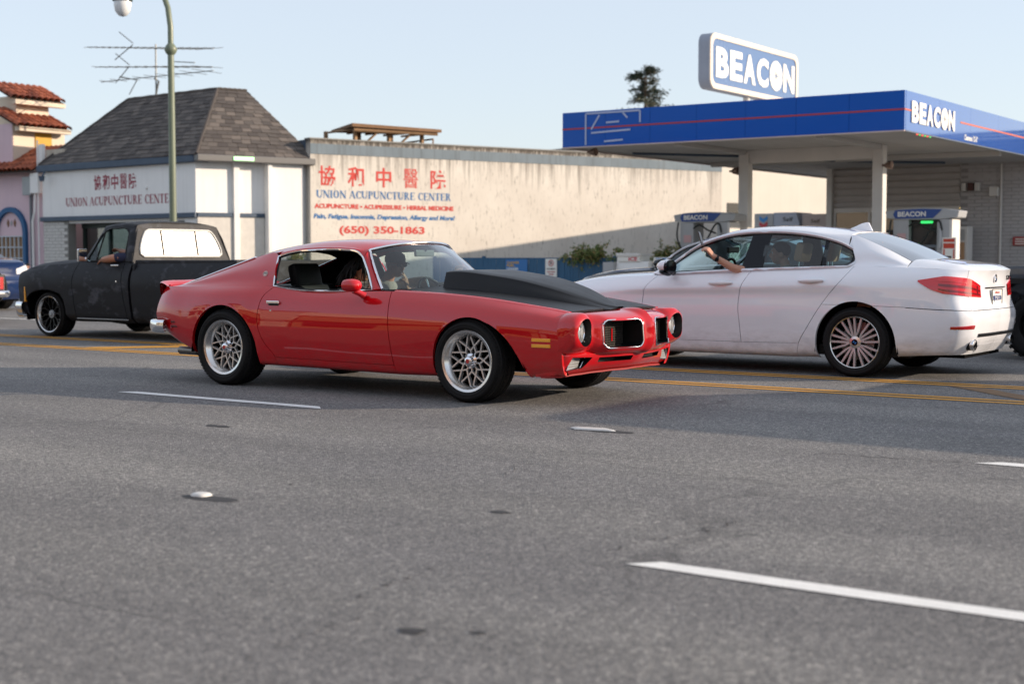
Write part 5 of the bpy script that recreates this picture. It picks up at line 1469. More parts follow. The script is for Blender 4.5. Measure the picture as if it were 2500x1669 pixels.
# nose: closed shell with grille and headlamp openings cut through
NOSE = [ # w, then (x,z) x8
 (0.0, [(3.60, .738), (3.76, .758), (3.885, .728), (3.945, .655), (3.955, .56), (3.95, .47), (3.92, .42), (3.60, .41)]),
 (.03, [(3.60, .736), (3.75, .752), (3.87, .722), (3.932, .652), (3.943, .56), (3.938, .47), (3.91, .42), (3.60, .41)]),
 (.075, [(3.60, .733), (3.72, .738), (3.84, .712), (3.895, .675), (3.918, .56), (3.915, .46), (3.885, .42), (3.60, .41)]),
 (.16, [(3.60, .732), (3.71, .733), (3.825, .709), (3.882, .678), (3.903, .56), (3.903, .455), (3.87, .42), (3.60, .41)]),
 (.32, [(3.60, .730), (3.70, .728), (3.795, .706), (3.855, .678), (3.872, .56), (3.872, .455), (3.84, .42), (3.60, .41)]),
 (.46, [(3.60, .727), (3.68, .722), (3.765, .702), (3.815, .676), (3.832, .56), (3.832, .455), (3.795, .42), (3.60, .41)]),
 (.535, [(3.60, .726), (3.66, .718), (3.715, .693), (3.757, .664), (3.775, .56), (3.768, .462), (3.735, .425), (3.60, .41)]),
 (.585, [(3.60, .726), (3.64, .715), (3.685, .690), (3.715, .660), (3.730, .57), (3.722, .475), (3.692, .435), (3.60, .41)]),
 (.63, [(3.60, .731), (3.66, .732), (3.715, .718), (3.750, .682), (3.762, .58), (3.752, .484), (3.722, .448), (3.60, .41)]),
 (.72, [(3.60, .733), (3.68, .737), (3.752, .726), (3.778, .695), (3.782, .585), (3.772, .482), (3.735, .45), (3.60, .41)]),
 (.80, [(3.60, .708), (3.67, .718), (3.742, .708), (3.768, .680), (3.773, .585), (3.764, .488), (3.728, .455), (3.60, .415)]),
 (.852, [(3.60, .664), (3.66, .676), (3.720, .668), (3.746, .648), (3.752, .585), (3.744, .51), (3.712, .472), (3.60, .425)]),
 (.870, [(3.60, .60), (3.65, .625), (3.695, .622), (3.712, .612), (3.717, .582), (3.712, .55), (3.69, .53), (3.60, .44)])]
NG = surf([[(x, w_, z) for x, z in pr] for w_, pr in NOSE], 4, 5, fu=pchip, fv=cubic)
full = np.concatenate([NG[::-1], NG[1:]*np.array([1, -1, 1])], axis=0)
b = MB().grid(full)
U_, V_ = full.shape[:2]
for i in range(U_-1): b.quad(full[i][V_-1], full[i+1][V_-1], full[i+1][0], full[i][0])     # back wall
b.poly([full[0][j] for j in range(V_)]); b.poly([full[-1][j] for j in range(V_)])
def rr_prism(w0, w1, z0, z1, r, x0, x1, n=5):
    return MB().prism(rrect(w0, w1, z0, z1, r, n), x0, x1, 'X')
cuts = []
for s in (-1, 1):
    a, c = sorted((s*.105, s*.505))
    cuts.append(rr_prism(a, c, .458, .668, .045, 3.665, 4.3))
    cuts.append(MB().cyl((3.675, s*.722, .585), .108, .6, 40, 'X'))
nose = solid_cut('nose', b, cuts, M_RED, red, smooth=32, fillmat=M_TRIMB)
for s in (-1, 1):
    a, c = sorted((s*.100, s*.510))
    ring = rrect(a, c, .453, .673, .05, 6)
    def nx_at(y, z):
        i = np.argmin(np.abs(NG[:, 0, 1]-abs(y))); return float(np.interp(-z, -NG[i, 12:32, 2], NG[i, 12:32, 0]))
    tr = MB().tube([(nx_at(y, z)+.002, y, z) for y, z in ring], 0.0065, 8, closed=True); tr.obj('grille_surround', M_CHROME, red, smooth=60)
    gb = rr_prism(a, c, .45, .675, .04, 3.668, 3.672).obj('grille_backing', M_BLACK, red)
    g_ = MB()
    for k in range(19): y = a+.015+(c-a-.03)*k/18; g_.box((3.725, y-.0022, .455), (3.735, y+.0022, .672))
    for k in range(12): z = .462+.202*k/11; g_.box((3.722, a+.008, z-.0025), (3.732, c-.008, z+.0025))
    g_.obj('grille_mesh', M_GRILL, red, weld=False)
    hl = MB().lathe([(.108, 3.735), (.103, 3.70), (.10, 3.68), (0, 3.68)], 32, 'X', (0, s*.722, .585)).obj('headlight', M_TRIMB, red, smooth=40)
    MB().lathe([(0, 3.722), (.03, 3.720), (.06, 3.711), (.082, 3.697), (.088, 3.684)], 32, 'X', (0, s*.722, .585)).obj('lens', M_LENS, hl, smooth=60)
    MB().lathe([(.085, 3.692), (.092, 3.700), (.099, 3.695), (.100, 3.68)], 32, 'X', (0, s*.722, .585)).obj('bezel', M_CHROME, hl, smooth=60)
    for k in range(5):
        MB().box((3.714-.004*abs(k-2)**1.6, s*.722-.05+.025*k-.0015, .515), (3.7245-.004*abs(k-2)**1.6, s*.722-.05+.025*k+.0015, .655)).obj('lens_rib', M_LENS, hl)
MB().box((3.738, -.30, .50), (3.742, -.285, .60)).obj('grille_badge', M_REDLENS, red)
# valance under the nose with slots and lamps
VAL = [(0.0, 3.825, .0), (.10, 3.82, 0), (.30, 3.785, 0), (.50, 3.735, 0), (.66, 3.70, 0), (.78, 3.665, 0), (.825, 3.62, 0), (.835, 3.54, 0)]
vk = []
for w_, x, _ in VAL:
    k_ = 1-.8*(w_/.84)**2; f_ = .74+.14*(w_/.84)**2; zz = lambda z: .43-(.43-z)*f_
    vk.append([(x-.10, w_, .432), (x-.02, w_, .428), (x+.0, w_, .41), (x-.002, w_, .385), (x-.010-.008*k_, w_, zz(.33)), (x-.030-.02*k_, w_, zz(.275)), (x-.075-.02*k_, w_, zz(.228)), (x-.13-.03*k_, w_, zz(.208))])
VG = surf(vk, 5, [2, 2, 2, 3, 3, 2, 2], fu=pchip)
full = np.concatenate([VG[::-1], VG[1:]*np.array([1, -1, 1])], axis=0); U_, V_ = full.shape[:2]
b = MB().grid(full)
bx_ = 3.38
for i in range(U_-1):
    p0, p1 = full[i], full[i+1]
    b.quad(p0[V_-1], p1[V_-1], (bx_, p1[V_-1][1], .235), (bx_, p0[V_-1][1], .235)); b.quad((bx_, p0[0][1], .43), (bx_, p1[0][1], .43), p1[0], p0[0]); b.quad((bx_, p0[0][1], .235), (bx_, p1[0][1], .235), (bx_, p1[0][1], .43), (bx_, p0[0][1], .43))
for e in (0, -1): b.poly([full[e][j] for j in range(V_)]+[(bx_, full[e][0][1], .235), (bx_, full[e][0][1], .43)])
cuts = []
for s in (-1, 1):
    a, c = sorted((s*.085, s*.475)); cuts.append(MB().box((3.69, a, .342), (4.1, c, .380)))
    q = [(s*.80, .285), (s*.62, .30), (s*.55, .385), (s*.76, .392)]
    cuts.append(MB().prism(q, 3.60, 4.1, 'X'))
val = solid_cut('front_valance', b, cuts, M_RED, red, smooth=32, fillmat=M_TRIMB)
M_LIP = dirty('scuffed orange lip', (0.30, 0.010, 0.012), 0.7, 0.3, 5.0, 0.1, 30)
lp_ = []
for w_, x, _ in VAL: lp_.append((x-.090, w_, .43-(.43-.222)*(.74+.14*(w_/.84)**2)))
pl = curve(lp_, 26); P = []
for p in np.concatenate([pl[::-1], pl[1:]*np.array([1, -1, 1])]):
    j = .004*noise.noise(Vector((0, p[1]*6, 3)))
    P.append([(p[0]-.03, p[1], p[2]), (p[0]+.004, p[1], p[2]-.003+j), (p[0]+.006, p[1], p[2]-.014+j), (p[0]-.02, p[1], p[2]-.020+j), (p[0]-.03, p[1], p[2])])
MB().grid(P).obj('chin_lip', M_LIP, red, smooth=40)
for s in (-1, 1):
    fl = MB().prism([(s*.785, .295), (s*.635, .308), (s*.585, .377), (s*.752, .383)], 3.612, 3.635, 'X').obj('parking_lamp', M_LENS, red)
    MB().tube([(3.636, s*.79, .292), (3.648, s*.62, .303), (3.652, s*.555, .383), (3.648, s*.756, .39)], .004, 6, closed=True).obj('lamp_rim', M_CHROME, fl)
    for z in (.318, .337, .357): MB().box((3.635, min(s*.62, s*.76), z-.0015), (3.638, max(s*.62, s*.76), z+.0015)).obj('lens_rib', M_GRILL, fl)
    MB().box((3.612, min(s*.585, s*.56), .30), (3.63, max(s*.585, s*.56), .38)).obj('lamp_recess', M_BLACK, fl)
# greenhouse ------------------------------------------------------
rail = [(1.475, .585, 1.222), (1.30, .602, 1.243), (1.02, .618, 1.252), (.72, .625, 1.24), (.50, .62, 1.213), (.28, .598, 1.183), (.10, .565, 1.158)]
mid_ = [(1.60, .31, 1.278), (1.33, .33, 1.302), (1.03, .34, 1.312), (.72, .34, 1.302), (.50, .335, 1.280), (.30, .32, 1.25), (.13, .30, 1.216)]
cen_ = [(1.655, 0, 1.292), (1.35, 0, 1.316), (1.03, 0, 1.326), (.72, 0, 1.317), (.50, 0, 1.296), (.31, 0, 1.266), (.145, 0, 1.232)]
q3 = [tuple(a*.55+c*.45 for a, c in zip(u, v)) for u, v in zip(rail, mid_)]
q3 = [(x, y, z+.012) for x, y, z in q3]
RG = surf([[a, q, c, d] for a, q, c, d in zip(rail, q3, mid_, cen_)], 8, 6)
skin('roof', RG, M_RED, red, 1, both=True, skirt=0.02, inward=(.9, 0, .9))
hlg = RG.copy(); hlg[..., 2] -= .022; hlg[..., 1] *= .97
skin('headliner', hlg, M_BLACK, red, 1, both=True, skirt=0)
RAILC = curve(rail, 60)
win = [(.555, .808, .905), (.515, .745, 1.03), (.498, .685, 1.165), (.60, .672, 1.192), (.98, .655, 1.225), (1.25, .645, 1.222), (1.40, .642, 1.203), (1.47, .655, 1.155), (1.56, .70, 1.04), (1.672, .775, .885)]
wtop = curve(win[2:8], 40); 
for s in (-1, 1):
    # strip above the window up to the roof rail
    n = 44; rt_ = curve(rail[:5], n)[::-1]; wt_ = curve(win[2:8], n)
    mid = (rt_+wt_)/2+np.array([0, .008, .004])
    skin('roof_rail', surf([[wt_[i], mid[i], rt_[i]] for i in range(0, n, 3)]+[[wt_[-1], mid[-1], rt_[-1]]], 2, 3), M_RED, red, s, skirt=0.015, inward=(1, 0, 1))
    # A pillar
    wf = [win[7], win[8], win[9]]; ws_ = [(1.475, .585, 1.222), (1.575, .645, 1.07), (1.735, .735, .893)]
    ap = surf([[np.array(a), (np.array(a)+np.array(c))/2+np.array([.012, .012, .004]), np.array(c)] for a, c in zip(wf, ws_)], 8, 3)
    skin('windscreen_pillar', ap, M_RED, red, s, skirt=0.02, inward=(1, 0, 1))
    # sail panel: window rear edge back to the rear glass
    bot = [belt_at(x) for x in (.56, .40, .2, -.05, -.3, -.55, -.78, -.90)]
    bot[0] = np.array(win[0])
    top = [np.array(p) for p in ((.498, .685, 1.165), (.40, .628, 1.20), (.25, .600, 1.182), (.10, .575, 1.156), (-.16, .597, 1.080), (-.42, .619, 1.002), (-.70, .642, .918), (-.87, .658, .874))]
    ks = []
    for i in range(8):
        a, c = bot[i], top[i]; row = []
        for f, bul in ((0, 0), (.22, .020), (.5, .020), (.8, .010), (1, 0)):
            p = a*(1-f)+c*f; H = max(0.0, c[2]-a[2]); p = p+np.array([0, bul*min(1, H/.25)*1.0, 0])
            if f == .22: p = p+np.array([0, -.018*min(1, H/.25), -.012*min(1, H/.25)])
            row.append(p)
        ks.append(row)
    sp = surf(ks, 7, 5)
    o = skin('sail_panel', sp, M_RED, red, s, skirt=0.015, inward=(0, 0, .9))
    for nm, gg in (('sail_lining', sp), ('pillar_lining', ap)):
        g2 = gg.copy(); g2[..., 1] -= .02; skin(nm, g2, M_BLACK, red, s, skirt=0)
    # oval badge on it
    b = MB(); c0 = sp[9, 9]; c0 = sp[7, 8]
    nrm_ = np.cross(sp[8, 8]-sp[6, 8], sp[7, 9]-sp[7, 7]); nrm_ /= np.linalg.norm(nrm_); nrm_ = nrm_ if nrm_[1] > 0 else -nrm_
    e1 = sp[6, 8]-sp[8, 8]; e1 /= np.linalg.norm(e1); e2 = np.cross(nrm_, e1); e2 *= (1 if e2[2] > 0 else -1)
    fl_ = np.array([1, s, 1])
    def disc(ra, rb, h): return [tuple((c0+nrm_*h+e1*ra*math.cos(2*math.pi*k/24)+e2*rb*math.sin(2*math.pi*k/24))*fl_) for k in range(24)]
    bd = MB().poly(disc(.033, .025, .003)).obj('badge', M_LETW, red)
    for ra in (.028,): 
        q_ = disc(.030, .022, .0042); q2 = disc(.025, .017, .0042); bb = MB()
        for k in range(24): bb.quad(q_[k], q_[(k+1) % 24], q2[(k+1) % 24], q2[k])
        bb.obj('badge_ring', mat('badge red', (0.4, 0.05, 0.03), 0.4), bd)
    wv = MB().tube([tuple((c0+nrm_*.005+e1*x+e2*z)*fl_) for x, z in ((-.018, -.006), (-.008, .007), (-.002, -.004), (.006, .008), (.012, -.004), (.02, .006))], .0022, 5); wv.obj('badge_mark', M_PUMPD, bd)
    # window: black reveal, chrome moulding
    loop = np.concatenate([curve(win[:3], 12), wtop[1:], curve(win[7:], 14)[1:]]); base = curve([win[9], (1.2, .812, .868), (.85, .815, .875), win[0]], 24)[1:-1]
    ring = [tuple(p*fl_) for p in np.concatenate([loop, base])]
    cr_ = MB().tube([(x, y+s*.004, z) for x, y, z in ring], .0095, 6, closed=True); cr_.obj('window_moulding', M_CHROME, red, smooth=60)
    inn = [(x+(1.05-x)*.028, y-s*.015, z+(1.04-z)*.09) for x, y, z in ring]; b = MB(); m_ = len(ring)
    for i in range(m_): b.quad(ring[i], ring[(i+1) % m_], inn[(i+1) % m_], inn[i])
    b.obj('window_seal', M_TRIMB, red, smooth=60)
    # windscreen moulding down the pillar
    # mirror
    if s == -1:
        mr = MB(); prof = [(0, -.10), (.03, -.095), (.055, -.075), (.068, -.03), (.066, .02), (.060, .045), (.0, .045)]
        mr.lathe(prof, 24, 'X', (0, 0, 0)); mr.v = [(x, y*1.15, z*.82) for x, y, z in mr.v]
        mr.xf(Matrix.Translation((1.60, -.975, .925)) @ Matrix.Rotation(R(8), 4, 'Z') @ Matrix.Rotation(math.pi, 4, 'Z'))
        mo = mr.obj('mirror', M_RED, red, smooth=45)
        MB().tube([(1.61, -.945, .885), (1.635, -.90, .86), (1.66, -.862, .835)], [.030, .026, .032], 10).obj('mirror_stalk', M_RED, mo, smooth=50)
# rear glass, deck and tail
rgt = [(.10, .565, 1.152), (.12, .32, 1.205), (.14, 0, 1.226)]
rgb = [(-.86, .645, .868), (-.70, .36, .888), (-.66, 0, .895)]
gl_ = surf([[np.array(a)*(1-f)+np.array(c)*f+np.array([0, 0, (.0, .02, .03)[k]*math.sin(math.pi*f)]) for k, (a, c) in enumerate(zip(rgt, rgb))] for f in (0, .33, .66, 1)], 5, 5)
skin('rear_window', gl_, M_CARGLASS, red, 1, both=True, skirt=0)
for s in (-1, 1):
    e = np.array([g_[0] for g_ in gl_]); MB().tube([(p[0], s*(p[1]+.012), p[2]+.006) for p in e], .010, 6).obj('rear_window_moulding', M_CHROME, red, smooth=60)
dk = []
for a, c in zip(rgb, [(-.93, .735, .89), (-.965, .37, .905), (-.98, 0, .91)]):
    dk.append([np.array(a), np.array(a)*.5+np.array(c)*.5+np.array([0, 0, -.004]), np.array(c)])
b0 = belt_at(-.90)
dk.insert(0, [np.array([-.84, b0[1], .886]), np.array([-.88, b0[1]-.002, .887]), np.array([-.925, .74, .888])])
skin('deck_lid', surf(dk, 6, 5), M_RED, red, 1, both=True, skirt=0.01, inward=(-.8, 0, 0))
spk = []
for w_, x, z in ((.77, -.90, .885), (.74, -.93, .892), (.37, -.965, .907), (0, -.98, .912)):
    spk.append([(x+.03, w_, z-.006), (x-.03, w_, z+.022), (x-.085, w_, z+.03), (x-.09, w_, z-.02), (x-.075, w_, z-.10), (x-.09, w_, z-.26), (x-.07, w_, z-.40)])
skin('tail_panel', surf(spk, 6, 4), M_RED, red, 1, both=True, skirt=0.0)
bk = []
for (x, w_) in ((-.80, .872), (-.90, .868), (-.99, .845), (-1.055, .79), (-1.075, .70), (-1.09, .35), (-1.095, 0)):
    t_ = 0 if w_ > .8 else 1
    n_ = np.array([0, .035]) if x > -.95 else (np.array([-.03, .02]) if w_ > .75 else np.array([-.035, 0]))
    bk.append([(x+.0, w_-.01, .572), (x+n_[0]*.7, w_+n_[1]*.7, .566), (x+n_[0], w_+n_[1], .53), (x+n_[0]*.9, w_+n_[1]*.9, .485), (x+n_[0]*.4, w_+n_[1]*.4, .452), (x+.02, w_-.02, .448)])
skin('rear_bumper', surf(bk, 5, 3, fu=pchip), M_CHROME, red, 1, both=True, skirt=0.0, smooth=60)
for s in (-1, 1):
    for k in range(2):
        MB().box((-.72, min(s*.868, s*.886), .548-k*.042), (-.58, max(s*.868, s*.886), .566-k*.042), bev=.004).obj('side_marker', mat('dark red marker', (0.09, 0.006, 0.008), 0.25), red)
        ml = MB().box((3.385, min(s*.874, s*.903), .512-k*.045), (3.545, max(s*.874, s*.903), .538-k*.045), bev=.003); 
        ml.v = [(x, y-s*(x-3.385)*.10, z) for x, y, z in ml.v]; ml.obj('side_marker', M_AMBER, red)
    # door handle and lock
    MB().box((.555, s*.893 if s > 0 else -.912, .752), (.705, s*.912 if s > 0 else -.893, .778), bev=.006).obj('door_handle', M_CHROME, red)
    MB().box((.57, min(s*.888, s*.897), .735), (.69, max(s*.888, s*.897), .755)).obj('handle_recess', M_TRIMB, red)
    MB().lathe([(0, .908), (.010, .908), (.013, .90), (.013, .89)], 12, 'Y', (.60, 0, .69)).xf(Matrix.Scale(s, 4, (0, 1, 0))).obj('door_lock', M_CHROME, red)
# windscreen
wst = [(1.475, .585, 1.215), (1.60, .31, 1.268), (1.655, 0, 1.282)]
wsm = [(1.60, .665, 1.06), (1.835, .35, 1.10), (1.90, 0, 1.11)]
wsb = [(1.745, .74, .885), (2.05, .40, .905), (2.14, 0, .915)]
WSG = surf([[a, b_, c] for a, b_, c in zip(wst, wsm, wsb)], 7, 7)
skin('windscreen', WSG, M_WSGLASS, red, 1, both=True, skirt=0)
tp = [tuple(r_[0]) for r_ in WSG]; sd = [tuple(p) for p in WSG[0]]
for s in (-1, 1):
    MB().tube([(x+.006, s*y, z+.006) for x, y, z in sd], .012, 6).obj('windscreen_moulding', M_CHROME, red, smooth=60)
MB().tube([(x+.006, y, z+.008) for x, y, z in tp[:0:-1][::-1][::-1]]+[], .012, 6) if False else None
tpl = [(x+.004, -y, z+.008) for x, y, z in tp]+[(x+.004, y, z+.008) for x, y, z in reversed(tp[:-1])]
MB().tube(tpl, .012, 6).obj('windscreen_moulding', M_CHROME, red, smooth=60)
cw = surf([[(1.75, .735, .882), (2.06, .40, .90), (2.15, 0, .91)], [(1.95, .74, .874), (2.05, .41, .893), (2.13, 0, .90)]], 3, 6)
skin('cowl', cw, M_TRIMB, red, 1, both=True, skirt=0)
for s, y0 in ((-1, -.35), (1, .10)): MB().tube([(2.06, y0, .915), (1.98, y0+.30, .945), (1.90, y0+.45, .965)], .006, 5).obj('wiper', M_TRIMB, red)
# interior
MB().box((.5, -.75, .22), (1.9, .75, .30)).obj('floor', M_CARPET, red)
MB().box((-.55, -.55, .24), (3.5, .55, .33)).obj('underbody', M_BLACK, red)
MB().prism([(1.72, .60), (1.50, .62), (1.47, .80), (1.56, .88), (1.78, .885), (2.05, .89), (2.05, .55)], -.74, .74, 'Y').obj('dashboard', M_VINYL, red, smooth=40, bevel=.01)
MB().box((-.75, -.70, .52), (-.10, .70, .86), bev=.03).obj('parcel_shelf', mat('tan shelf', (0.16, 0.12, 0.085), 0.9), red)
rs_ = MB().box((-.12, -.62, .35), (.32, .62, .55), bev=.05); rs_.box((-.18, -.62, .5), (.02, .62, .90), bev=.05); rs_.obj('rear_seat', M_VINYL, red, smooth=40)
for y in (-.38, .38):
    b = MB().box((.62, y-.25, .30), (1.18, y+.25, .50), bev=.06)
    k = len(b.v); c = MB().box((-.07, -.24, 0), (.07, .24, .48), bev=.05).xf(Matrix.Translation((.66, y, .44)) @ Matrix.Rotation(R(-14), 4, 'Y'))
    o = b.obj('front_seat', M_VINYL, red, smooth=40); c.obj('seat_back', M_VINYL, o, smooth=40)
    MB().box((-.05, -.17, .44), (.06, .17, .68), bev=.045).xf(Matrix.Translation((.66, y, .44)) @ Matrix.Rotation(R(-14), 4, 'Y')).obj('headrest', M_VINYL, o, smooth=40)
sw = MB(); sw.tube([(0, .18*math.cos(2*math.pi*k/28), .18*math.sin(2*math.pi*k/28)) for k in range(28)], .013, 7, closed=True)
sw.xf(Matrix.Translation((1.40, .38, .80)) @ Matrix.Rotation(R(-22), 4, 'Y')); so = sw.obj('steering_wheel', M_VINYL, red, smooth=60)
MB().tube([(1.40, .38, .80), (1.62, .38, .70)], .03, 8).obj('steering_column', M_VINYL, so)
for a in (90, 210, 330): 
    d = Matrix.Translation((1.40, .38, .80)) @ Matrix.Rotation(R(-22), 4, 'Y') @ Vector((0, .17*math.cos(R(a)), .17*math.sin(R(a)))); MB().tube([(1.40, .38, .80), tuple(d)], .010, 6).obj('wheel_spoke', M_ALLOY, so)
mi = MB().box((1.60, -.13, 1.165), (1.63, .13, 1.225), bev=.012).obj('rear_view_mirror', mat('mirror back', (0.20, 0.18, 0.15), 0.3), red); MB().tube([(1.62, 0, 1.21), (1.67, .0, 1.262)], .010, 6).obj('mirror_arm', M_TRIMB, mi)
# exhaust
MB().lathe([(.0, 0), (.034, 0), (.038, .0), (.038, .30)], 16, 'X', (0, 0, 0)).xf(Matrix.Translation((-.90, -.60, .27)) @ Matrix.Rotation(R(-8), 4, 'Z')).obj('exhaust_pipe', mat('dull exhaust', (0.20, 0.19, 0.18), 0.35, 0.9), red, smooth=40)
MB().tube([(-.62, -.64, .27), (-.45, -.62, .29), (-.2, -.5, .30)], .038, 10).obj('exhaust_pipe', MATS['dull exhaust'], red, smooth=40)
# wheels: cast lattice
def snowflake(r, rim_r, W):
    def f(e):
        tyre(e, r, rim_r, -W/2, W/2)
        w1 = W/2-.012
        rim_barrel(e, rim_r, -W/2, w1, .052, M_ALLOY, M_BLACK)
        Rr = rim_r-.050; yf = w1-.062; N = 10
        MB().lathe([(0, yf-.05), (Rr+.005, yf-.05)], 40, 'Y').obj('wheel_back', M_BLACK, e)
        b = MB()
        for k in range(N):
            a = 360*k/N; h = 180/N
            S_ = pol(Rr*.43, a+h)
            bar(b, pol(.040, a+h), S_, .012, yf-.028, (yf-.010, yf-.004))
            for d in (-1, 1):
                bar(b, S_, pol(Rr*.64, a+h+d*h), .0125, yf-.028, (yf-.004, yf))
                bar(b, pol(Rr*.635, a+h+h), pol(Rr+.006, a+h+h+d*h*.80), .0125, yf-.03, (yf, yf+.008))
        b.obj('rim', M_SPOKE, e, weld=False)
        hb = MB().lathe([(.062, yf-.03), (.060, yf+.004), (.040, yf+.012), (.036, yf+.040), (.028, yf+.046), (0, yf+.046)], 24, 'Y').obj('hub_cap', M_CHROME, e, smooth=40)
        MB().lathe([(0, yf+.0475), (.018, yf+.0475), (.018, yf+.046)], 16, 'Y').obj('cap_emblem', M_REDLENS, hb)
        for k in range(5):
            q = pol(.052, 72*k+20); MB().lathe([(.010, yf), (.010, yf+.020), (.006, yf+.026), (0, yf+.026)], 6, 'Y', (q[0], 0, q[1])).obj('lug_nut', M_CHROME, hb)
    return f
for s in (-1, 1):
    place_wheel(red, snowflake(.345, .245, .275), 0, s*.785, .345, s, 15)
    place_wheel(red, snowflake(.333, .245, .255), 2.76, s*.79, .333, s, 40)
# ------------------------------------------------------------------ four-door sedan
M_PEARL = paint('white pearl paint', (0.86, 0.88, 0.93), 0.22, ior=1.7)
M_SATIN = mat('satin window trim', (0.72, 0.74, 0.78), 0.3, 0.6)
M_GLOSSB = mat('gloss black pillar', (0.004, 0.006, 0.010), 0.08, spec=0.3)
M_TINT = glass('sedan tinted glass', (0.55, 0.72, 0.75), 1.6)
M_TINTR = glass('sedan rear glass', (0.10, 0.13, 0.14), 3.2)
M_TAN = mat('tan leather', (0.50, 0.30, 0.19), 0.5)
def make_sedan(root, PM, detail=True, seatm=None):
    def st8(x, z, w_):
        xs = x if isinstance(x, (list, tuple)) else [x]*8
        ws = w_ if isinstance(w_, (list, tuple)) else [w_]*8
        return [(xs[i], ws[i], z[i]) for i in range(8)]
    zr = [.24, .27, .36, .48, .62, .75, .90, 1.035]
    K = [
     st8([-.99, -1.01, -1.075, -1.108, -1.118, -1.068, -1.052, -1.078], zr, 0.0),
     st8([-.985, -1.005, -1.065, -1.098, -1.108, -1.06, -1.045, -1.066], zr, [.43]*8),
     st8([-.945, -.965, -1.022, -1.055, -1.066, -1.022, -1.005, -1.01], zr, [.66, .67, .69, .70, .70, .69, .68, .655]),
     st8([-.86, -.88, -.93, -.965, -.975, -.935, -.915, -.90], [.24, .265, .355, .48, .62, .76, .905, 1.04], [.76, .785, .815, .835, .842, .836, .822, .735]),
     st8(-.74, [.235, .26, .35, .48, .625, .77, .915, 1.048], [.79, .825, .868, .892, .898, .892, .876, .772]),
     st8(-.5, [.22, .245, .335, .48, .635, .785, .922, 1.06], [.80, .85, .90, .922, .927, .922, .905, .79]),
     st8(-.02, [.19, .215, .31, .475, .645, .79, .908, 1.072], [.80, .86, .912, .935, .940, .937, .928, .803]),
     st8([.62, .615, .585, .485, .375, .275, .175, .06], [.17, .20, .31, .48, .65, .79, .90, 1.066], [.80, .86, .905, .926, .932, .922, .933, .806]),
     st8(.82, [.168, .195, .305, .48, .65, .785, .878, 1.046], [.80, .86, .90, .918, .926, .918, .934, .822]),
     st8([1.21, 1.21, 1.21, 1.225, 1.24, 1.23, 1.205, 1.13], [.168, .195, .30, .48, .65, .78, .866, 1.031], [.80, .86, .898, .916, .924, .917, .934, .825]),
     st8(1.72, [.168, .195, .30, .48, .645, .772, .85, 1.003], [.80, .86, .898, .916, .923, .916, .933, .826]),
     st8([2.36, 2.36, 2.36, 2.36, 2.355, 2.345, 2.325, 2.215], [.17, .195, .30, .48, .64, .76, .832, .968], [.80, .86, .90, .917, .923, .916, .930, .822]),
     st8(2.7, [.18, .21, .31, .47, .63, .75, .818, .945], [.80, .86, .908, .93, .936, .936, .928, .795]),
     st8(3.1, [.19, .22, .31, .46, .61, .73, .795, .91], [.80, .86, .912, .935, .940, .932, .912, .76]),
     st8(3.5, [.21, .24, .32, .45, .58, .69, .75, .84], [.76, .80, .85, .88, .885, .87, .84, .70]),
     st8([3.72, 3.72, 3.74, 3.75, 3.75, 3.74, 3.72, 3.68], [.22, .25, .33, .44, .56, .66, .72, .78], [.50, .55, .60, .62, .62, .60, .58, .5]),
     st8([3.80, 3.81, 3.83, 3.84, 3.84, 3.83, 3.80, 3.74], [.22, .25, .33, .44, .56, .66, .72, .78], 0.0)]
    NU = [6, 6, 6, 5, 8, 12, 12, 16, 14, 16, 18, 14, 14, 12, 8, 6]
    NV = [2, 4, 6, 7, 6, 6, 7]
    P = surf(K, NU, NV); cu = np.concatenate([[0], np.cumsum(NU)]); cv = np.concatenate([[0], np.cumsum(NV)])
    AR = (0.0, 0.335, arch_fn([(90, .40), (45, .40), (0, .405), (-20, .42), (135, .40), (180, .405), (-160, .42), (-90, .42)]))
    AF = (2.975, 0.335, arch_fn([(90, .40), (45, .40), (0, .405), (-20, .42), (135, .40), (180, .405), (-160, .42), (-90, .42)]))
    # shoulder crease: pinch the row under the handles
    Pc, KP = arch_cut(P, [AR, AF])
    c_rd, c_b, c_fd, c_r4 = cu[7], cu[9], cu[11], cu[4]
    jd = cv[2]; jb = cv[4]+2
    for s in (-1, 1):
        skin('rear_bumper', Pc[:cu[5]+1, :jb+1], PM, root, s, KP[:cu[5], :jb], gap=(0, 0, 0, 1), skirt=.02, inward=(0, 0, .5), arches=(AR,))
        skin('quarter_panel', Pc[cu[2]:c_rd+1, jb:], PM, root, s, KP[cu[2]:c_rd, jb:], gap=(1, 1, 1, 0), skirt=.02, inward=(0, 0, .5), arches=(AR,))
        skin('quarter_panel', Pc[cu[5]:cu[6]+1, :jb+1], PM, root, s, KP[cu[5]:cu[6], :jb], skirt=.03, inward=(0, 0, .5), arches=(AR,))
        skin('quarter_panel', Pc[cu[6]:c_rd+1, :jb+1], PM, root, s, KP[cu[6]:c_rd, :jb], gap=(0, 1, 0, 0), skirt=.03, inward=(0, 0, .5), arches=(AR,))
        skin('rear_door', Pc[c_rd:c_b+1, jd:], PM, root, s, gap=(1, 1, 1, 0), skirt=.02)
        skin('front_door', Pc[c_b:c_fd+1, jd:], PM, root, s, gap=(1, 1, 1, 0), skirt=.02)
        skin('side_sill', Pc[c_rd:c_fd+1, :jd+1], PM, root, s, KP[c_rd:c_fd, :jd], skirt=.02)
        skin('fender', Pc[c_fd:, :], PM, root, s, KP[c_fd:], gap=(1, 0, 0, 0), skirt=.03, inward=(2.9, 0, .4), arches=(AF,))
        inner = Pc[cu[3]:cu[14]].copy(); inner[..., 1] -= .035
        skin('inner_liner', inner, M_BLACK, root, s, KP[cu[3]:cu[14]-1], skirt=0)
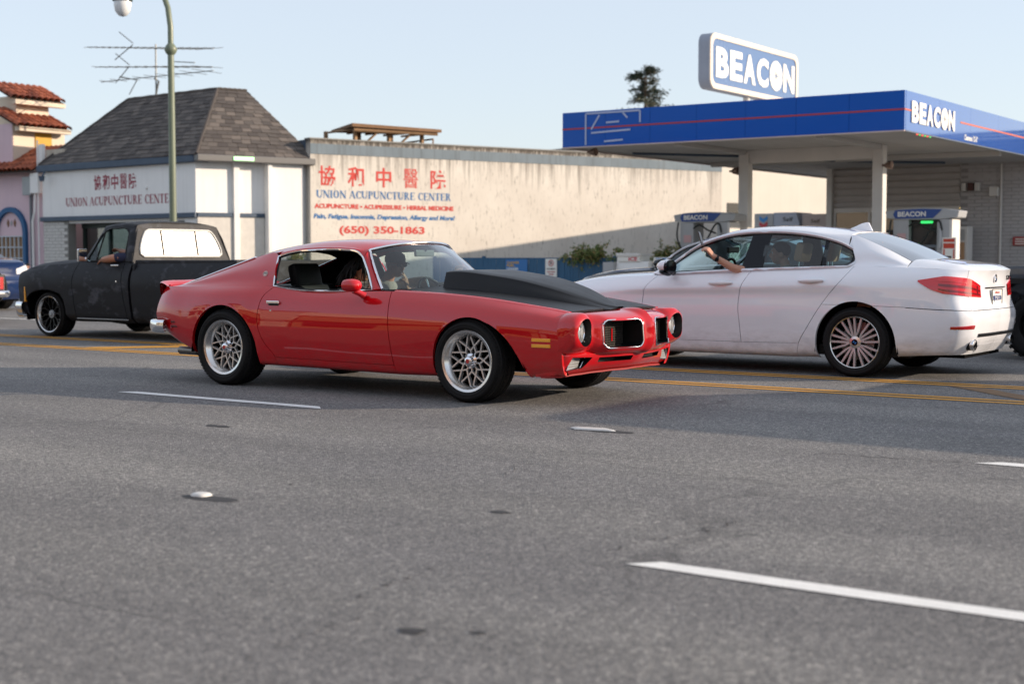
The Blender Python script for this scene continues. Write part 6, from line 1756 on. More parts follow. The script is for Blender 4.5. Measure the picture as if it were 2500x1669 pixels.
        for cx, cz, fn in (AR, AF):
            b = MB(); G = []
            for i in range(29):
                a = R(-14+208*i/28); rr = fn(a if a <= math.pi else a-2*math.pi)+.012
                G.append([(cx+rr*math.cos(a), s*.55, cz+rr*math.sin(a)), (cx+rr*math.cos(a), s*.90, cz+rr*math.sin(a))])
            b.grid(G); b.poly([g_[0] for g_ in G]); b.obj('wheel_well', M_BLACK, root)
    # trunk lid upright face (between the lamps) and lip
    skin('boot_lid', Pc[:cu[2]+1, jb:], PM, root, 1, gap=(0, 1, 1, 0), skirt=.015, both=True, inward=(0, 0, .6))
    belt = P[:, -1]
    def bl(x, lo=cu[2]): 
        q = belt[lo:]; return np.array([x, np.interp(x, q[:, 0], q[:, 1]), np.interp(x, q[:, 0], q[:, 2])])
    # boot top: follows the rear edge, up to the rear window
    tk = []
    for f in (0, .2, .45, .75, 1.0):
        row = []
        for (e, g_) in (((-.90, .735, 1.04), (-.46, .775, 1.061)), ((-1.01, .655, 1.037), (-.47, .62, 1.125)), ((-1.066, .43, 1.036), (-.53, .34, 1.142)), ((-1.078, 0, 1.036), (-.56, 0, 1.148))):
            p = np.array(e)*(1-f)+np.array(g_)*f; p[2] += .020*math.sin(math.pi*f)*(1 if e[1] < .7 else .2)+(.012 if f == .2 and e[1] < .7 else 0); row.append(p)
        tk.append(row)
    skin('boot_top', surf(tk, 5, 6), PM, root, 1, both=True, skirt=.01, inward=(-.6, 0, .5))
    # hood
    hk = []
    for x in (2.20, 2.45, 2.8, 3.15, 3.45, 3.66):
        p = bl(x); zc = p[2]+{2.20: .045, 2.45: .05, 2.8: .05, 3.15: .045, 3.45: .03, 3.66: .01}[x]
        hk.append([p, (x, p[1]*.85, p[2]+(zc-p[2])*.5), (x, p[1]*.5, p[2]+(zc-p[2])*.88), (x+(.07 if x > 3.6 else 0), 0, zc)])
    skin('hood', surf(hk, 7, 5), PM, root, 1, both=True, skirt=.012, gap=(0, 0, 1, 0), inward=(2.9, 0, .3))
    # greenhouse
    rail = [(2.02, .745, 1.14), (1.80, .665, 1.305), (1.50, .618, 1.405), (1.05, .60, 1.442), (.65, .598, 1.425), (.42, .60, 1.392), (.19, .555, 1.378)]
    win = [(2.205, .812, .975), (2.03, .758, 1.115), (1.82, .69, 1.265), (1.50, .642, 1.375), (1.05, .622, 1.413), (.70, .622, 1.395), (.41, .637, 1.345), (.17, .665, 1.265), (.07, .69, 1.20), (.055, .725, 1.14), (.12, .80, 1.066)]
    cen = [(1.66, 0, 1.385), (1.56, 0, 1.428), (1.40, 0, 1.458), (1.05, 0, 1.482), (.65, 0, 1.474), (.42, 0, 1.452), (.12, 0, 1.412)]
    rl_top = [(1.58, .628, 1.385)]+[(1.48, .618, 1.408), (1.30, .607, 1.43)]+rail[3:]
    md = [tuple(a*.5+c*.5+d for a, c, d in zip(u, v, (0, .02, .018))) for u, v in zip(rl_top, cen)]
    RG = surf([[a, tuple(.6*i+.4*j+k for i, j, k in zip(a, m_, (0, .012, .008))), m_, c] for a, m_, c in zip(rl_top, md, cen)], 7, 6)
    skin('roof', RG, PM, root, 1, both=True, skirt=.015, inward=(.9, 0, 1.0))
    lp_ = curve(win, 70)
    base = curve([win[-1], (.6, .825, 1.05), (1.13, .832, 1.032), (1.7, .835, 1.004), win[0]], 40)
    for s in (-1, 1):
        fl = np.array([1, s, 1])
        n = 50; w_ = curve(win[1:8], n); r_ = curve(rail, n)
        skin('roof_rail', surf([[w_[i], (w_[i]+r_[i])/2+np.array([0, .008, .004]), r_[i]] for i in list(range(0, n, 4))+[n-1]], 2, 3), PM, root, s, skirt=.012, inward=(1, 0, 1))
        # pillar foot ahead of the window and the strip to the windscreen
        ft = [[win[0], (2.26, .80, .985), (2.32, .765, .99)], [win[1], (2.03, .755, 1.13), (2.02, .745, 1.14)]]
        skin('windscreen_pillar', surf([[np.array(p) for p in r__] for r__ in ft], 6, 3), PM, root, s, skirt=.012, inward=(1, 0, .8))
        # sail panel behind the rear quarter window
        bt = [np.array(win[-1])*1.0, bl(.02), bl(-.12), bl(-.30), bl(-.46)]
        tpp = [np.array(win[7]), np.array((.17, .60, 1.335)), np.array((.19, .555, 1.378)), np.array((-.13, .597, 1.270)), np.array((-.45, .635, 1.118))]
        fr = [np.array(win[10]), np.array(win[9]), np.array(win[8]), np.array(win[7])]
        ks = []
        for i in range(5):
            row = []
            for f in (0, .18, .45, .75, 1):
                p = bt[i]*(1-f)+tpp[i]*f; H = min(1, max(0, tpp[i][2]-bt[i][2])/.25)
                p = p+np.array([0, (.022*math.sin(math.pi*f)-(.014 if f == .18 else 0))*H, (-.010 if f == .18 else 0)*H]); row.append(p)
            if i == 0: row = [fr[0], fr[0]*.55+fr[1]*.45, fr[1]*.5+fr[2]*.5, fr[2]*.4+fr[3]*.6, fr[3]]
            ks.append(row)
        skin('sail_panel', surf(ks, 6, 5), PM, root, s, skirt=.01, inward=(0, 0, 1))
        # bright trim round the side windows
        ring = [tuple(p*fl) for p in np.concatenate([lp_, base[1:-1]])]
        MB().tube([(x, y+s*.004, z) for x, y, z in ring], .017, 6, closed=True).obj('window_trim', M_SATIN, root, smooth=60)
        mid = np.array([1.05, .72, 1.20])
        def inset(p, k): return tuple((p+(mid-p)*np.array([k*.45, .0, k])-np.array([0, .016, 0]))*fl)
        b = MB(); al = np.concatenate([lp_, base[1:-1]]); m_ = len(al)
        o_ = [tuple((p-np.array([0, .006, 0]))*fl) for p in al]; i_ = [inset(p, .13) for p in al]
        for i in range(m_): b.quad(o_[i], o_[(i+1) % m_], i_[(i+1) % m_], i_[i])
        b.obj('window_seal', M_GLOSSB, root, smooth=60)
        def topz(x): 
            return np.array([x, np.interp(-x, -lp_[:, 0], lp_[:, 1]), np.interp(-x, -lp_[:, 0], lp_[:, 2])])
        def basez(x): return np.array([x, np.interp(x, base[:, 0], base[:, 1]), np.interp(x, base[:, 0], base[:, 2])])
        # centre pillar and rear division
        for (xt0, xt1, xb0, xb1, off) in ((1.01, 1.21, 1.03, 1.26, -.004), (.385, .42, .36, .395, -.004)):
            b = MB()
            q0 = [basez(xb0), topz(xt0), topz(xt1), basez(xb1)]
            P4 = [tuple((p+np.array([0, off, 0]))*fl) for p in q0]
            Q4 = [tuple((p+np.array([0, off-.03, 0]))*fl) for p in q0]
            k = len(b.v); b.v += P4+Q4; b.f += [(k, k+1, k+2, k+3), (k+4, k+7, k+6, k+5), (k, k+4, k+5, k+1), (k+2, k+6, k+7, k+3)]
            b.obj('door_pillar', M_GLOSSB, root, weld=False)
        def pane(x0, x1, nm, mt):
            xs = np.linspace(x0, x1, 14); G = [[(basez(x)-np.array([0, .014, 0]))*fl, ((basez(x)+topz(x))/2+np.array([0, .0, 0]))*fl, (topz(x)-np.array([0, .014, 0]))*fl] for x in xs]
            MB().grid(G).obj(nm, mt, root, smooth=60)
        pane(.41, 1.05, 'rear_door_glass', M_TINT); pane(.08, .40, 'quarter_glass', M_TINT)
        if s < 0 or not detail: pane(1.22, 2.19, 'front_door_glass', M_TINT)
        # handles
        for hx, hz in ((1.43, .898), (.45, .932)):
            pts = [(hx-.13+.26*i/10, s*(.935+.022*math.sin(math.pi*i/10)), hz-.004*(i-5)/5) for i in range(11)]
            MB().tube(pts, [.014+.014*math.sin(math.pi*i/10) for i in range(11)], 10, flat=(1.0, .9)).obj('door_handle', PM, root, smooth=60)
            MB().lathe([(0, 0), (.045, 0), (.05, -.004)], 18, 'Y').xf(Matrix.Translation((hx, s*.934, hz-.012)) @ Matrix.Diagonal((1.7, s, .75, 1))).obj('handle_cup', PM, root)
        # mirror
        mr = MB().lathe([(0, -.11), (.05, -.10), (.085, -.06), (.098, 0), (.095, .03), (.0, .03)], 22, 'X'); mr.v = [(x, y*1.15, z*.72) for x, y, z in mr.v]
        mr.xf(Matrix.Translation((1.99, s*1.03, 1.065)) @ Matrix.Rotation(math.pi, 4, 'Z')); mo = mr.obj('mirror', PM, root, smooth=45)
        MB().lathe([(0, 0), (.092, 0), (.098, .03), (.09, .04)], 22, 'X').xf(Matrix.Translation((1.945, s*1.03, 1.06)) @ Matrix.Diagonal((1, 1.18, .76, 1))).obj('mirror_glass', M_GLOSSB, mo, smooth=45)
        b = MB().lathe([(0, -.09), (.05, -.08), (.082, -.04), (.09, .0), (0, .01)], 20, 'X'); b.v = [(x, y*1.15, z*.55) for x, y, z in b.v]; b.xf(Matrix.Translation((1.985, s*1.03, 1.012)) @ Matrix.Rotation(math.pi, 4, 'Z')); b.obj('mirror_lower', M_GLOSSB, mo, smooth=45)
        MB().tube([(1.99, s*.98, 1.02), (2.02, s*.86, 1.0)], [.03, .035], 8).obj('mirror_stalk', M_GLOSSB, mo)
    # glass front and rear
    wt = [(1.60, .628, 1.382), (1.64, .32, 1.385), (1.665, 0, 1.385)]; wb_ = [(2.25, .775, .99), (2.36, .40, 1.005), (2.40, 0, 1.01)]; wm = [(2.0, .745, 1.145), (2.02, .37, 1.20), (2.04, 0, 1.21)]
    wt = [(1.60, .625, 1.385), (1.68, .32, 1.395), (1.70, 0, 1.395)]
    skin('windscreen', surf([[a, b_, c] for a, b_, c in zip(wt, wm, wb_)], 5, 6), M_WSGLASS, root, 1, both=True, skirt=0)
    rt_ = [(.19, .548, 1.375), (.125, .30, 1.402), (.10, 0, 1.408)]; rb_ = [(-.455, .63, 1.118), (-.53, .34, 1.138), (-.56, 0, 1.145)]
    RW = surf([[np.array(a)*(1-f)+np.array(c)*f+np.array([0, 0, .022*math.sin(math.pi*f)]) for a, c in zip(rt_, rb_)] for f in (0, .33, .66, 1)], 5, 6)
    skin('rear_window', RW, M_TINTR, root, 1, both=True, skirt=0)
    # fin aerial
    MB().prism([(.42, 1.452), (.36, 1.475), (.30, 1.502), (.245, 1.515), (.222, 1.51), (.18, 1.425), (.40, 1.44)], -.012, .012, 'Y').obj('roof_fin', PM, root, smooth=40, bevel=.004)
    # lamps laid on the surface
    def on(c, z, off=.0):
        i = int(min(max(c, 0), P.shape[0]-1)); f = c-i; j = min(i+1, P.shape[0]-1)
        A = np.array([np.interp(z, P[i, :, 2], P[i, :, k]) for k in range(3)]); B = np.array([np.interp(z, P[j, :, 2], P[j, :, k]) for k in range(3)])
        t1 = P[j, 20]-P[max(i-1, 0), 20]; nrm = np.array([t1[1], -t1[0], 0]); nrm /= (np.linalg.norm(nrm)+1e-9)
        p = A*(1-f)+B*f
        if nrm @ np.array([p[0]-1.2, p[1], 0]) < 0: nrm = -nrm
        return p+nrm*off
    def cw_(w_):   # column for a half width on the rear
        return float(np.interp(w_, P[:cu[4]+1, 22, 1], np.arange(cu[4]+1)))
    def cx_(x): return float(np.interp(x, P[cu[3]:cu[7], 22, 0], np.arange(cu[3], cu[7])))
    cin, cmid, cc, ctip = cw_(.44), cw_(.68), cx_(-.86), cx_(-.60)
    cs = np.linspace(cin, ctip, 22)
    ztop = lambda c: float(np.interp(c, [cin, cmid, cc, ctip], [.895, .965, .985, .945])); zbot = lambda c: float(np.interp(c, [cin, cmid, cc, (cc+ctip)/2, ctip], [.775, .785, .815, .862, .93]))
    for s in (-1, 1):
        fl = np.array([1, s, 1])
        G = []
        for c in cs:
            t_, b_ = ztop(c), zbot(c)
            G.append([on(c, b_, -.004)*fl]+[on(c, b_+(t_-b_)*f, .009)*fl for f in (0.03, .3, .6, .97)]+[on(c, t_, -.004)*fl])
        tl = MB().grid(G).obj('tail_lamp', mat('sedan red lens', (0.62, 0.010, 0.016), 0.12, coat=1.0), root, smooth=50)
        if detail:
            for k, (f0, f1, m_) in enumerate(((.16, .26, mat('deep red lens', (0.22, 0.004, 0.007), 0.15, coat=1.0)), (.42, .56, MATS['deep red lens']), (.70, .76, mat('bright red lens', (0.62, 0.03, 0.03), 0.15, coat=1.0)))):
                H = [[on(c, zbot(c)+(ztop(c)-zbot(c))*f0, .0105)*fl, on(c, zbot(c)+(ztop(c)-zbot(c))*f1, .0105)*fl] for c in np.linspace(cin+.3, ctip-6, 16)]
                MB().grid(H).obj('lamp_element', m_, tl, smooth=50)
            H = [[on(c, zbot(c)+(ztop(c)-zbot(c))*.2, .0108)*fl, on(c, zbot(c)+(ztop(c)-zbot(c))*.8, .0108)*fl] for c in np.linspace(cin+1.6, cin+2.2, 3)]
            MB().grid(H).obj('lamp_element', MATS['deep red lens'], tl)
            c0, c1 = cx_(-.90), cw_(.66)
            H = [[on(c, .485, .004)*fl, on(c, .505+.012*((c-c0)/(c1-c0)), .010)*fl, on(c, .512+.012*((c-c0)/(c1-c0)), .004)*fl] for c in np.linspace(c0, c1, 8)]
            MB().grid(H).obj('reflector', M_REDLENS, root)
            ex = MB().lathe([(.0, .10), (.046, .10), (.046, .004), (.052, .0), (.057, .01), (.057, .14)], 24, 'X').xf(Matrix.Translation((-1.055, s*.60, .335)) @ Matrix.Diagonal((1, 1.25, .95, 1))); eo = ex.obj('exhaust_tip', M_TRIMB, root, smooth=40)
            MB().lathe([(.050, -.002), (.056, .0), (.059, .012), (.057, .03)], 24, 'X').xf(Matrix.Translation((-1.062, s*.60, .335)) @ Matrix.Diagonal((1, 1.25, .95, 1))).obj('exhaust_ring', M_CHROME, eo, smooth=60)
    if detail:
        G = [[on(c, .405, .004)*np.array([1, sg, 1]), on(c, .41, .012)*np.array([1, sg, 1]), on(c, .435, .012)*np.array([1, sg, 1]), on(c, .44, .004)*np.array([1, sg, 1])] for sg, c in [(1, c) for c in np.linspace(cw_(.56), 0, 10)]+[(-1, c) for c in np.linspace(.3, cw_(.56), 10)]]
        MB().grid(G).obj('bumper_trim', M_TRIMB, root, smooth=50)
        G = [[p_[0]+np.array([-.003, 0, .026]), p_[0]+np.array([-.003, 0, .031])] for p_ in G]
        MB().grid(G).obj('bumper_chrome', M_CHROME, root, smooth=50)
        G = [[on(c, .25, .006)*np.array([1, sg, 1]), on(c, .33, .006)*np.array([1, sg, 1])] for sg, c in [(1, c) for c in np.linspace(cw_(.44), 0, 8)]+[(-1, c) for c in np.linspace(.3, cw_(.44), 8)]]
        MB().grid(G).obj('diffuser', PM, root, smooth=50)
        # roundel
        bx0 = -1.0565
        rd = MB().lathe([(0, .004), (.034, .004), (.040, .0), (.041, .008), (.0405, .012)], 30, 'X').xf(Matrix.Translation((bx0, 0, .955)) @ Matrix.Rotation(math.pi, 4, 'Z')).obj('badge', M_CHROME, root, smooth=40)
        MB().cyl((bx0-.0062, 0, .955), .038, .001, 30, 'X').obj('badge_ring', M_GLOSSB, rd)
        for k in range(4):
            pts = [(0, .955)]+[(.023*math.cos(R(90*k+90*i/6)), .955+.023*math.sin(R(90*k+90*i/6))) for i in range(7)]
            MB().prism(pts, bx0-.0085, bx0-.0068, 'X').obj('badge_quarter', M_LETW if k % 2 else mat('badge blue', (0.03, 0.18, 0.5), 0.3), rd)
        fit_text('530i', .17, .045, M_GLOSSB, 'lettering', root, frame((-1.052, -.40, .935), (0, -1, 0)), bold=.01)
        pl = MB().box((-1.083, -.155, .69), (-1.075, .155, .845), bev=.003).obj('number_plate', M_LETW, root)
        fit_text('8JGE550', .26, .062, mat('plate blue', (0.03, 0.06, 0.22), 0.5), 'lettering', pl, frame((-1.0845, .13, .728), (0, -1, 0)), bold=.01)
        fit_text('California', .15, .022, mat('plate red', (0.5, 0.05, 0.05), 0.5), 'lettering', pl, frame((-1.0845, .075, .808), (0, -1, 0)))
        MB().tube([(-1.085, -.158, .687), (-1.085, .158, .687), (-1.085, .158, .848), (-1.085, -.158, .848)], .004, 5, closed=True).obj('plate_frame', M_TRIMB, pl)
        MB().box((-1.073, -.30, .862), (-1.06, .30, .872)).obj('handle_shadow_gap', M_TRIMB, root)
    # interior
    sm = seatm or M_TAN
    MB().box((-.5, -.78, .20), (2.3, .78, .30)).obj('floor', M_CARPET, root)
    MB().box((-.95, -.55, .20), (3.6, .55, .32)).obj('underbody', M_BLACK, root)
    MB().prism([(1.75, .6), (1.72, .92), (1.85, 1.0), (2.3, 1.0), (2.3, .55)], -.78, .78, 'Y').obj('dashboard', M_VINYL, root, smooth=40, bevel=.02)
    for y in (-.38, .38):
        for x in (.92, .08):
            c = MB().box((-.08, -.26, 0), (.08, .26, .60), bev=.05).xf(Matrix.Translation((x, y, .48)) @ Matrix.Rotation(R(-16), 4, 'Y')); o = c.obj('seat_back', sm, root, smooth=40)
            MB().box((-.045, -.13, .645), (.055, .13, .845), bev=.04).xf(Matrix.Translation((x, y, .48)) @ Matrix.Rotation(R(-12), 4, 'Y')).obj('headrest', sm, o, smooth=40)
            for dy in (-.06, .06): MB().tube([(x-.13, y+dy, 1.05), (x-.14, y+dy, 1.15)], .007, 6).obj('headrest_post', M_CHROME, o)
        MB().box((.85, y-.26, .36), (1.40, y+.26, .56), bev=.05).obj('front_seat', sm, root, smooth=40)
    MB().box((-.02, -.66, .36), (.48, .66, .55), bev=.05).obj('rear_bench', sm, root, smooth=40)
    MB().box((-.62, -.62, 1.0), (-.06, .62, 1.04)).obj('parcel_shelf', M_VINYL, root)
    sw = MB().tube([(0, .185*math.cos(2*math.pi*k/28), .185*math.sin(2*math.pi*k/28)) for k in range(28)], .015, 7, closed=True).xf(Matrix.Translation((1.66, .38, .97)) @ Matrix.Rotation(R(-24), 4, 'Y')); so = sw.obj('steering_wheel', M_VINYL, root, smooth=60)
    for a in (180, 0, 270):
        d = Matrix.Translation((1.66, .38, .97)) @ Matrix.Rotation(R(-24), 4, 'Y') @ Vector((0, .18*math.cos(R(a)), .18*math.sin(R(a)))); MB().tube([(1.68, .38, .965), tuple(d)], .016, 6).obj('wheel_spoke', M_SATIN, so)
    MB().box((1.74, -.13, 1.205), (1.77, .13, 1.27), bev=.012).obj('rear_view_mirror', M_TRIMB, root)
    # wheels
    def wheel(e):
        r, rim_r, W = .338, .245, .245
        tyre(e, r, rim_r, -W/2, W/2, tread=detail, blocks=48)
        w1 = W/2-.008
        rim_barrel(e, rim_r, -W/2, w1, .014, M_ALLOY, M_BLACK)
        MB().lathe([(0, w1-.13), (rim_r-.02, w1-.13)], 36, 'Y').obj('wheel_back', M_BLACK, e)
        brake(e, .17, w1-.09)
        b = MB(); Rr = rim_r-.006; yf = w1-.016
        for k in range(5):
            a = 72*k+18
            for d in (-1, 1): bar(b, pol(.045, a+d*12), pol(Rr, a+d*7.5), .021, (yf-.05, yf-.03), (yf-.012, yf), .95)
            for d in (-1, 1):
                bar(b, pol(.055, a+36+d*22), pol(.105, a+36+d*11), .016, yf-.05, (yf-.010, yf-.004)); bar(b, pol(.105, a+36+d*11), pol(Rr, a+36+d*11), .020, (yf-.05, yf-.03), (yf-.004, yf), .95)
        b.obj('rim', mat('painted alloy', (0.55, 0.54, 0.55), 0.3, 0.45), e, weld=False)
        hb = MB().lathe([(.062, yf-.03), (.058, yf-.008), (.034, yf-.004), (.033, yf+.002), (0, yf+.003)], 24, 'Y').obj('hub_cap', M_ALLOY, e, smooth=40)
        MB().lathe([(0, yf+.005), (.030, yf+.005), (.031, yf+.001)], 24, 'Y').obj('cap_emblem', M_GLOSSB, hb)
        for k in (0, 2):
            pts = [(0, 0)]+[pol(.018, 90*k+90*i/5) for i in range(6)]; MB().prism(pts, yf+.0052, yf+.0062, 'Y').obj('emblem_quarter', mat('badge blue', (0.03, 0.18, 0.5), 0.3), hb)
    for s in (-1, 1):
        place_wheel(root, wheel, 0, s*.812, .338, s, 10)
        place_wheel(root, wheel, 2.975, s*.812, .338, s, 33)
sed = empty('sedan', (-5.17, 14.05, 0), math.pi, 'white four-door sedan with red tail lamps and an arm out of its window', 'car')
make_sedan(sed, M_PEARL)
blue = empty('sedan', (-27.5, 18.6, 0), math.pi, 'dark blue car showing beyond the black pickup at the left edge', 'car')
make_sedan(blue, paint('dark blue paint', (0.012, 0.03, 0.10), 0.3), detail=False, seatm=M_VINYL)
for ch in blue.children:
    if ch.name.startswith('rear_window'): ch.data.materials[0] = M_GLASSD
    if ch.name.startswith('tail_lamp'): ch.data.materials[0] = mat('clear lamp', (0.62, 0.64, 0.68), 0.15, coat=1.0)
dark = empty('sedan', (-18.6, 27.6, 0.12), math.pi, 'black car parked on the forecourt, its roof showing beyond the sedan hood', 'car')
# ------------------------------------------------------------------ black pickup truck
def primer_black():
    m = mat('matt black primer', (0.016, 0.017, 0.021), 0.62); t = NT(m); v = t.coord()
    n1 = t.noise(t.coord(scale=(1, 1, 1.6)), 3.2, 6, 0.65)
    f = t.ramp(n1, [(0.54, (0, 0, 0)), (0.78, (1, 1, 1))])
    t.color(t.mix(t.math('MULTIPLY', f, 0.9), (0.010, 0.011, 0.015), (0.12, 0.125, 0.15)))
    t.b.inputs['Specular IOR Level'].default_value = 0.3
    t.rough(t.math('ADD', t.math('MULTIPLY', n1, 0.3), 0.42)); t.bump(t.noise(v, 120, 2), 0.1, 0.003)
    return m
M_PRIM = primer_black()
pu = empty('pickup_truck', (-17.46, 14.03, 0), math.pi, 'matt black lowered pickup truck with chrome bumper and black wheels', 'pickup')
def s7(x, z, w_):
    xs = x if isinstance(x, (list, tuple)) else [x]*7
    return [(xs[i], w_[i], z[i]) for i in range(7)]
WB = [.86, .93, .965, .99, 1.0, .985, .90]
def body_rows(x, zt, w_=WB, zb=.24): return s7(x, [zb, zb+.05, .42, .62, .80, .89, zt], w_)
KP_ = [
 s7([.62, .63, .645, .655, .655, .645, .60], [.30, .34, .45, .62, .78, .88, .955], [.84, .89, .925, .945, .95, .94, .86]),
 s7(.45, [.28, .32, .43, .62, .79, .89, .985], [.86, .92, .955, .975, .985, .97, .875]),
 body_rows(0.0, 1.035), body_rows(-.4, 1.06),
 s7([-.66, -.66, -.65, -.64, -.63, -.64, -.70], [.235, .285, .42, .62, .80, .89, 1.085], WB),
 body_rows(-1.2, 1.105),
 s7([-1.76, -1.76, -1.75, -1.72, -1.70, -1.69, -1.69], [.235, .285, .42, .62, .80, .89, 1.10], WB),
 body_rows(-1.84, 1.10)]
NUp = [4, 8, 10, 8, 12, 12, 3]; NVp = [3, 5, 7, 7, 4, 6]
PP = surf(KP_, NUp, NVp); cpu = np.concatenate([[0], np.cumsum(NUp)]); cpv = np.concatenate([[0], np.cumsum(NVp)])
A_P = (0.0, .335, arch_fn([(90, .345), (60, .375), (40, .45), (25, .50), (0, .47), (-15, .47), (120, .375), (140, .45), (155, .46), (180, .43), (-170, .44), (-90, .45)]))
PPc, KPK = arch_cut(PP, [A_P])
KB_ = [body_rows(-1.89, 1.085), body_rows(-2.6, 1.10), body_rows(-2.98, 1.105), body_rows(-3.4, 1.112), body_rows(-3.88, 1.12)]
PB = surf(KB_, 10, NVp); A_B = (-2.98, .335, arch_fn([(90, .40), (0, .44), (180, .44), (-90, .44), (40, .47), (140, .47)]))
PBc, KBK = arch_cut(PB, [A_B])
for s in (-1, 1):
    a, c = cpu[4], cpu[6]
    skin('fender', PPc[:a+1], M_PRIM, pu, s, KPK[:a], gap=(0, 1, 0, 0), skirt=.03, arches=(A_P,))
    dr = skin('door', PPc[a:c+1, cpv[1]:], M_PRIM, pu, s, gap=(1, 1, 1, 0), skirt=.03, g=.007)
    skin('rocker_panel', PPc[a:, :cpv[1]+1], M_PRIM, pu, s, skirt=.02)
    skin('cab_corner', PPc[c:, cpv[1]:], M_PRIM, pu, s, gap=(1, 0, 0, 0), skirt=.03)
    skin('bed_side', PBc, M_PRIM, pu, s, KBK, skirt=.05, arches=(A_B,))
    il = PPc[1:].copy(); il[..., 1] -= .05; skin('inner_liner', il, M_BLACK, pu, s, KPK[1:], skirt=0)
    for cx, cz, fn in (A_P, A_B):
        b = MB(); G = []
        for i in range(25):
            an = R(-12+204*i/24); rr = fn(an if an <= math.pi else an-2*math.pi)+.012; G.append([(cx+rr*math.cos(an), s*.55, cz+rr*math.sin(an)), (cx+rr*math.cos(an), s*.95, cz+rr*math.sin(an))])
        b.grid(G); b.poly([g_[0] for g_ in G]); b.obj('wheel_well', M_BLACK, pu)
    MB().box((.46, min(s*.955, s*.985), .50), (.485, max(s*.955, s*.985), .72), bev=.004).obj('side_marker', M_AMBER, pu)
    MB().tube([(-.7, s*.962, .285), (-1.8, s*.962, .285)], .008, 5).obj('rocker_trim', M_GREYMET, pu)
    MB().box((-1.66, min(s*.985, s*1.01), 1.03), (-1.50, max(s*.985, s*1.01), 1.05), bev=.005).obj('door_handle', M_CHROME, pu)
    MB().lathe([(0, 1.006), (.014, 1.004), (.016, .985)], 12, 'Y', (-1.60, 0, .815)).xf(Matrix.Scale(s, 4, (0, 1, 0))).obj('door_lock', M_CHROME, pu)
    m_ = MB().box((-1.05, min(s*1.04, s*1.20), 1.09), (-1.02, max(s*1.04, s*1.20), 1.27), bev=.012).obj('mirror', M_CHROME, pu); MB().tube([(-1.03, s*1.06, 1.12), (-.98, s*.95, 1.09)], .012, 6).obj('mirror_bracket', M_CHROME, m_)
# hood, roof, cab
hk = []
for x, zt in ((-.70, 1.085), (-.3, 1.075), (.1, 1.05), (.42, 1.01), (.60, .958)):
    hk.append([(x, .89 if x < .5 else .86, zt-(.0 if x > .5 else .02)), (x, .80, zt+.02), (x, .5, zt+.035), (x, .0, zt+.03)])
skin('hood', surf(hk, 6, 5), M_PRIM, pu, 1, both=True, skirt=.02, inward=(0, 0, .3))
MB().box((.50, -.86, .40), (.625, .86, .94), bev=.03).obj('grille_panel', M_TRIMB, pu)
for s in (-1, 1): MB().box((.60, min(s*.5, s*.78), .60), (.64, max(s*.5, s*.78), .80), bev=.02).obj('headlight', M_LENS, pu)
bkp = []
for x, w_ in ((.50, .985), (.62, .985), (.70, .94), (.735, .80), (.745, .4), (.75, 0)):
    bkp.append([(x-.02, w_-.02, .50), (x+.01, w_+.01, .495), (x+.03, w_+.02, .44), (x+.02, w_+.015, .36), (x-.02, w_-.0, .28), (x-.06, w_-.03, .275)])
skin('front_bumper', surf(bkp, 5, 3, fu=pchip), M_CHROME, pu, 1, both=True, skirt=0, smooth=60)
rl = [(-1.05, .70, 1.595), (-1.3, .715, 1.625), (-1.55, .72, 1.63), (-1.74, .715, 1.605)]; rc = [(-.98, 0, 1.625), (-1.28, 0, 1.66), (-1.55, 0, 1.668), (-1.76, 0, 1.65)]
RP = surf([[a, tuple(.5*i+.5*j+k for i, j, k in zip(a, c, (0, .10, .012))), c] for a, c in zip(rl, rc)], 6, 6)
skin('roof', RP, M_PRIM, pu, 1, both=True, skirt=.02, inward=(-1.4, 0, 1.2))
wn_ = [(-.86, .905, 1.098), (-.97, .862, 1.27), (-1.13, .80, 1.50), (-1.22, .785, 1.545), (-1.40, .782, 1.558), (-1.58, .785, 1.553), (-1.645, .80, 1.51), (-1.665, .862, 1.28), (-1.675, .905, 1.10)]
lpw = curve(wn_, 60)
rear_e = [(-1.855, .925, 1.09), (-1.83, .86, 1.28), (-1.785, .775, 1.50), (-1.74, .715, 1.605)]
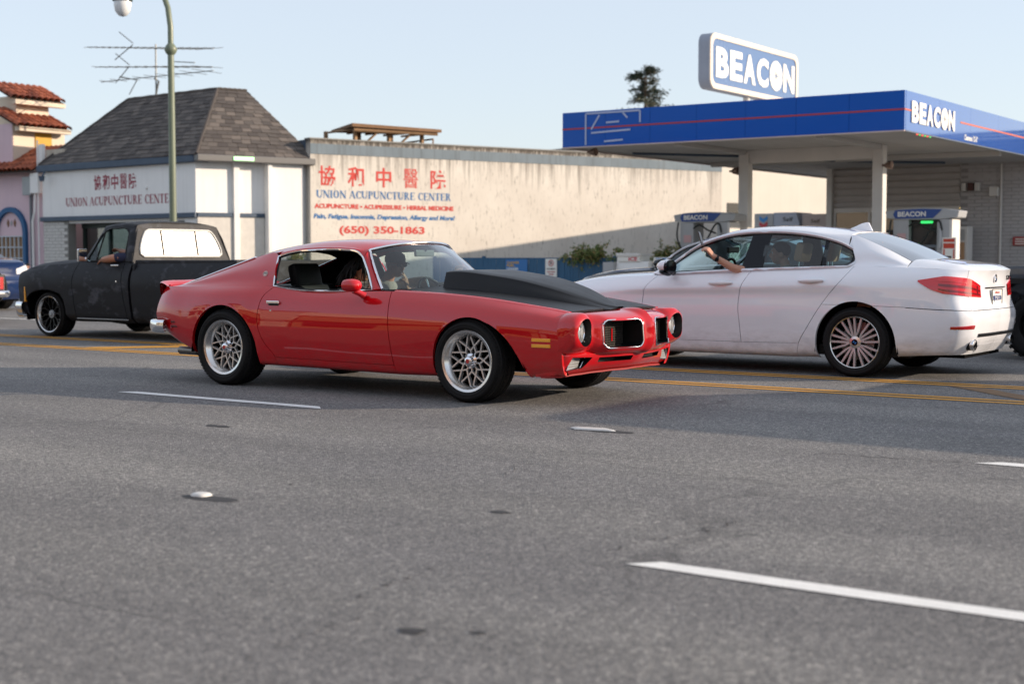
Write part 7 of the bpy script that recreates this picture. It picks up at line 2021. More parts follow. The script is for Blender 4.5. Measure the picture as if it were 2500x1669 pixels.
for s in (-1, 1):
    fl = np.array([1, s, 1]); n = 40
    t_ = curve(wn_[2:7], n); r_ = curve([(-1.05, .70, 1.595)]+rl[1:], n)
    skin('roof_rail', surf([[t_[i], (t_[i]+r_[i])/2+np.array([0, .02, .006]), r_[i]] for i in list(range(0, n, 3))+[n-1]], 2, 3), M_PRIM, pu, s, skirt=.015, inward=(-1.3, 0, 1.2))
    fa = [wn_[0], wn_[1], wn_[2]]; fb = [(-.73, .865, 1.09), (-.86, .81, 1.28), (-1.05, .70, 1.595)]
    skin('windscreen_pillar', surf([[np.array(a), (np.array(a)+np.array(c))/2+np.array([.0, .012, 0]), np.array(c)] for a, c in zip(fa, fb)], 6, 3), M_PRIM, pu, s, skirt=.015, inward=(-1.3, 0, 1.2))
    ra = [wn_[8], wn_[7], wn_[6], (-1.62, .75, 1.58)]
    skin('cab_pillar', surf([[np.array(a), (np.array(a)+np.array(c))/2+np.array([0, .02, 0]), np.array(c)] for a, c in zip(ra, rear_e)], 5, 4), M_PRIM, pu, s, skirt=.015, inward=(-1.3, 0, 1.2))
    ring = [tuple(p*fl) for p in lpw]
    MB().tube(ring+[(-1.27, s*.91, 1.10)], .012, 6, closed=True).obj('window_seal', M_TRIMB, pu, smooth=60)
    MB().tube([(-1.07, s*.905, 1.10), (-1.16, s*.80, 1.53)], .012, 6).obj('quarter_light_bar', M_TRIMB, pu)
    MB().poly([(-.88, s*.893, 1.10), (-1.06, s*.893, 1.10), (-1.15, s*.79, 1.52), (-1.13, s*.79, 1.50), (-.97, s*.855, 1.27)]).obj('quarter_light', M_CARGLASS, pu)
    if s < 0: MB().quad((-1.07, s*.893, 1.10), (-1.67, s*.893, 1.10), (-1.64, s*.785, 1.54), (-1.15, s*.785, 1.54)).obj('door_glass', M_CARGLASS, pu)
skin('windscreen', surf([[(-1.05, .70, 1.59), (-.99, .35, 1.612), (-.975, 0, 1.618)], [(-.86, .81, 1.28), (-.79, .42, 1.28), (-.77, 0, 1.28)], [(-.73, .865, 1.09), (-.66, .45, 1.09), (-.64, 0, 1.09)]], 5, 5), M_WSGLASS, pu, 1, both=True, skirt=0)
# cab back with rear window opening
def cb(w_, z): return (-1.855+(z-1.09)*.19+.006, w_, z)
oz0, oz1, ow0, ow1 = 1.165, 1.535, .76, .63
outer = [cb(.925, 1.09), cb(.90, 1.17), cb(.84, 1.33), cb(.775, 1.50), cb(.73, 1.60), cb(.0, 1.645)]
b = MB(); n = 26
oc = curve([cb(0, .60), cb(.90, .60)]+outer, n); 
ic_ = curve([cb(0, oz0), cb(ow0-.05, oz0), cb(ow0, oz0+.05), cb(ow1+.02, oz1-.06), cb(ow1-.05, oz1), cb(0, oz1+.006)], n, pchip)
oc = curve([cb(0, .60), cb(.9, .60), cb(.925, 1.09), cb(.84, 1.33), cb(.73, 1.60), cb(0, 1.645)], n, pchip)
skin('cab_back', surf([[ic_[i], (ic_[i]+oc[i])/2, oc[i]] for i in range(n)], 1, 2), M_PRIM, pu, 1, both=True, skirt=0)
M_FILM = glass('mirror film glass', (0.25, 0.25, 0.24), 4.0, 0.3)
fr = [tuple(p) for p in ic_]+[(p[0], -p[1], p[2]) for p in reversed(ic_[1:-1])]
rw = MB().poly([(p[0]-.004, p[1], p[2]) for p in fr]).obj('rear_window', M_FILM, pu)
MB().tube([(p[0]-.008, p[1], p[2]) for p in fr], .016, 6, closed=True).obj('window_frame', M_LETW, rw, smooth=60)
for y in (-.30, .34): MB().tube([(cb(0, oz0)[0]-.006, y, oz0), (cb(0, oz1)[0]-.006, y, oz1)], .013, 5).obj('sliding_bar', M_TRIMB, rw)
# bed
MB().box((-3.85, -.90, .55), (-1.92, .90, .60)).obj('bed_floor', M_PRIM, pu)
MB().box((-1.945, -.96, .55), (-1.895, .96, 1.07), bev=.01).obj('bed_front', M_PRIM, pu)
MB().box((-3.90, -.93, .42), (-3.84, .93, 1.11), bev=.015).obj('tailgate', M_PRIM, pu)
for s in (-1, 1):
    MB().box((-3.88, min(s*.86, s*.915), 1.06), (-1.90, max(s*.86, s*.915), 1.115), bev=.015).obj('bed_rail', M_PRIM, pu)
    MB().box((-3.86, min(s*.83, s*.86), .58), (-1.92, max(s*.83, s*.86), 1.08)).obj('bed_inner_side', M_PRIM, pu)
    MB().box((-3.895, min(s*.84, s*.96), .62), (-3.86, max(s*.84, s*.96), .86), bev=.01).obj('tail_lamp', M_REDLENS, pu)
MB().box((-3.5, -.45, .22), (.45, .45, .34)).obj('chassis', M_BLACK, pu)
MB().tube([(-.9, .5, .26), (-1.6, .55, .22), (-2.3, .5, .26)], .05, 8).obj('exhaust_pipe', M_BLACK, pu)
# cab interior
MB().box((-1.78, -.85, .30), (-.6, .85, .40)).obj('floor', M_CARPET, pu)
MB().box((-1.78, -.80, .45), (-1.25, .80, .68), bev=.05).obj('bench_seat', M_VINYL, pu)
MB().box((-1.80, -.80, .60), (-1.62, .80, 1.12), bev=.05).obj('seat_back', M_VINYL, pu)
MB().prism([(-.95, .7), (-.98, 1.0), (-.85, 1.06), (-.62, 1.06), (-.62, .7)], -.85, .85, 'Y').obj('dashboard', M_VINYL, pu)
sw = MB().tube([(0, .20*math.cos(2*math.pi*k/26), .20*math.sin(2*math.pi*k/26)) for k in range(26)], .013, 6, closed=True).xf(Matrix.Translation((-1.06, .42, 1.03)) @ Matrix.Rotation(R(-35), 4, 'Y')); sw.obj('steering_wheel', M_VINYL, pu, smooth=60)
def meshwheel(e):
    r, rim_r, W = .325, .262, .27
    tyre(e, r, rim_r, -W/2, W/2, tread=False); w1 = W/2-.01
    rim_barrel(e, rim_r, -W/2, w1, .030, M_ALLOY, M_BLACK)
    MB().lathe([(0, w1-.10), (rim_r-.02, w1-.10)], 36, 'Y').obj('wheel_back', M_BLACK, e)
    b = MB(); Rr = rim_r-.028; yf = w1-.05; mb = mat('gloss black rim', (0.005, 0.005, 0.006), 0.3, spec=0.25)
    for k in range(10):
        a = 36*k
        bar(b, pol(.04, a), pol(.15, a), .016, yf-.03, (yf-.01, yf)); 
        for d in (-1, 1): bar(b, pol(.145, a), pol(Rr+.004, a+d*11), .013, yf-.03, (yf, yf+.01))
    b.obj('rim', mb, e, weld=False)
    hb = MB().lathe([(.06, yf-.03), (.058, yf), (.03, yf+.006), (.028, yf+.02), (0, yf+.022)], 20, 'Y').obj('hub_cap', M_GREYMET, e, smooth=40)
for s in (-1, 1):
    place_wheel(pu, meshwheel, 0, s*.80, .325, s, 5); place_wheel(pu, meshwheel, -2.98, s*.80, .325, s, 20)
# ------------------------------------------------------------------ partly seen vehicles
dark.location = (-8.4, 19.7, 0)
dark['label'] = 'black car in the far kerb lane, its windscreen rising behind the sedan hood'
make_sedan(dark, paint('black car paint', (0.008, 0.009, 0.011), 0.3), detail=False, seatm=M_VINYL)

coupe = empty('coupe', (-23.0, 14.72, 0), math.pi, 'dark grey coupe with chrome bumper and upright red lamps at the left edge', 'car')
M_GUN = paint('gunmetal paint', (0.06, 0.065, 0.07), 0.3, metal=0.4)
ck = []
for x, zb, zt, sc in ((-1.12, .45, .86, .93), (-1.0, .36, .90, .97), (-.5, .26, .92, 1.0), (0, .22, .93, 1.01), (.8, .20, .90, 1.0), (2.0, .20, .90, 1.0), (3.0, .22, .86, .99), (3.5, .30, .80, .93)):
    ck.append([(x, .80*sc, zb), (x, .88*sc, zb+.10), (x, .91*sc, .56), (x, .90*sc, .70), (x, .84*sc, zt-.06), (x, .76*sc, zt), (x, .40*sc, zt+.03), (x, 0, zt+.04)])
CG = surf(ck, 12, 4)
CGc, CK = arch_cut(CG, [(0, .32, arch_fn([(90, .39), (0, .41), (180, .41), (-90, .42)])), (2.75, .32, arch_fn([(90, .37), (0, .40), (180, .40), (-90, .42)]))])
for s in (-1, 1):
    skin('body_side', CGc, M_GUN, coupe, s, CK, skirt=.03, inward=(1, 0, .4))
    for k in range(3):
        lm = MB().box((-1.16, s*(.70-.115*k)-.042, .58), (-1.115, s*(.70-.115*k)+.042, .80), bev=.012).obj('tail_lamp', M_REDLENS, coupe)
        MB().tube([(-1.162, s*(.70-.115*k)-.044, .575), (-1.162, s*(.70-.115*k)+.044, .575), (-1.162, s*(.70-.115*k)+.044, .805), (-1.162, s*(.70-.115*k)-.044, .805)], .006, 5, closed=True).obj('lamp_rim', M_CHROME, lm)
    place_wheel(coupe, meshwheel, 0, s*.77, .325, s, 5); place_wheel(coupe, meshwheel, 2.75, s*.77, .325, s, 5)
MB().box((-1.13, -.80, .46), (-1.10, .80, .84), bev=.02).obj('tail_panel', M_TRIMB, coupe)
bkc = []
for x, w_ in ((-.85, .91), (-1.0, .90), (-1.12, .84), (-1.17, .70), (-1.19, .35), (-1.19, 0)):
    bkc.append([(x, w_-.01, .56), (x-.02, w_+.02, .555), (x-.03, w_+.03, .52), (x-.02, w_+.02, .46), (x+.01, w_, .44)])
skin('rear_bumper', surf(bkc, 4, 3, fu=pchip), M_CHROME, coupe, 1, both=True, skirt=0, smooth=60)
gk = [[(-.55, .70, .93), (-.45, .35, .97), (-.42, 0, .98)], [(.0, .60, 1.14), (.05, .3, 1.18), (.07, 0, 1.19)], [(.4, .56, 1.27), (.42, .28, 1.30), (.43, 0, 1.305)], [(1.2, .56, 1.27), (1.22, .28, 1.30), (1.23, 0, 1.305)], [(1.95, .70, .92), (2.05, .35, .94), (2.1, 0, .95)]]
skin('roof', surf(gk, 6, 4), M_GUN, coupe, 1, both=True, skirt=0)
for s in (-1, 1): MB().poly([(-.45, s*.74, .92), (1.9, s*.74, .91), (1.22, s*.57, 1.26), (.42, s*.57, 1.26), (.0, s*.61, 1.13)]).obj('side_glass', M_GLASSD, coupe)
MB().box((-1.0, -.6, .25), (3.3, .6, .4)).obj('underbody', M_BLACK, coupe)

jeep = empty('off_roader', (-4.32, 17.22, 0), math.pi, 'dark lifted off-roader with knobbly tyre, just entering at the right edge', 'car')
M_JEEP = paint('dark grey paint', (0.035, 0.04, 0.05), 0.35)
MB().prism([(.62, .62), (.66, .80), (.64, .98), (.45, 1.05), (-1.05, 1.10), (-1.05, .55), (.5, .55)], -.62, .62, 'Y').obj('hood', M_JEEP, jeep, smooth=35, bevel=.03)
for s in (-1, 1):
    a, c = sorted((s*.55, s*.86))
    fz = [(.56, .70), (.48, .86), (.35, .92), (-.40, .92), (-.62, .62), (-.56, .60), (-.38, .86), (.33, .86), (.42, .80), (.48, .68)]
    b = MB()
    for i in range(5):
        p0, p1, q0, q1 = fz[i] if i < 5 else 0, fz[i+1] if i < 4 else fz[4], fz[9-i], fz[8-i] if i < 4 else fz[5]
    b.prism(fz, a, c, 'Y'); b.obj('fender_flare', M_TRIMB, jeep)
    MB().box((-3.6, min(s*.60, s*.80), .50), (-1.02, max(s*.60, s*.80), 1.12), bev=.03).obj('body_side', M_JEEP, jeep)
    MB().lathe([(0, .0), (.07, .0), (.09, .012), (.095, .03)], 20, 'X', (.63, s*.38, .86)).obj('headlight', M_LENS, jeep, smooth=40)
MB().box((.66, -.80, .42), (.82, .80, .58), bev=.03).obj('front_bumper', M_TRIMB, jeep)
MB().box((-3.6, -.78, .45), (.5, .78, .58)).obj('chassis', M_BLACK, jeep)
MB().box((-3.5, -.76, 1.12), (-1.35, .76, 1.78), bev=.06).obj('cab_top', M_TRIMB, jeep)
MB().quad((-1.04, -.70, 1.12), (-1.04, .70, 1.12), (-1.34, .64, 1.70), (-1.34, -.64, 1.70)).obj('windscreen', M_GLASSD, jeep)
def mudwheel(e):
    r, rim_r, W = .385, .215, .29
    tyre(e, r-.012, rim_r, -W/2, W/2, tread=False); w1 = W/2-.03
    b = MB()
    for i in range(34):
        a = 2*math.pi*i/34
        for s, dy in ((1, 0), (-1, .09)):
            aa = a+dy; M_ = Matrix.Rotation(-aa, 4, 'Y') @ Matrix.Translation((r-.012, s*W*.31, 0)); b.box((-.01, -W*.17, -.016), (.014, W*.17, .016), M_)
    b.obj('tread_lugs', M_RUBBER, e, weld=False)
    rim_barrel(e, rim_r, -W/2, w1, .03, M_TRIMB, M_BLACK)
    MB().lathe([(rim_r-.02, w1-.06), (.13, w1-.05), (.10, w1-.03), (.045, w1-.03), (.04, w1), (0, w1)], 30, 'Y').obj('rim', M_TRIMB, e, smooth=40)
    for k in range(6):
        q = pol(.085, 60*k); MB().cyl((q[0], w1-.035, q[1]), .012, .02, 8, 'Y').obj('lug_nut', M_GRILL, e)
for s in (-1, 1):
    place_wheel(jeep, mudwheel, 0, s*.69, .385, s, 8); place_wheel(jeep, mudwheel, -2.45, s*.69, .385, s, 8)
# the next vehicle in the sedan's lane stands just out of frame; it shades the asphalt beside the red car
van = empty('delivery_van', (0.0, 14.15, 0), math.pi, 'white delivery van following the white sedan, just outside the right edge', 'van')
vp = [(1.55, .42), (1.60, .70), (1.52, 1.05), (1.30, 1.18), (.25, 1.32), (-.85, 2.15), (-1.3, 2.5), (-1.8, 2.62), (-6.2, 2.62), (-6.3, 2.4), (-6.3, .42)]
MB().prism(vp, -.95, .95, 'Y').obj('body', M_PEARL, van, smooth=30, bevel=.05)
for s in (-1, 1):
    MB().box((1.50, min(s*.55, s*.85), .72), (1.60, max(s*.55, s*.85), .92), bev=.02).obj('headlight', M_LENS, van)
    MB().prism([(-.1, 1.35), (-.95, 1.95), (-1.6, 1.95), (-1.6, 1.35)], s*.952-.004, s*.952+.004, 'Y').obj('door_window', M_GLASSD, van)
    place_wheel(van, mudwheel, .75, s*.80, .385, s, 8); place_wheel(van, mudwheel, -4.6, s*.80, .385, s, 8)
MB().box((1.56, -.9, .42), (1.68, .9, .62), bev=.03).obj('front_bumper', M_TRIMB, van)
# ------------------------------------------------------------------ people in the cars
def skin_mat(name, c):
    m = mat(name, c, 0.5, sss=0.12); t = NT(m)
    t.color(t.mix(t.math('MULTIPLY', t.noise(t.coord(), 22, 4, 0.6), 0.45), c, (c[0]*0.78, c[1]*0.62, c[2]*0.58))); return m
M_SKIN1 = skin_mat('skin tan', (0.44, 0.21, 0.13))
M_SKIN2 = skin_mat('skin light', (0.52, 0.28, 0.19))
M_HAIRB = mat('black hair', (0.008, 0.007, 0.007), 0.55, spec=0.2)
def cloth(name, c, stripe=None, sc=60):
    m = mat(name, c, 0.9); t = NT(m); v = t.coord()
    if stripe:
        w_ = t.n('ShaderNodeTexWave'); w_.inputs['Scale'].default_value = sc; w_.inputs['Distortion'].default_value = 0.6; t.l(v, w_.inputs['Vector'])
        t.color(t.mix(t.ramp(w_.outputs['Fac'], [(0.45, (0, 0, 0)), (0.6, (1, 1, 1))]), c, stripe))
    t.bump(t.noise(v, 30, 4, 0.6), 0.5, 0.01); return m
def ball(b, c, r, rot=None, n=14):
    bm = bmesh.new(); bmesh.ops.create_uvsphere(bm, u_segments=n*2, v_segments=n, radius=1.0)
    M_ = Matrix.Translation(c) @ (rot if rot is not None else Matrix.Identity(4)) @ Matrix.Diagonal((*r, 1)) if not isinstance(r, (int, float)) else Matrix.Translation(c) @ Matrix.Diagonal((r, r, r, 1))
    b.bm(bm, M_)
def limb(b, pts, rad, n=12):
    """capsule chain: overlapping cones with balls at the joints"""
    Q = curve(pts, max(2, (len(pts)-1)*5+1), pchip) if len(pts) > 2 else np.array(pts)
    rr = np.interp(np.linspace(0, 1, len(Q)), np.linspace(0, 1, len(rad)), rad)
    b.tube([tuple(q) for q in Q], [float(x) for x in rr], n)
    ball(b, tuple(Q[0]), float(rr[0])*0.99, n=6); ball(b, tuple(Q[-1]), float(rr[-1])*0.99, n=6)
def fuse(name, b, m, parent, voxel=0.008, it=4):
    """melt overlapping closed shapes into one continuous surface"""
    me = b.mesh(name, weld=False); o = bpy.data.objects.new(name, me); COL.objects.link(o)
    md = o.modifiers.new('r', 'REMESH'); md.mode = 'VOXEL'; md.voxel_size = voxel; md.use_smooth_shade = True
    sm = o.modifiers.new('s', 'SMOOTH'); sm.factor = 0.5; sm.iterations = it
    bpy.context.view_layer.update()
    res = bpy.data.meshes.new_from_object(o.evaluated_get(bpy.context.evaluated_depsgraph_get())); bpy.data.objects.remove(o)
    res.materials.clear(); res.materials.append(m); res.shade_smooth(); res.name = name
    r = bpy.data.objects.new(name, res); COL.objects.link(r); r.parent = parent
    return r
def head(b, c, yaw=0.0, pitch=0.0, k=1.0):
    """skull, jaw, nose, ears, brows, lips; looks along +X before yaw"""
    M0 = Matrix.Translation(c) @ Matrix.Rotation(R(yaw), 4, 'Z') @ Matrix.Rotation(R(pitch), 4, 'Y')
    def e(p, r): ball(b, tuple(M0 @ Vector([q*k for q in p])), tuple(q*k for q in r), M0.to_3x3().to_4x4(), 10)
    e((-.008, 0, .03), (.098, .078, .092)); e((.022, 0, -.03), (.068, .060, .075)); e((.045, 0, -.072), (.035, .036, .026))
    e((.094, 0, -.012), (.020, .013, .024)); e((.082, 0, .012), (.014, .010, .026)); e((.074, 0, .036), (.022, .052, .012))
    e((.082, 0, -.046), (.012, .026, .006)); e((.079, 0, -.056), (.012, .022, .006))
    for s in (-1, 1): e((-.012, s*.078, -.008), (.022, .010, .032)); e((.058, s*.036, -.012), (.022, .022, .02))
    return M0
def eyes(M0, parent, k=1.0):
    for s in (-1, 1):
        b = MB(); ball(b, tuple(M0 @ Vector((.075*k, s*.031*k, .016*k))), .0115*k, n=8); o = b.obj('eye', mat('eye white', (0.7, 0.68, 0.66), 0.2), parent, smooth=60)
        b = MB(); ball(b, tuple(M0 @ Vector((.0835*k, s*.031*k, .016*k))), .0055*k, n=6); b.obj('iris', mat('iris', (0.02, 0.012, 0.008), 0.15), o, smooth=60)
def hand(b, wrist, fwd, palm_n, curl=0.5, k=1.0, thumb=1, spread=0.10, curls=None):
    """palm and five fingers: fwd from the wrist, palm_n out of the palm; curl 0 flat .. 1 fist"""
    f = Vector(fwd).normalized(); n = Vector(palm_n); n = (n-f*n.dot(f)).normalized(); s = f.cross(n)*thumb
    w_ = Vector(wrist); P = lambda a, c, d: tuple(w_+f*a*k+s*c*k+n*d*k)
    for c in (-.030, -.010, .010, .030): limb(b, [P(.0, c*.6, 0), P(.085, c, 0)], [.016*k, .0135*k], 8)
    for i, (c, L) in enumerate(((.030, .068), (.010, .078), (-.010, .072), (-.030, .056))):
        cu_ = curl if curls is None else curls[i]
        p = Vector(P(.085, c, 0)); d = (f+s*(c*spread*10*.12)).normalized(); pts = [tuple(p)]
        for j, q in enumerate((.44, .31, .25)):
            d = (Matrix.Rotation(cu_*R(62), 3, s*thumb*(1 if thumb > 0 else 1)) @ d) if False else (d*math.cos(cu_*R(58))+n*math.sin(cu_*R(58))-((d.dot(n))*n*0)).normalized() if j == 0 else (d+ (n*math.cos(j*cu_*R(55))-f*math.sin(j*cu_*R(55)))*cu_*0.75).normalized()
            p = p+d*L*q*k; pts.append(tuple(p))
        limb(b, pts, [.0098*k, .0090*k, .0082*k, .0066*k], 8)
    limb(b, [P(.022, .026, .004), P(.052, .056, .020), P(.078, .062, .036), P(.098, .056, .046)], [.016*k, .0125*k, .0105*k, .008*k], 8)
    return P

# driver of the red car: cap, sunglasses, grey sweater, hand with cigarette at the mouth
p1 = empty('person', (-9.55, 9.95, 0), 0, 'driver of the red car in cap, sunglasses and grey sweater, fingers raised to his mouth', 'person')
b = MB(); M0 = head(b, (.965, .38, 1.075), -6, 4)
limb(b, [(.90, .38, 1.0), (.86, .38, .92)], [.052, .062])
limb(b, [(1.10, .56, .83), (1.155, .35, .865)], [.034, .024]); P = hand(b, (1.155, .33, .87), (.05, -.35, .75), (-.6, -.4, .2), curls=(.15, .3, .95, 1.0), thumb=-1)
limb(b, [(1.50, .52, .88), (1.60, .50, .98)], [.030, .024]); hand(b, (1.60, .50, .985), (.25, -.05, .8), (.8, -.3, -.2), .75, thumb=1)
o = fuse('body', b, M_SKIN1, p1, .0065); eyes(M0, o)
M_SWEAT = cloth('grey sweater', (0.26, 0.25, 0.22))
b = MB(); limb(b, [(.84, .38, .45), (.83, .38, .70), (.85, .38, .85)], [.15, .165, .12]); limb(b, [(.85, .21, .84), (.85, .55, .84)], [.085, .085])
limb(b, [(.85, .57, .84), (.98, .66, .72), (1.13, .50, .845)], [.075, .06, .045]); limb(b, [(.86, .20, .84), (.0+1.0, .17, .70), (1.02, .16, .70)], [.075, .062, .05]) if False else None
limb(b, [(.86, .22, .84), (1.08, .10, .86), (1.18, .10, .88)], [.075, .058, .05]) if False else None
limb(b, [(.86, .55, .86), (1.12, .62, .92), (1.34, .56, .88), (1.52, .52, .90)], [.078, .062, .052, .042])
fuse('sweater', b, M_SWEAT, o, .011)
b = MB().lathe([(.108, -.02), (.112, .015), (.10, .055), (.06, .078), (0, .082)], 24, 'Z'); b.v = [(x*.98, y*.80, z) for x, y, z in b.v]; b.xf(M0 @ Matrix.Translation((-.008, 0, .055)))
hat = b.obj('cap', mat('black cap', (0.015, 0.016, 0.018), 0.8), o, smooth=60)
b = MB(); G = []
for i in range(13):
    a = R(-62+124*i/12); G.append([M0 @ Vector((.085*math.cos(a)+.0, .075*math.sin(a), .052)), M0 @ Vector((.10*math.cos(a)+.065, .075*math.sin(a), .040-.012*abs(math.sin(a))))])
b.grid([[tuple(p) for p in r_] for r_ in G]); b.grid([[(p[0], p[1], p[2]-.004) for p in r_] for r_ in G]); b.obj('cap_peak', MATS['black cap'], hat, smooth=50)
for s in (-1, 1):
    b = MB(); ball(b, tuple(M0 @ Vector((.088, s*.036, .017))), (.010, .032, .020), M0.to_3x3().to_4x4(), 8); g_ = b.obj('sunglass_lens', M_GLOSSB, o, smooth=60)
    MB().tube([tuple(M0 @ Vector((.085, s*.062, .022))), tuple(M0 @ Vector((.0, s*.086, .020)))], .004, 5).obj('sunglass_arm', M_CHROME, g_)
q = M0 @ Vector((.095, -.012, -.05)); MB().tube([tuple(q), tuple(q+Vector((.03, -.015, -.06)))], .0045, 6).obj('cigarette', mat('cigarette paper', (0.75, 0.73, 0.70), 0.8), o)
# passenger with long dark hair
p2 = empty('person', (-9.55, 9.95, 0), 0, 'black-haired passenger in dark top beside the open window of the red car', 'person')
b = MB(); M0 = head(b, (1.20, -.36, 1.045), -14, 6, .94)
limb(b, [(1.14, -.36, .97), (1.08, -.36, .88)], [.045, .055]); limb(b, [(1.10, -.50, .83), (1.30, -.56, .80), (1.42, -.50, .88)], [.046, .036, .028])
hand(b, (1.42, -.50, .88), (.3, .3, .5), (-.5, .5, 0), .5, .9)
o = fuse('body', b, M_SKIN2, p2, .0065); eyes(M0, o, .94)
b = MB(); limb(b, [(1.0, -.36, .45), (1.0, -.36, .68), (1.05, -.36, .82)], [.14, .15, .10]); limb(b, [(1.06, -.22, .82), (1.06, -.50, .82)], [.07, .07]); fuse('top', b, mat('black top', (0.02, 0.02, 0.024), 0.85), o, .011)
rnd = random.Random(4); b = MB()
for i in range(230):      # hair in strands
    th = rnd.uniform(R(70), R(290)); ph = rnd.uniform(R(5), R(80))
    if rnd.random() < .35: th = rnd.uniform(0, 2*math.pi); ph = rnd.uniform(R(45), R(88))
    r0 = .105*.94; p = Vector((r0*math.cos(th)*math.cos(ph)*1.02-.008, r0*math.sin(th)*math.cos(ph)*.86, r0*math.sin(ph)*.95+.028)); P = [p.copy()]
    L = rnd.uniform(.14, .27); d = Vector((math.cos(th)*.5-.25, math.sin(th)*.5, -.35))
    for k in range(6):
        p = p+d.normalized()*L/6; d.z -= .35; d.x += rnd.gauss(0, .12); d.y += rnd.gauss(0, .12)
        # keep strands outside the skull
        q = Vector((p.x/.106, p.y/.088, (p.z-.02)/.105))
        if q.length < 1: p = Vector((q.x/q.length*.106, q.y/q.length*.088, q.z/q.length*.105+.02))
        P.append(p.copy())
    b.tube([tuple(M0 @ q) for q in P], [.010, .011, .010, .009, .007, .004, .002], 5)
for i in range(1): 
    c = MB(); ball(c, (-.018, 0, .045), (.100, .084, .092)); b.v += []; k0 = len(b.v); b.v += [tuple(M0 @ Vector(p)) for p in c.v]; b.f += [tuple(k0+j for j in f) for f in c.f]
b.obj('hair', M_HAIRB, o, smooth=70, weld=False)
b = MB(); ball(b, tuple(M0 @ Vector((.0, -.078, -.045))), .008, n=6); b.obj('earring', M_CHROME, o)

# driver of the white sedan: arm out of the window holding up a phone
def sw_(x, y, z): return (x, y, z)
p3 = empty('person', (-5.17, 14.05, 0), math.pi, 'driver of the white sedan reaching out with a phone and black watch', 'person')
b = MB(); M0 = head(b, (1.03, .38, 1.19), 25, 0)
limb(b, [(.98, .38, 1.11), (.95, .38, 1.0)], [.05, .06])
limb(b, [(1.10, .66, 1.0), (1.31, .86, 1.045), (1.40, .95, 1.11), (1.458, 1.03, 1.165)], [.052, .044, .040, .029])
hand(b, (1.465, 1.035, 1.172), (.60, .35, .85), (.75, -.1, -.55), curls=(.62, .7, .75, .8), thumb=-1, k=1.02)
limb(b, [(1.12, .30, .90), (1.45, .36, .95), (1.58, .36, 1.02)], [.045, .038, .028]); hand(b, (1.58, .36, 1.02), (.4, 0, .7), (.6, 0, -.4), .8)
o = fuse('body', b, M_SKIN2, p3, .0065); eyes(M0, o)
b = MB(); limb(b, [(.93, .38, .60), (.92, .38, .85), (.94, .38, .98)], [.15, .165, .11]); limb(b, [(.94, .20, .97), (.94, .56, .97)], [.08, .08]); limb(b, [(.95, .56, .97), (1.06, .64, .97), (1.14, .69, 1.0)], [.078, .068, .06]); fuse('shirt', b, cloth('striped shirt', (0.45, 0.43, 0.36), (0.06, 0.07, 0.08), 26), o, .011)
b = MB(); ball(b, tuple(M0 @ Vector((-.012, 0, .045))), (.104, .084, .088)); b.obj('hair', M_HAIRB, o, smooth=60)
# watch
ax = Vector((.058, .08, .055)).normalized(); c0 = Vector((1.445, 1.012, 1.150)); u = ax.cross(Vector((0, 0, 1))).normalized(); v = ax.cross(u)
b = MB(); G = []
for i in range(25):
    a = 2*math.pi*i/24; r_ = .0335; d = u*math.cos(a)+v*math.sin(a); G.append([tuple(c0+d*r_-ax*.012), tuple(c0+d*(r_+.003)-ax*.012), tuple(c0+d*(r_+.003)+ax*.012), tuple(c0+d*r_+ax*.012)])
b.grid(G); wt_ = b.obj('watch_strap', M_TRIMB, o, smooth=40)
d = (u*-0.2+v*.98).normalized()
dd = Vector((-.45, .75, -.25)); dd = (dd-ax*dd.dot(ax)).normalized()
Mw = frame(tuple(c0+dd*.036), ax.cross(dd), ax); MB().box((-.018, -.020, -.004), (.018, .020, .008), Mw, bev=0).obj('watch_case', M_GLOSSB, wt_, bevel=.003)
# phone
ph_ = empty('phone', (-5.17-1.565, 14.05-1.115, 1.345), math.pi, 'slim dark phone held up in the raised hand', 'phone')
Mp = Matrix.Rotation(R(18), 4, 'Y') @ Matrix.Rotation(R(12), 4, 'Z')
MB().box((-.005, -.036, -.075), (.005, .036, .075), Mp, bev=0).obj('case', mat('phone case', (0.02, 0.022, 0.03), 0.3), ph_, bevel=.003)
MB().box((.0052, -.032, -.070), (.0058, .032, .070), Mp).obj('screen', M_GLOSSB, ph_)

# pickup driver: elbow on the sill, other hand up
p4 = empty('person', (-17.46, 14.03, 0), math.pi, 'pickup driver resting a bare forearm on the window sill, navy sleeve', 'person')
b = MB(); M0 = head(b, (-1.62, .40, 1.40), 10, 0)
limb(b, [(-1.66, .40, 1.32), (-1.70, .40, 1.22)], [.052, .062])
limb(b, [(-1.58, .93, 1.15), (-1.46, .965, 1.135), (-1.30, .955, 1.12), (-1.20, .90, 1.115)], [.058, .055, .045, .030]); hand(b, (-1.20, .90, 1.115), (.9, -.35, -.12), (.1, -.3, -.9), .7)
limb(b, [(-1.45, .62, 1.20), (-1.26, .58, 1.235), (-1.14, .55, 1.25)], [.050, .040, .030]); hand(b, (-1.14, .55, 1.25), (.9, -.1, .12), (.2, .5, -.8), .35, thumb=-1)
o = fuse('body', b, M_SKIN1, p4, .007); eyes(M0, o)
b = MB(); limb(b, [(-1.70, .42, .70), (-1.69, .42, 1.0), (-1.68, .42, 1.18)], [.15, .17, .11]); limb(b, [(-1.69, .22, 1.16), (-1.69, .62, 1.16)], [.085, .085]); limb(b, [(-1.69, .64, 1.16), (-1.66, .82, 1.15), (-1.56, .935, 1.15)], [.082, .075, .066]); limb(b, [(-1.68, .50, 1.14), (-1.52, .60, 1.17), (-1.44, .63, 1.20)], [.08, .068, .058]); fuse('shirt', b, cloth('navy tee', (0.02, 0.025, 0.06)), o, .011)
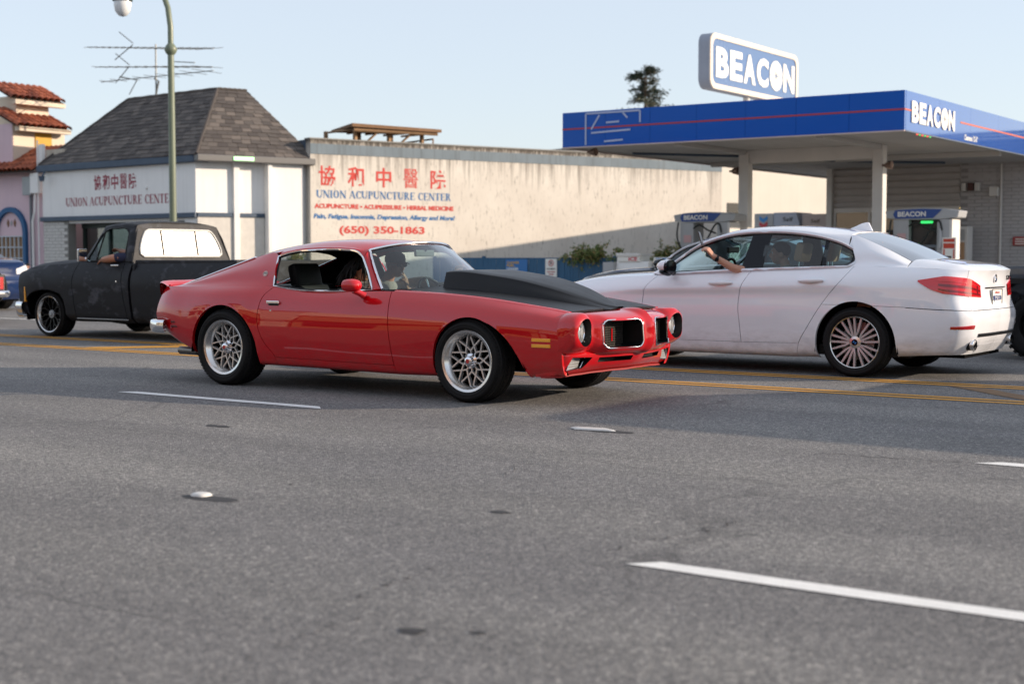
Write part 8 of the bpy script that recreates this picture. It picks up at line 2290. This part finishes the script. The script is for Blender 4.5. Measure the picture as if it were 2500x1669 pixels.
b = MB(); ball(b, tuple(M0 @ Vector((-.012, 0, .05))), (.104, .084, .086)); b.obj('hair', M_HAIRB, o, smooth=60)
b = MB(); G = []; ax = Vector((.10, -.045, -.006)).normalized(); c0 = Vector((-1.235, .915, 1.117)); u = ax.cross(Vector((0, 0, 1))).normalized(); v = ax.cross(u)
for i in range(21):
    a = 2*math.pi*i/20; d = u*math.cos(a)+v*math.sin(a); G.append([tuple(c0+d*.036-ax*.012), tuple(c0+d*.040-ax*.012), tuple(c0+d*.040+ax*.012), tuple(c0+d*.036+ax*.012)])
b.grid(G).obj('watch', M_CHROME, o, smooth=40)
# passer-by behind the pickup hood
p5 = empty('person', (-34.2, 25.0, 0.127), R(-60), 'small dark-haired figure in pale blue shirt beyond the pickup nose', 'person'); p5.scale = (.62, .62, .62)
b = MB(); M0 = head(b, (0, 0, 1.22), 0, 0)
limb(b, [(0, 0, 1.14), (0, 0, 1.04)], [.05, .06])
for s in (-1, 1): limb(b, [(0, s*.09, .60), (.02, s*.10, .30), (0, s*.10, .04)], [.085, .055, .04]); limb(b, [(0, s*.10, .03), (.14, s*.10, .03)], [.04, .03]); limb(b, [(0, s*.19, .98), (.02, s*.23, .75), (.12, s*.21, .58)], [.045, .038, .028]); hand(b, (.12, s*.21, .57), (.25, 0, -.9), (0, -s, 0), .4)
limb(b, [(0, 0, .62), (0, 0, 1.0)], [.12, .12])
o = fuse('body', b, M_SKIN1, p5, .009); eyes(M0, o)
b = MB(); limb(b, [(0, 0, .58), (0, 0, .80), (0, 0, .98)], [.155, .15, .15]); limb(b, [(0, -.17, .98), (0, .17, .98)], [.075, .075]); 
for s in (-1, 1): limb(b, [(0, s*.19, .98), (.01, s*.225, .82)], [.062, .056])
fuse('shirt', b, cloth('pale blue shirt', (0.22, 0.34, 0.50)), o, .013)
b = MB()
for s in (-1, 1): limb(b, [(0, s*.085, .62), (.02, s*.10, .32), (0, s*.10, .08)], [.105, .075, .06])
fuse('trousers', b, cloth('dark trousers', (0.03, 0.03, 0.035)), o, .013)
b = MB(); ball(b, tuple(M0 @ Vector((-.012, 0, .045))), (.106, .088, .092)); b.obj('hair', M_HAIRB, o, smooth=60)
# ------------------------------------------------------------------ the near side of the street (seen only as reflections in paint and glass)
def back_shop(x0, x1, h, m, trim, label, nwin, y=-8.2):
    o = empty('street_building', ((x0+x1)/2, y, 0.127), 0, label, 'building', 'buildings on the near side of the street')
    put(MB().box((x0, y-9, 0.1), (x1, y, h)), 'wall', m, o)
    put(MB().box((x0-.05, y-.3, h), (x1+.05, y+.15, h+.25)), 'cornice', trim, o)
    put(MB().box((x0+.3, y, 2.7), (x1-.3, y+1.1, 2.82)), 'awning', trim, o)
    wdt = (x1-x0)/nwin
    for k in range(nwin):
        a = x0+wdt*k+.5; c = x0+wdt*(k+1)-.5
        put(MB().box((a, y-.02, .7), (c, y+.03, 2.5)), 'shop_window', M_GLASSD, o)
        if h > 6: put(MB().box((a+.4, y-.02, 4.0), (c-.4, y+.03, 5.6)), 'window', M_GLASSD, o)
back_shop(-40, -25.3, 7.2, M_CREAM, M_BLUETRIM, 'tall cream shop on the near pavement, left of the camera', 4)
back_shop(-25, -13.2, 4.8, dirty('ochre stucco', (0.52, 0.30, 0.15), 0.88, 0.3, 0.8, 0.2, 30), M_DARKWOOD, 'low ochre shop on the near pavement', 4)
back_shop(-13, -2, 5.6, dirty('salmon stucco', (0.56, 0.36, 0.26), 0.88, 0.3, 0.8, 0.2, 30), M_WHITE, 'salmon shop with white cornice behind the camera', 3)
back_shop(-1.8, 12, 6.6, M_CREAMW, M_BROWN, 'pale two-storey shop to the right of the camera', 4)
back_shop(12.3, 30, 4.6, M_PINK, M_WHITE, 'pink shop far along the near pavement', 4)
bpy.context.view_layer.update()
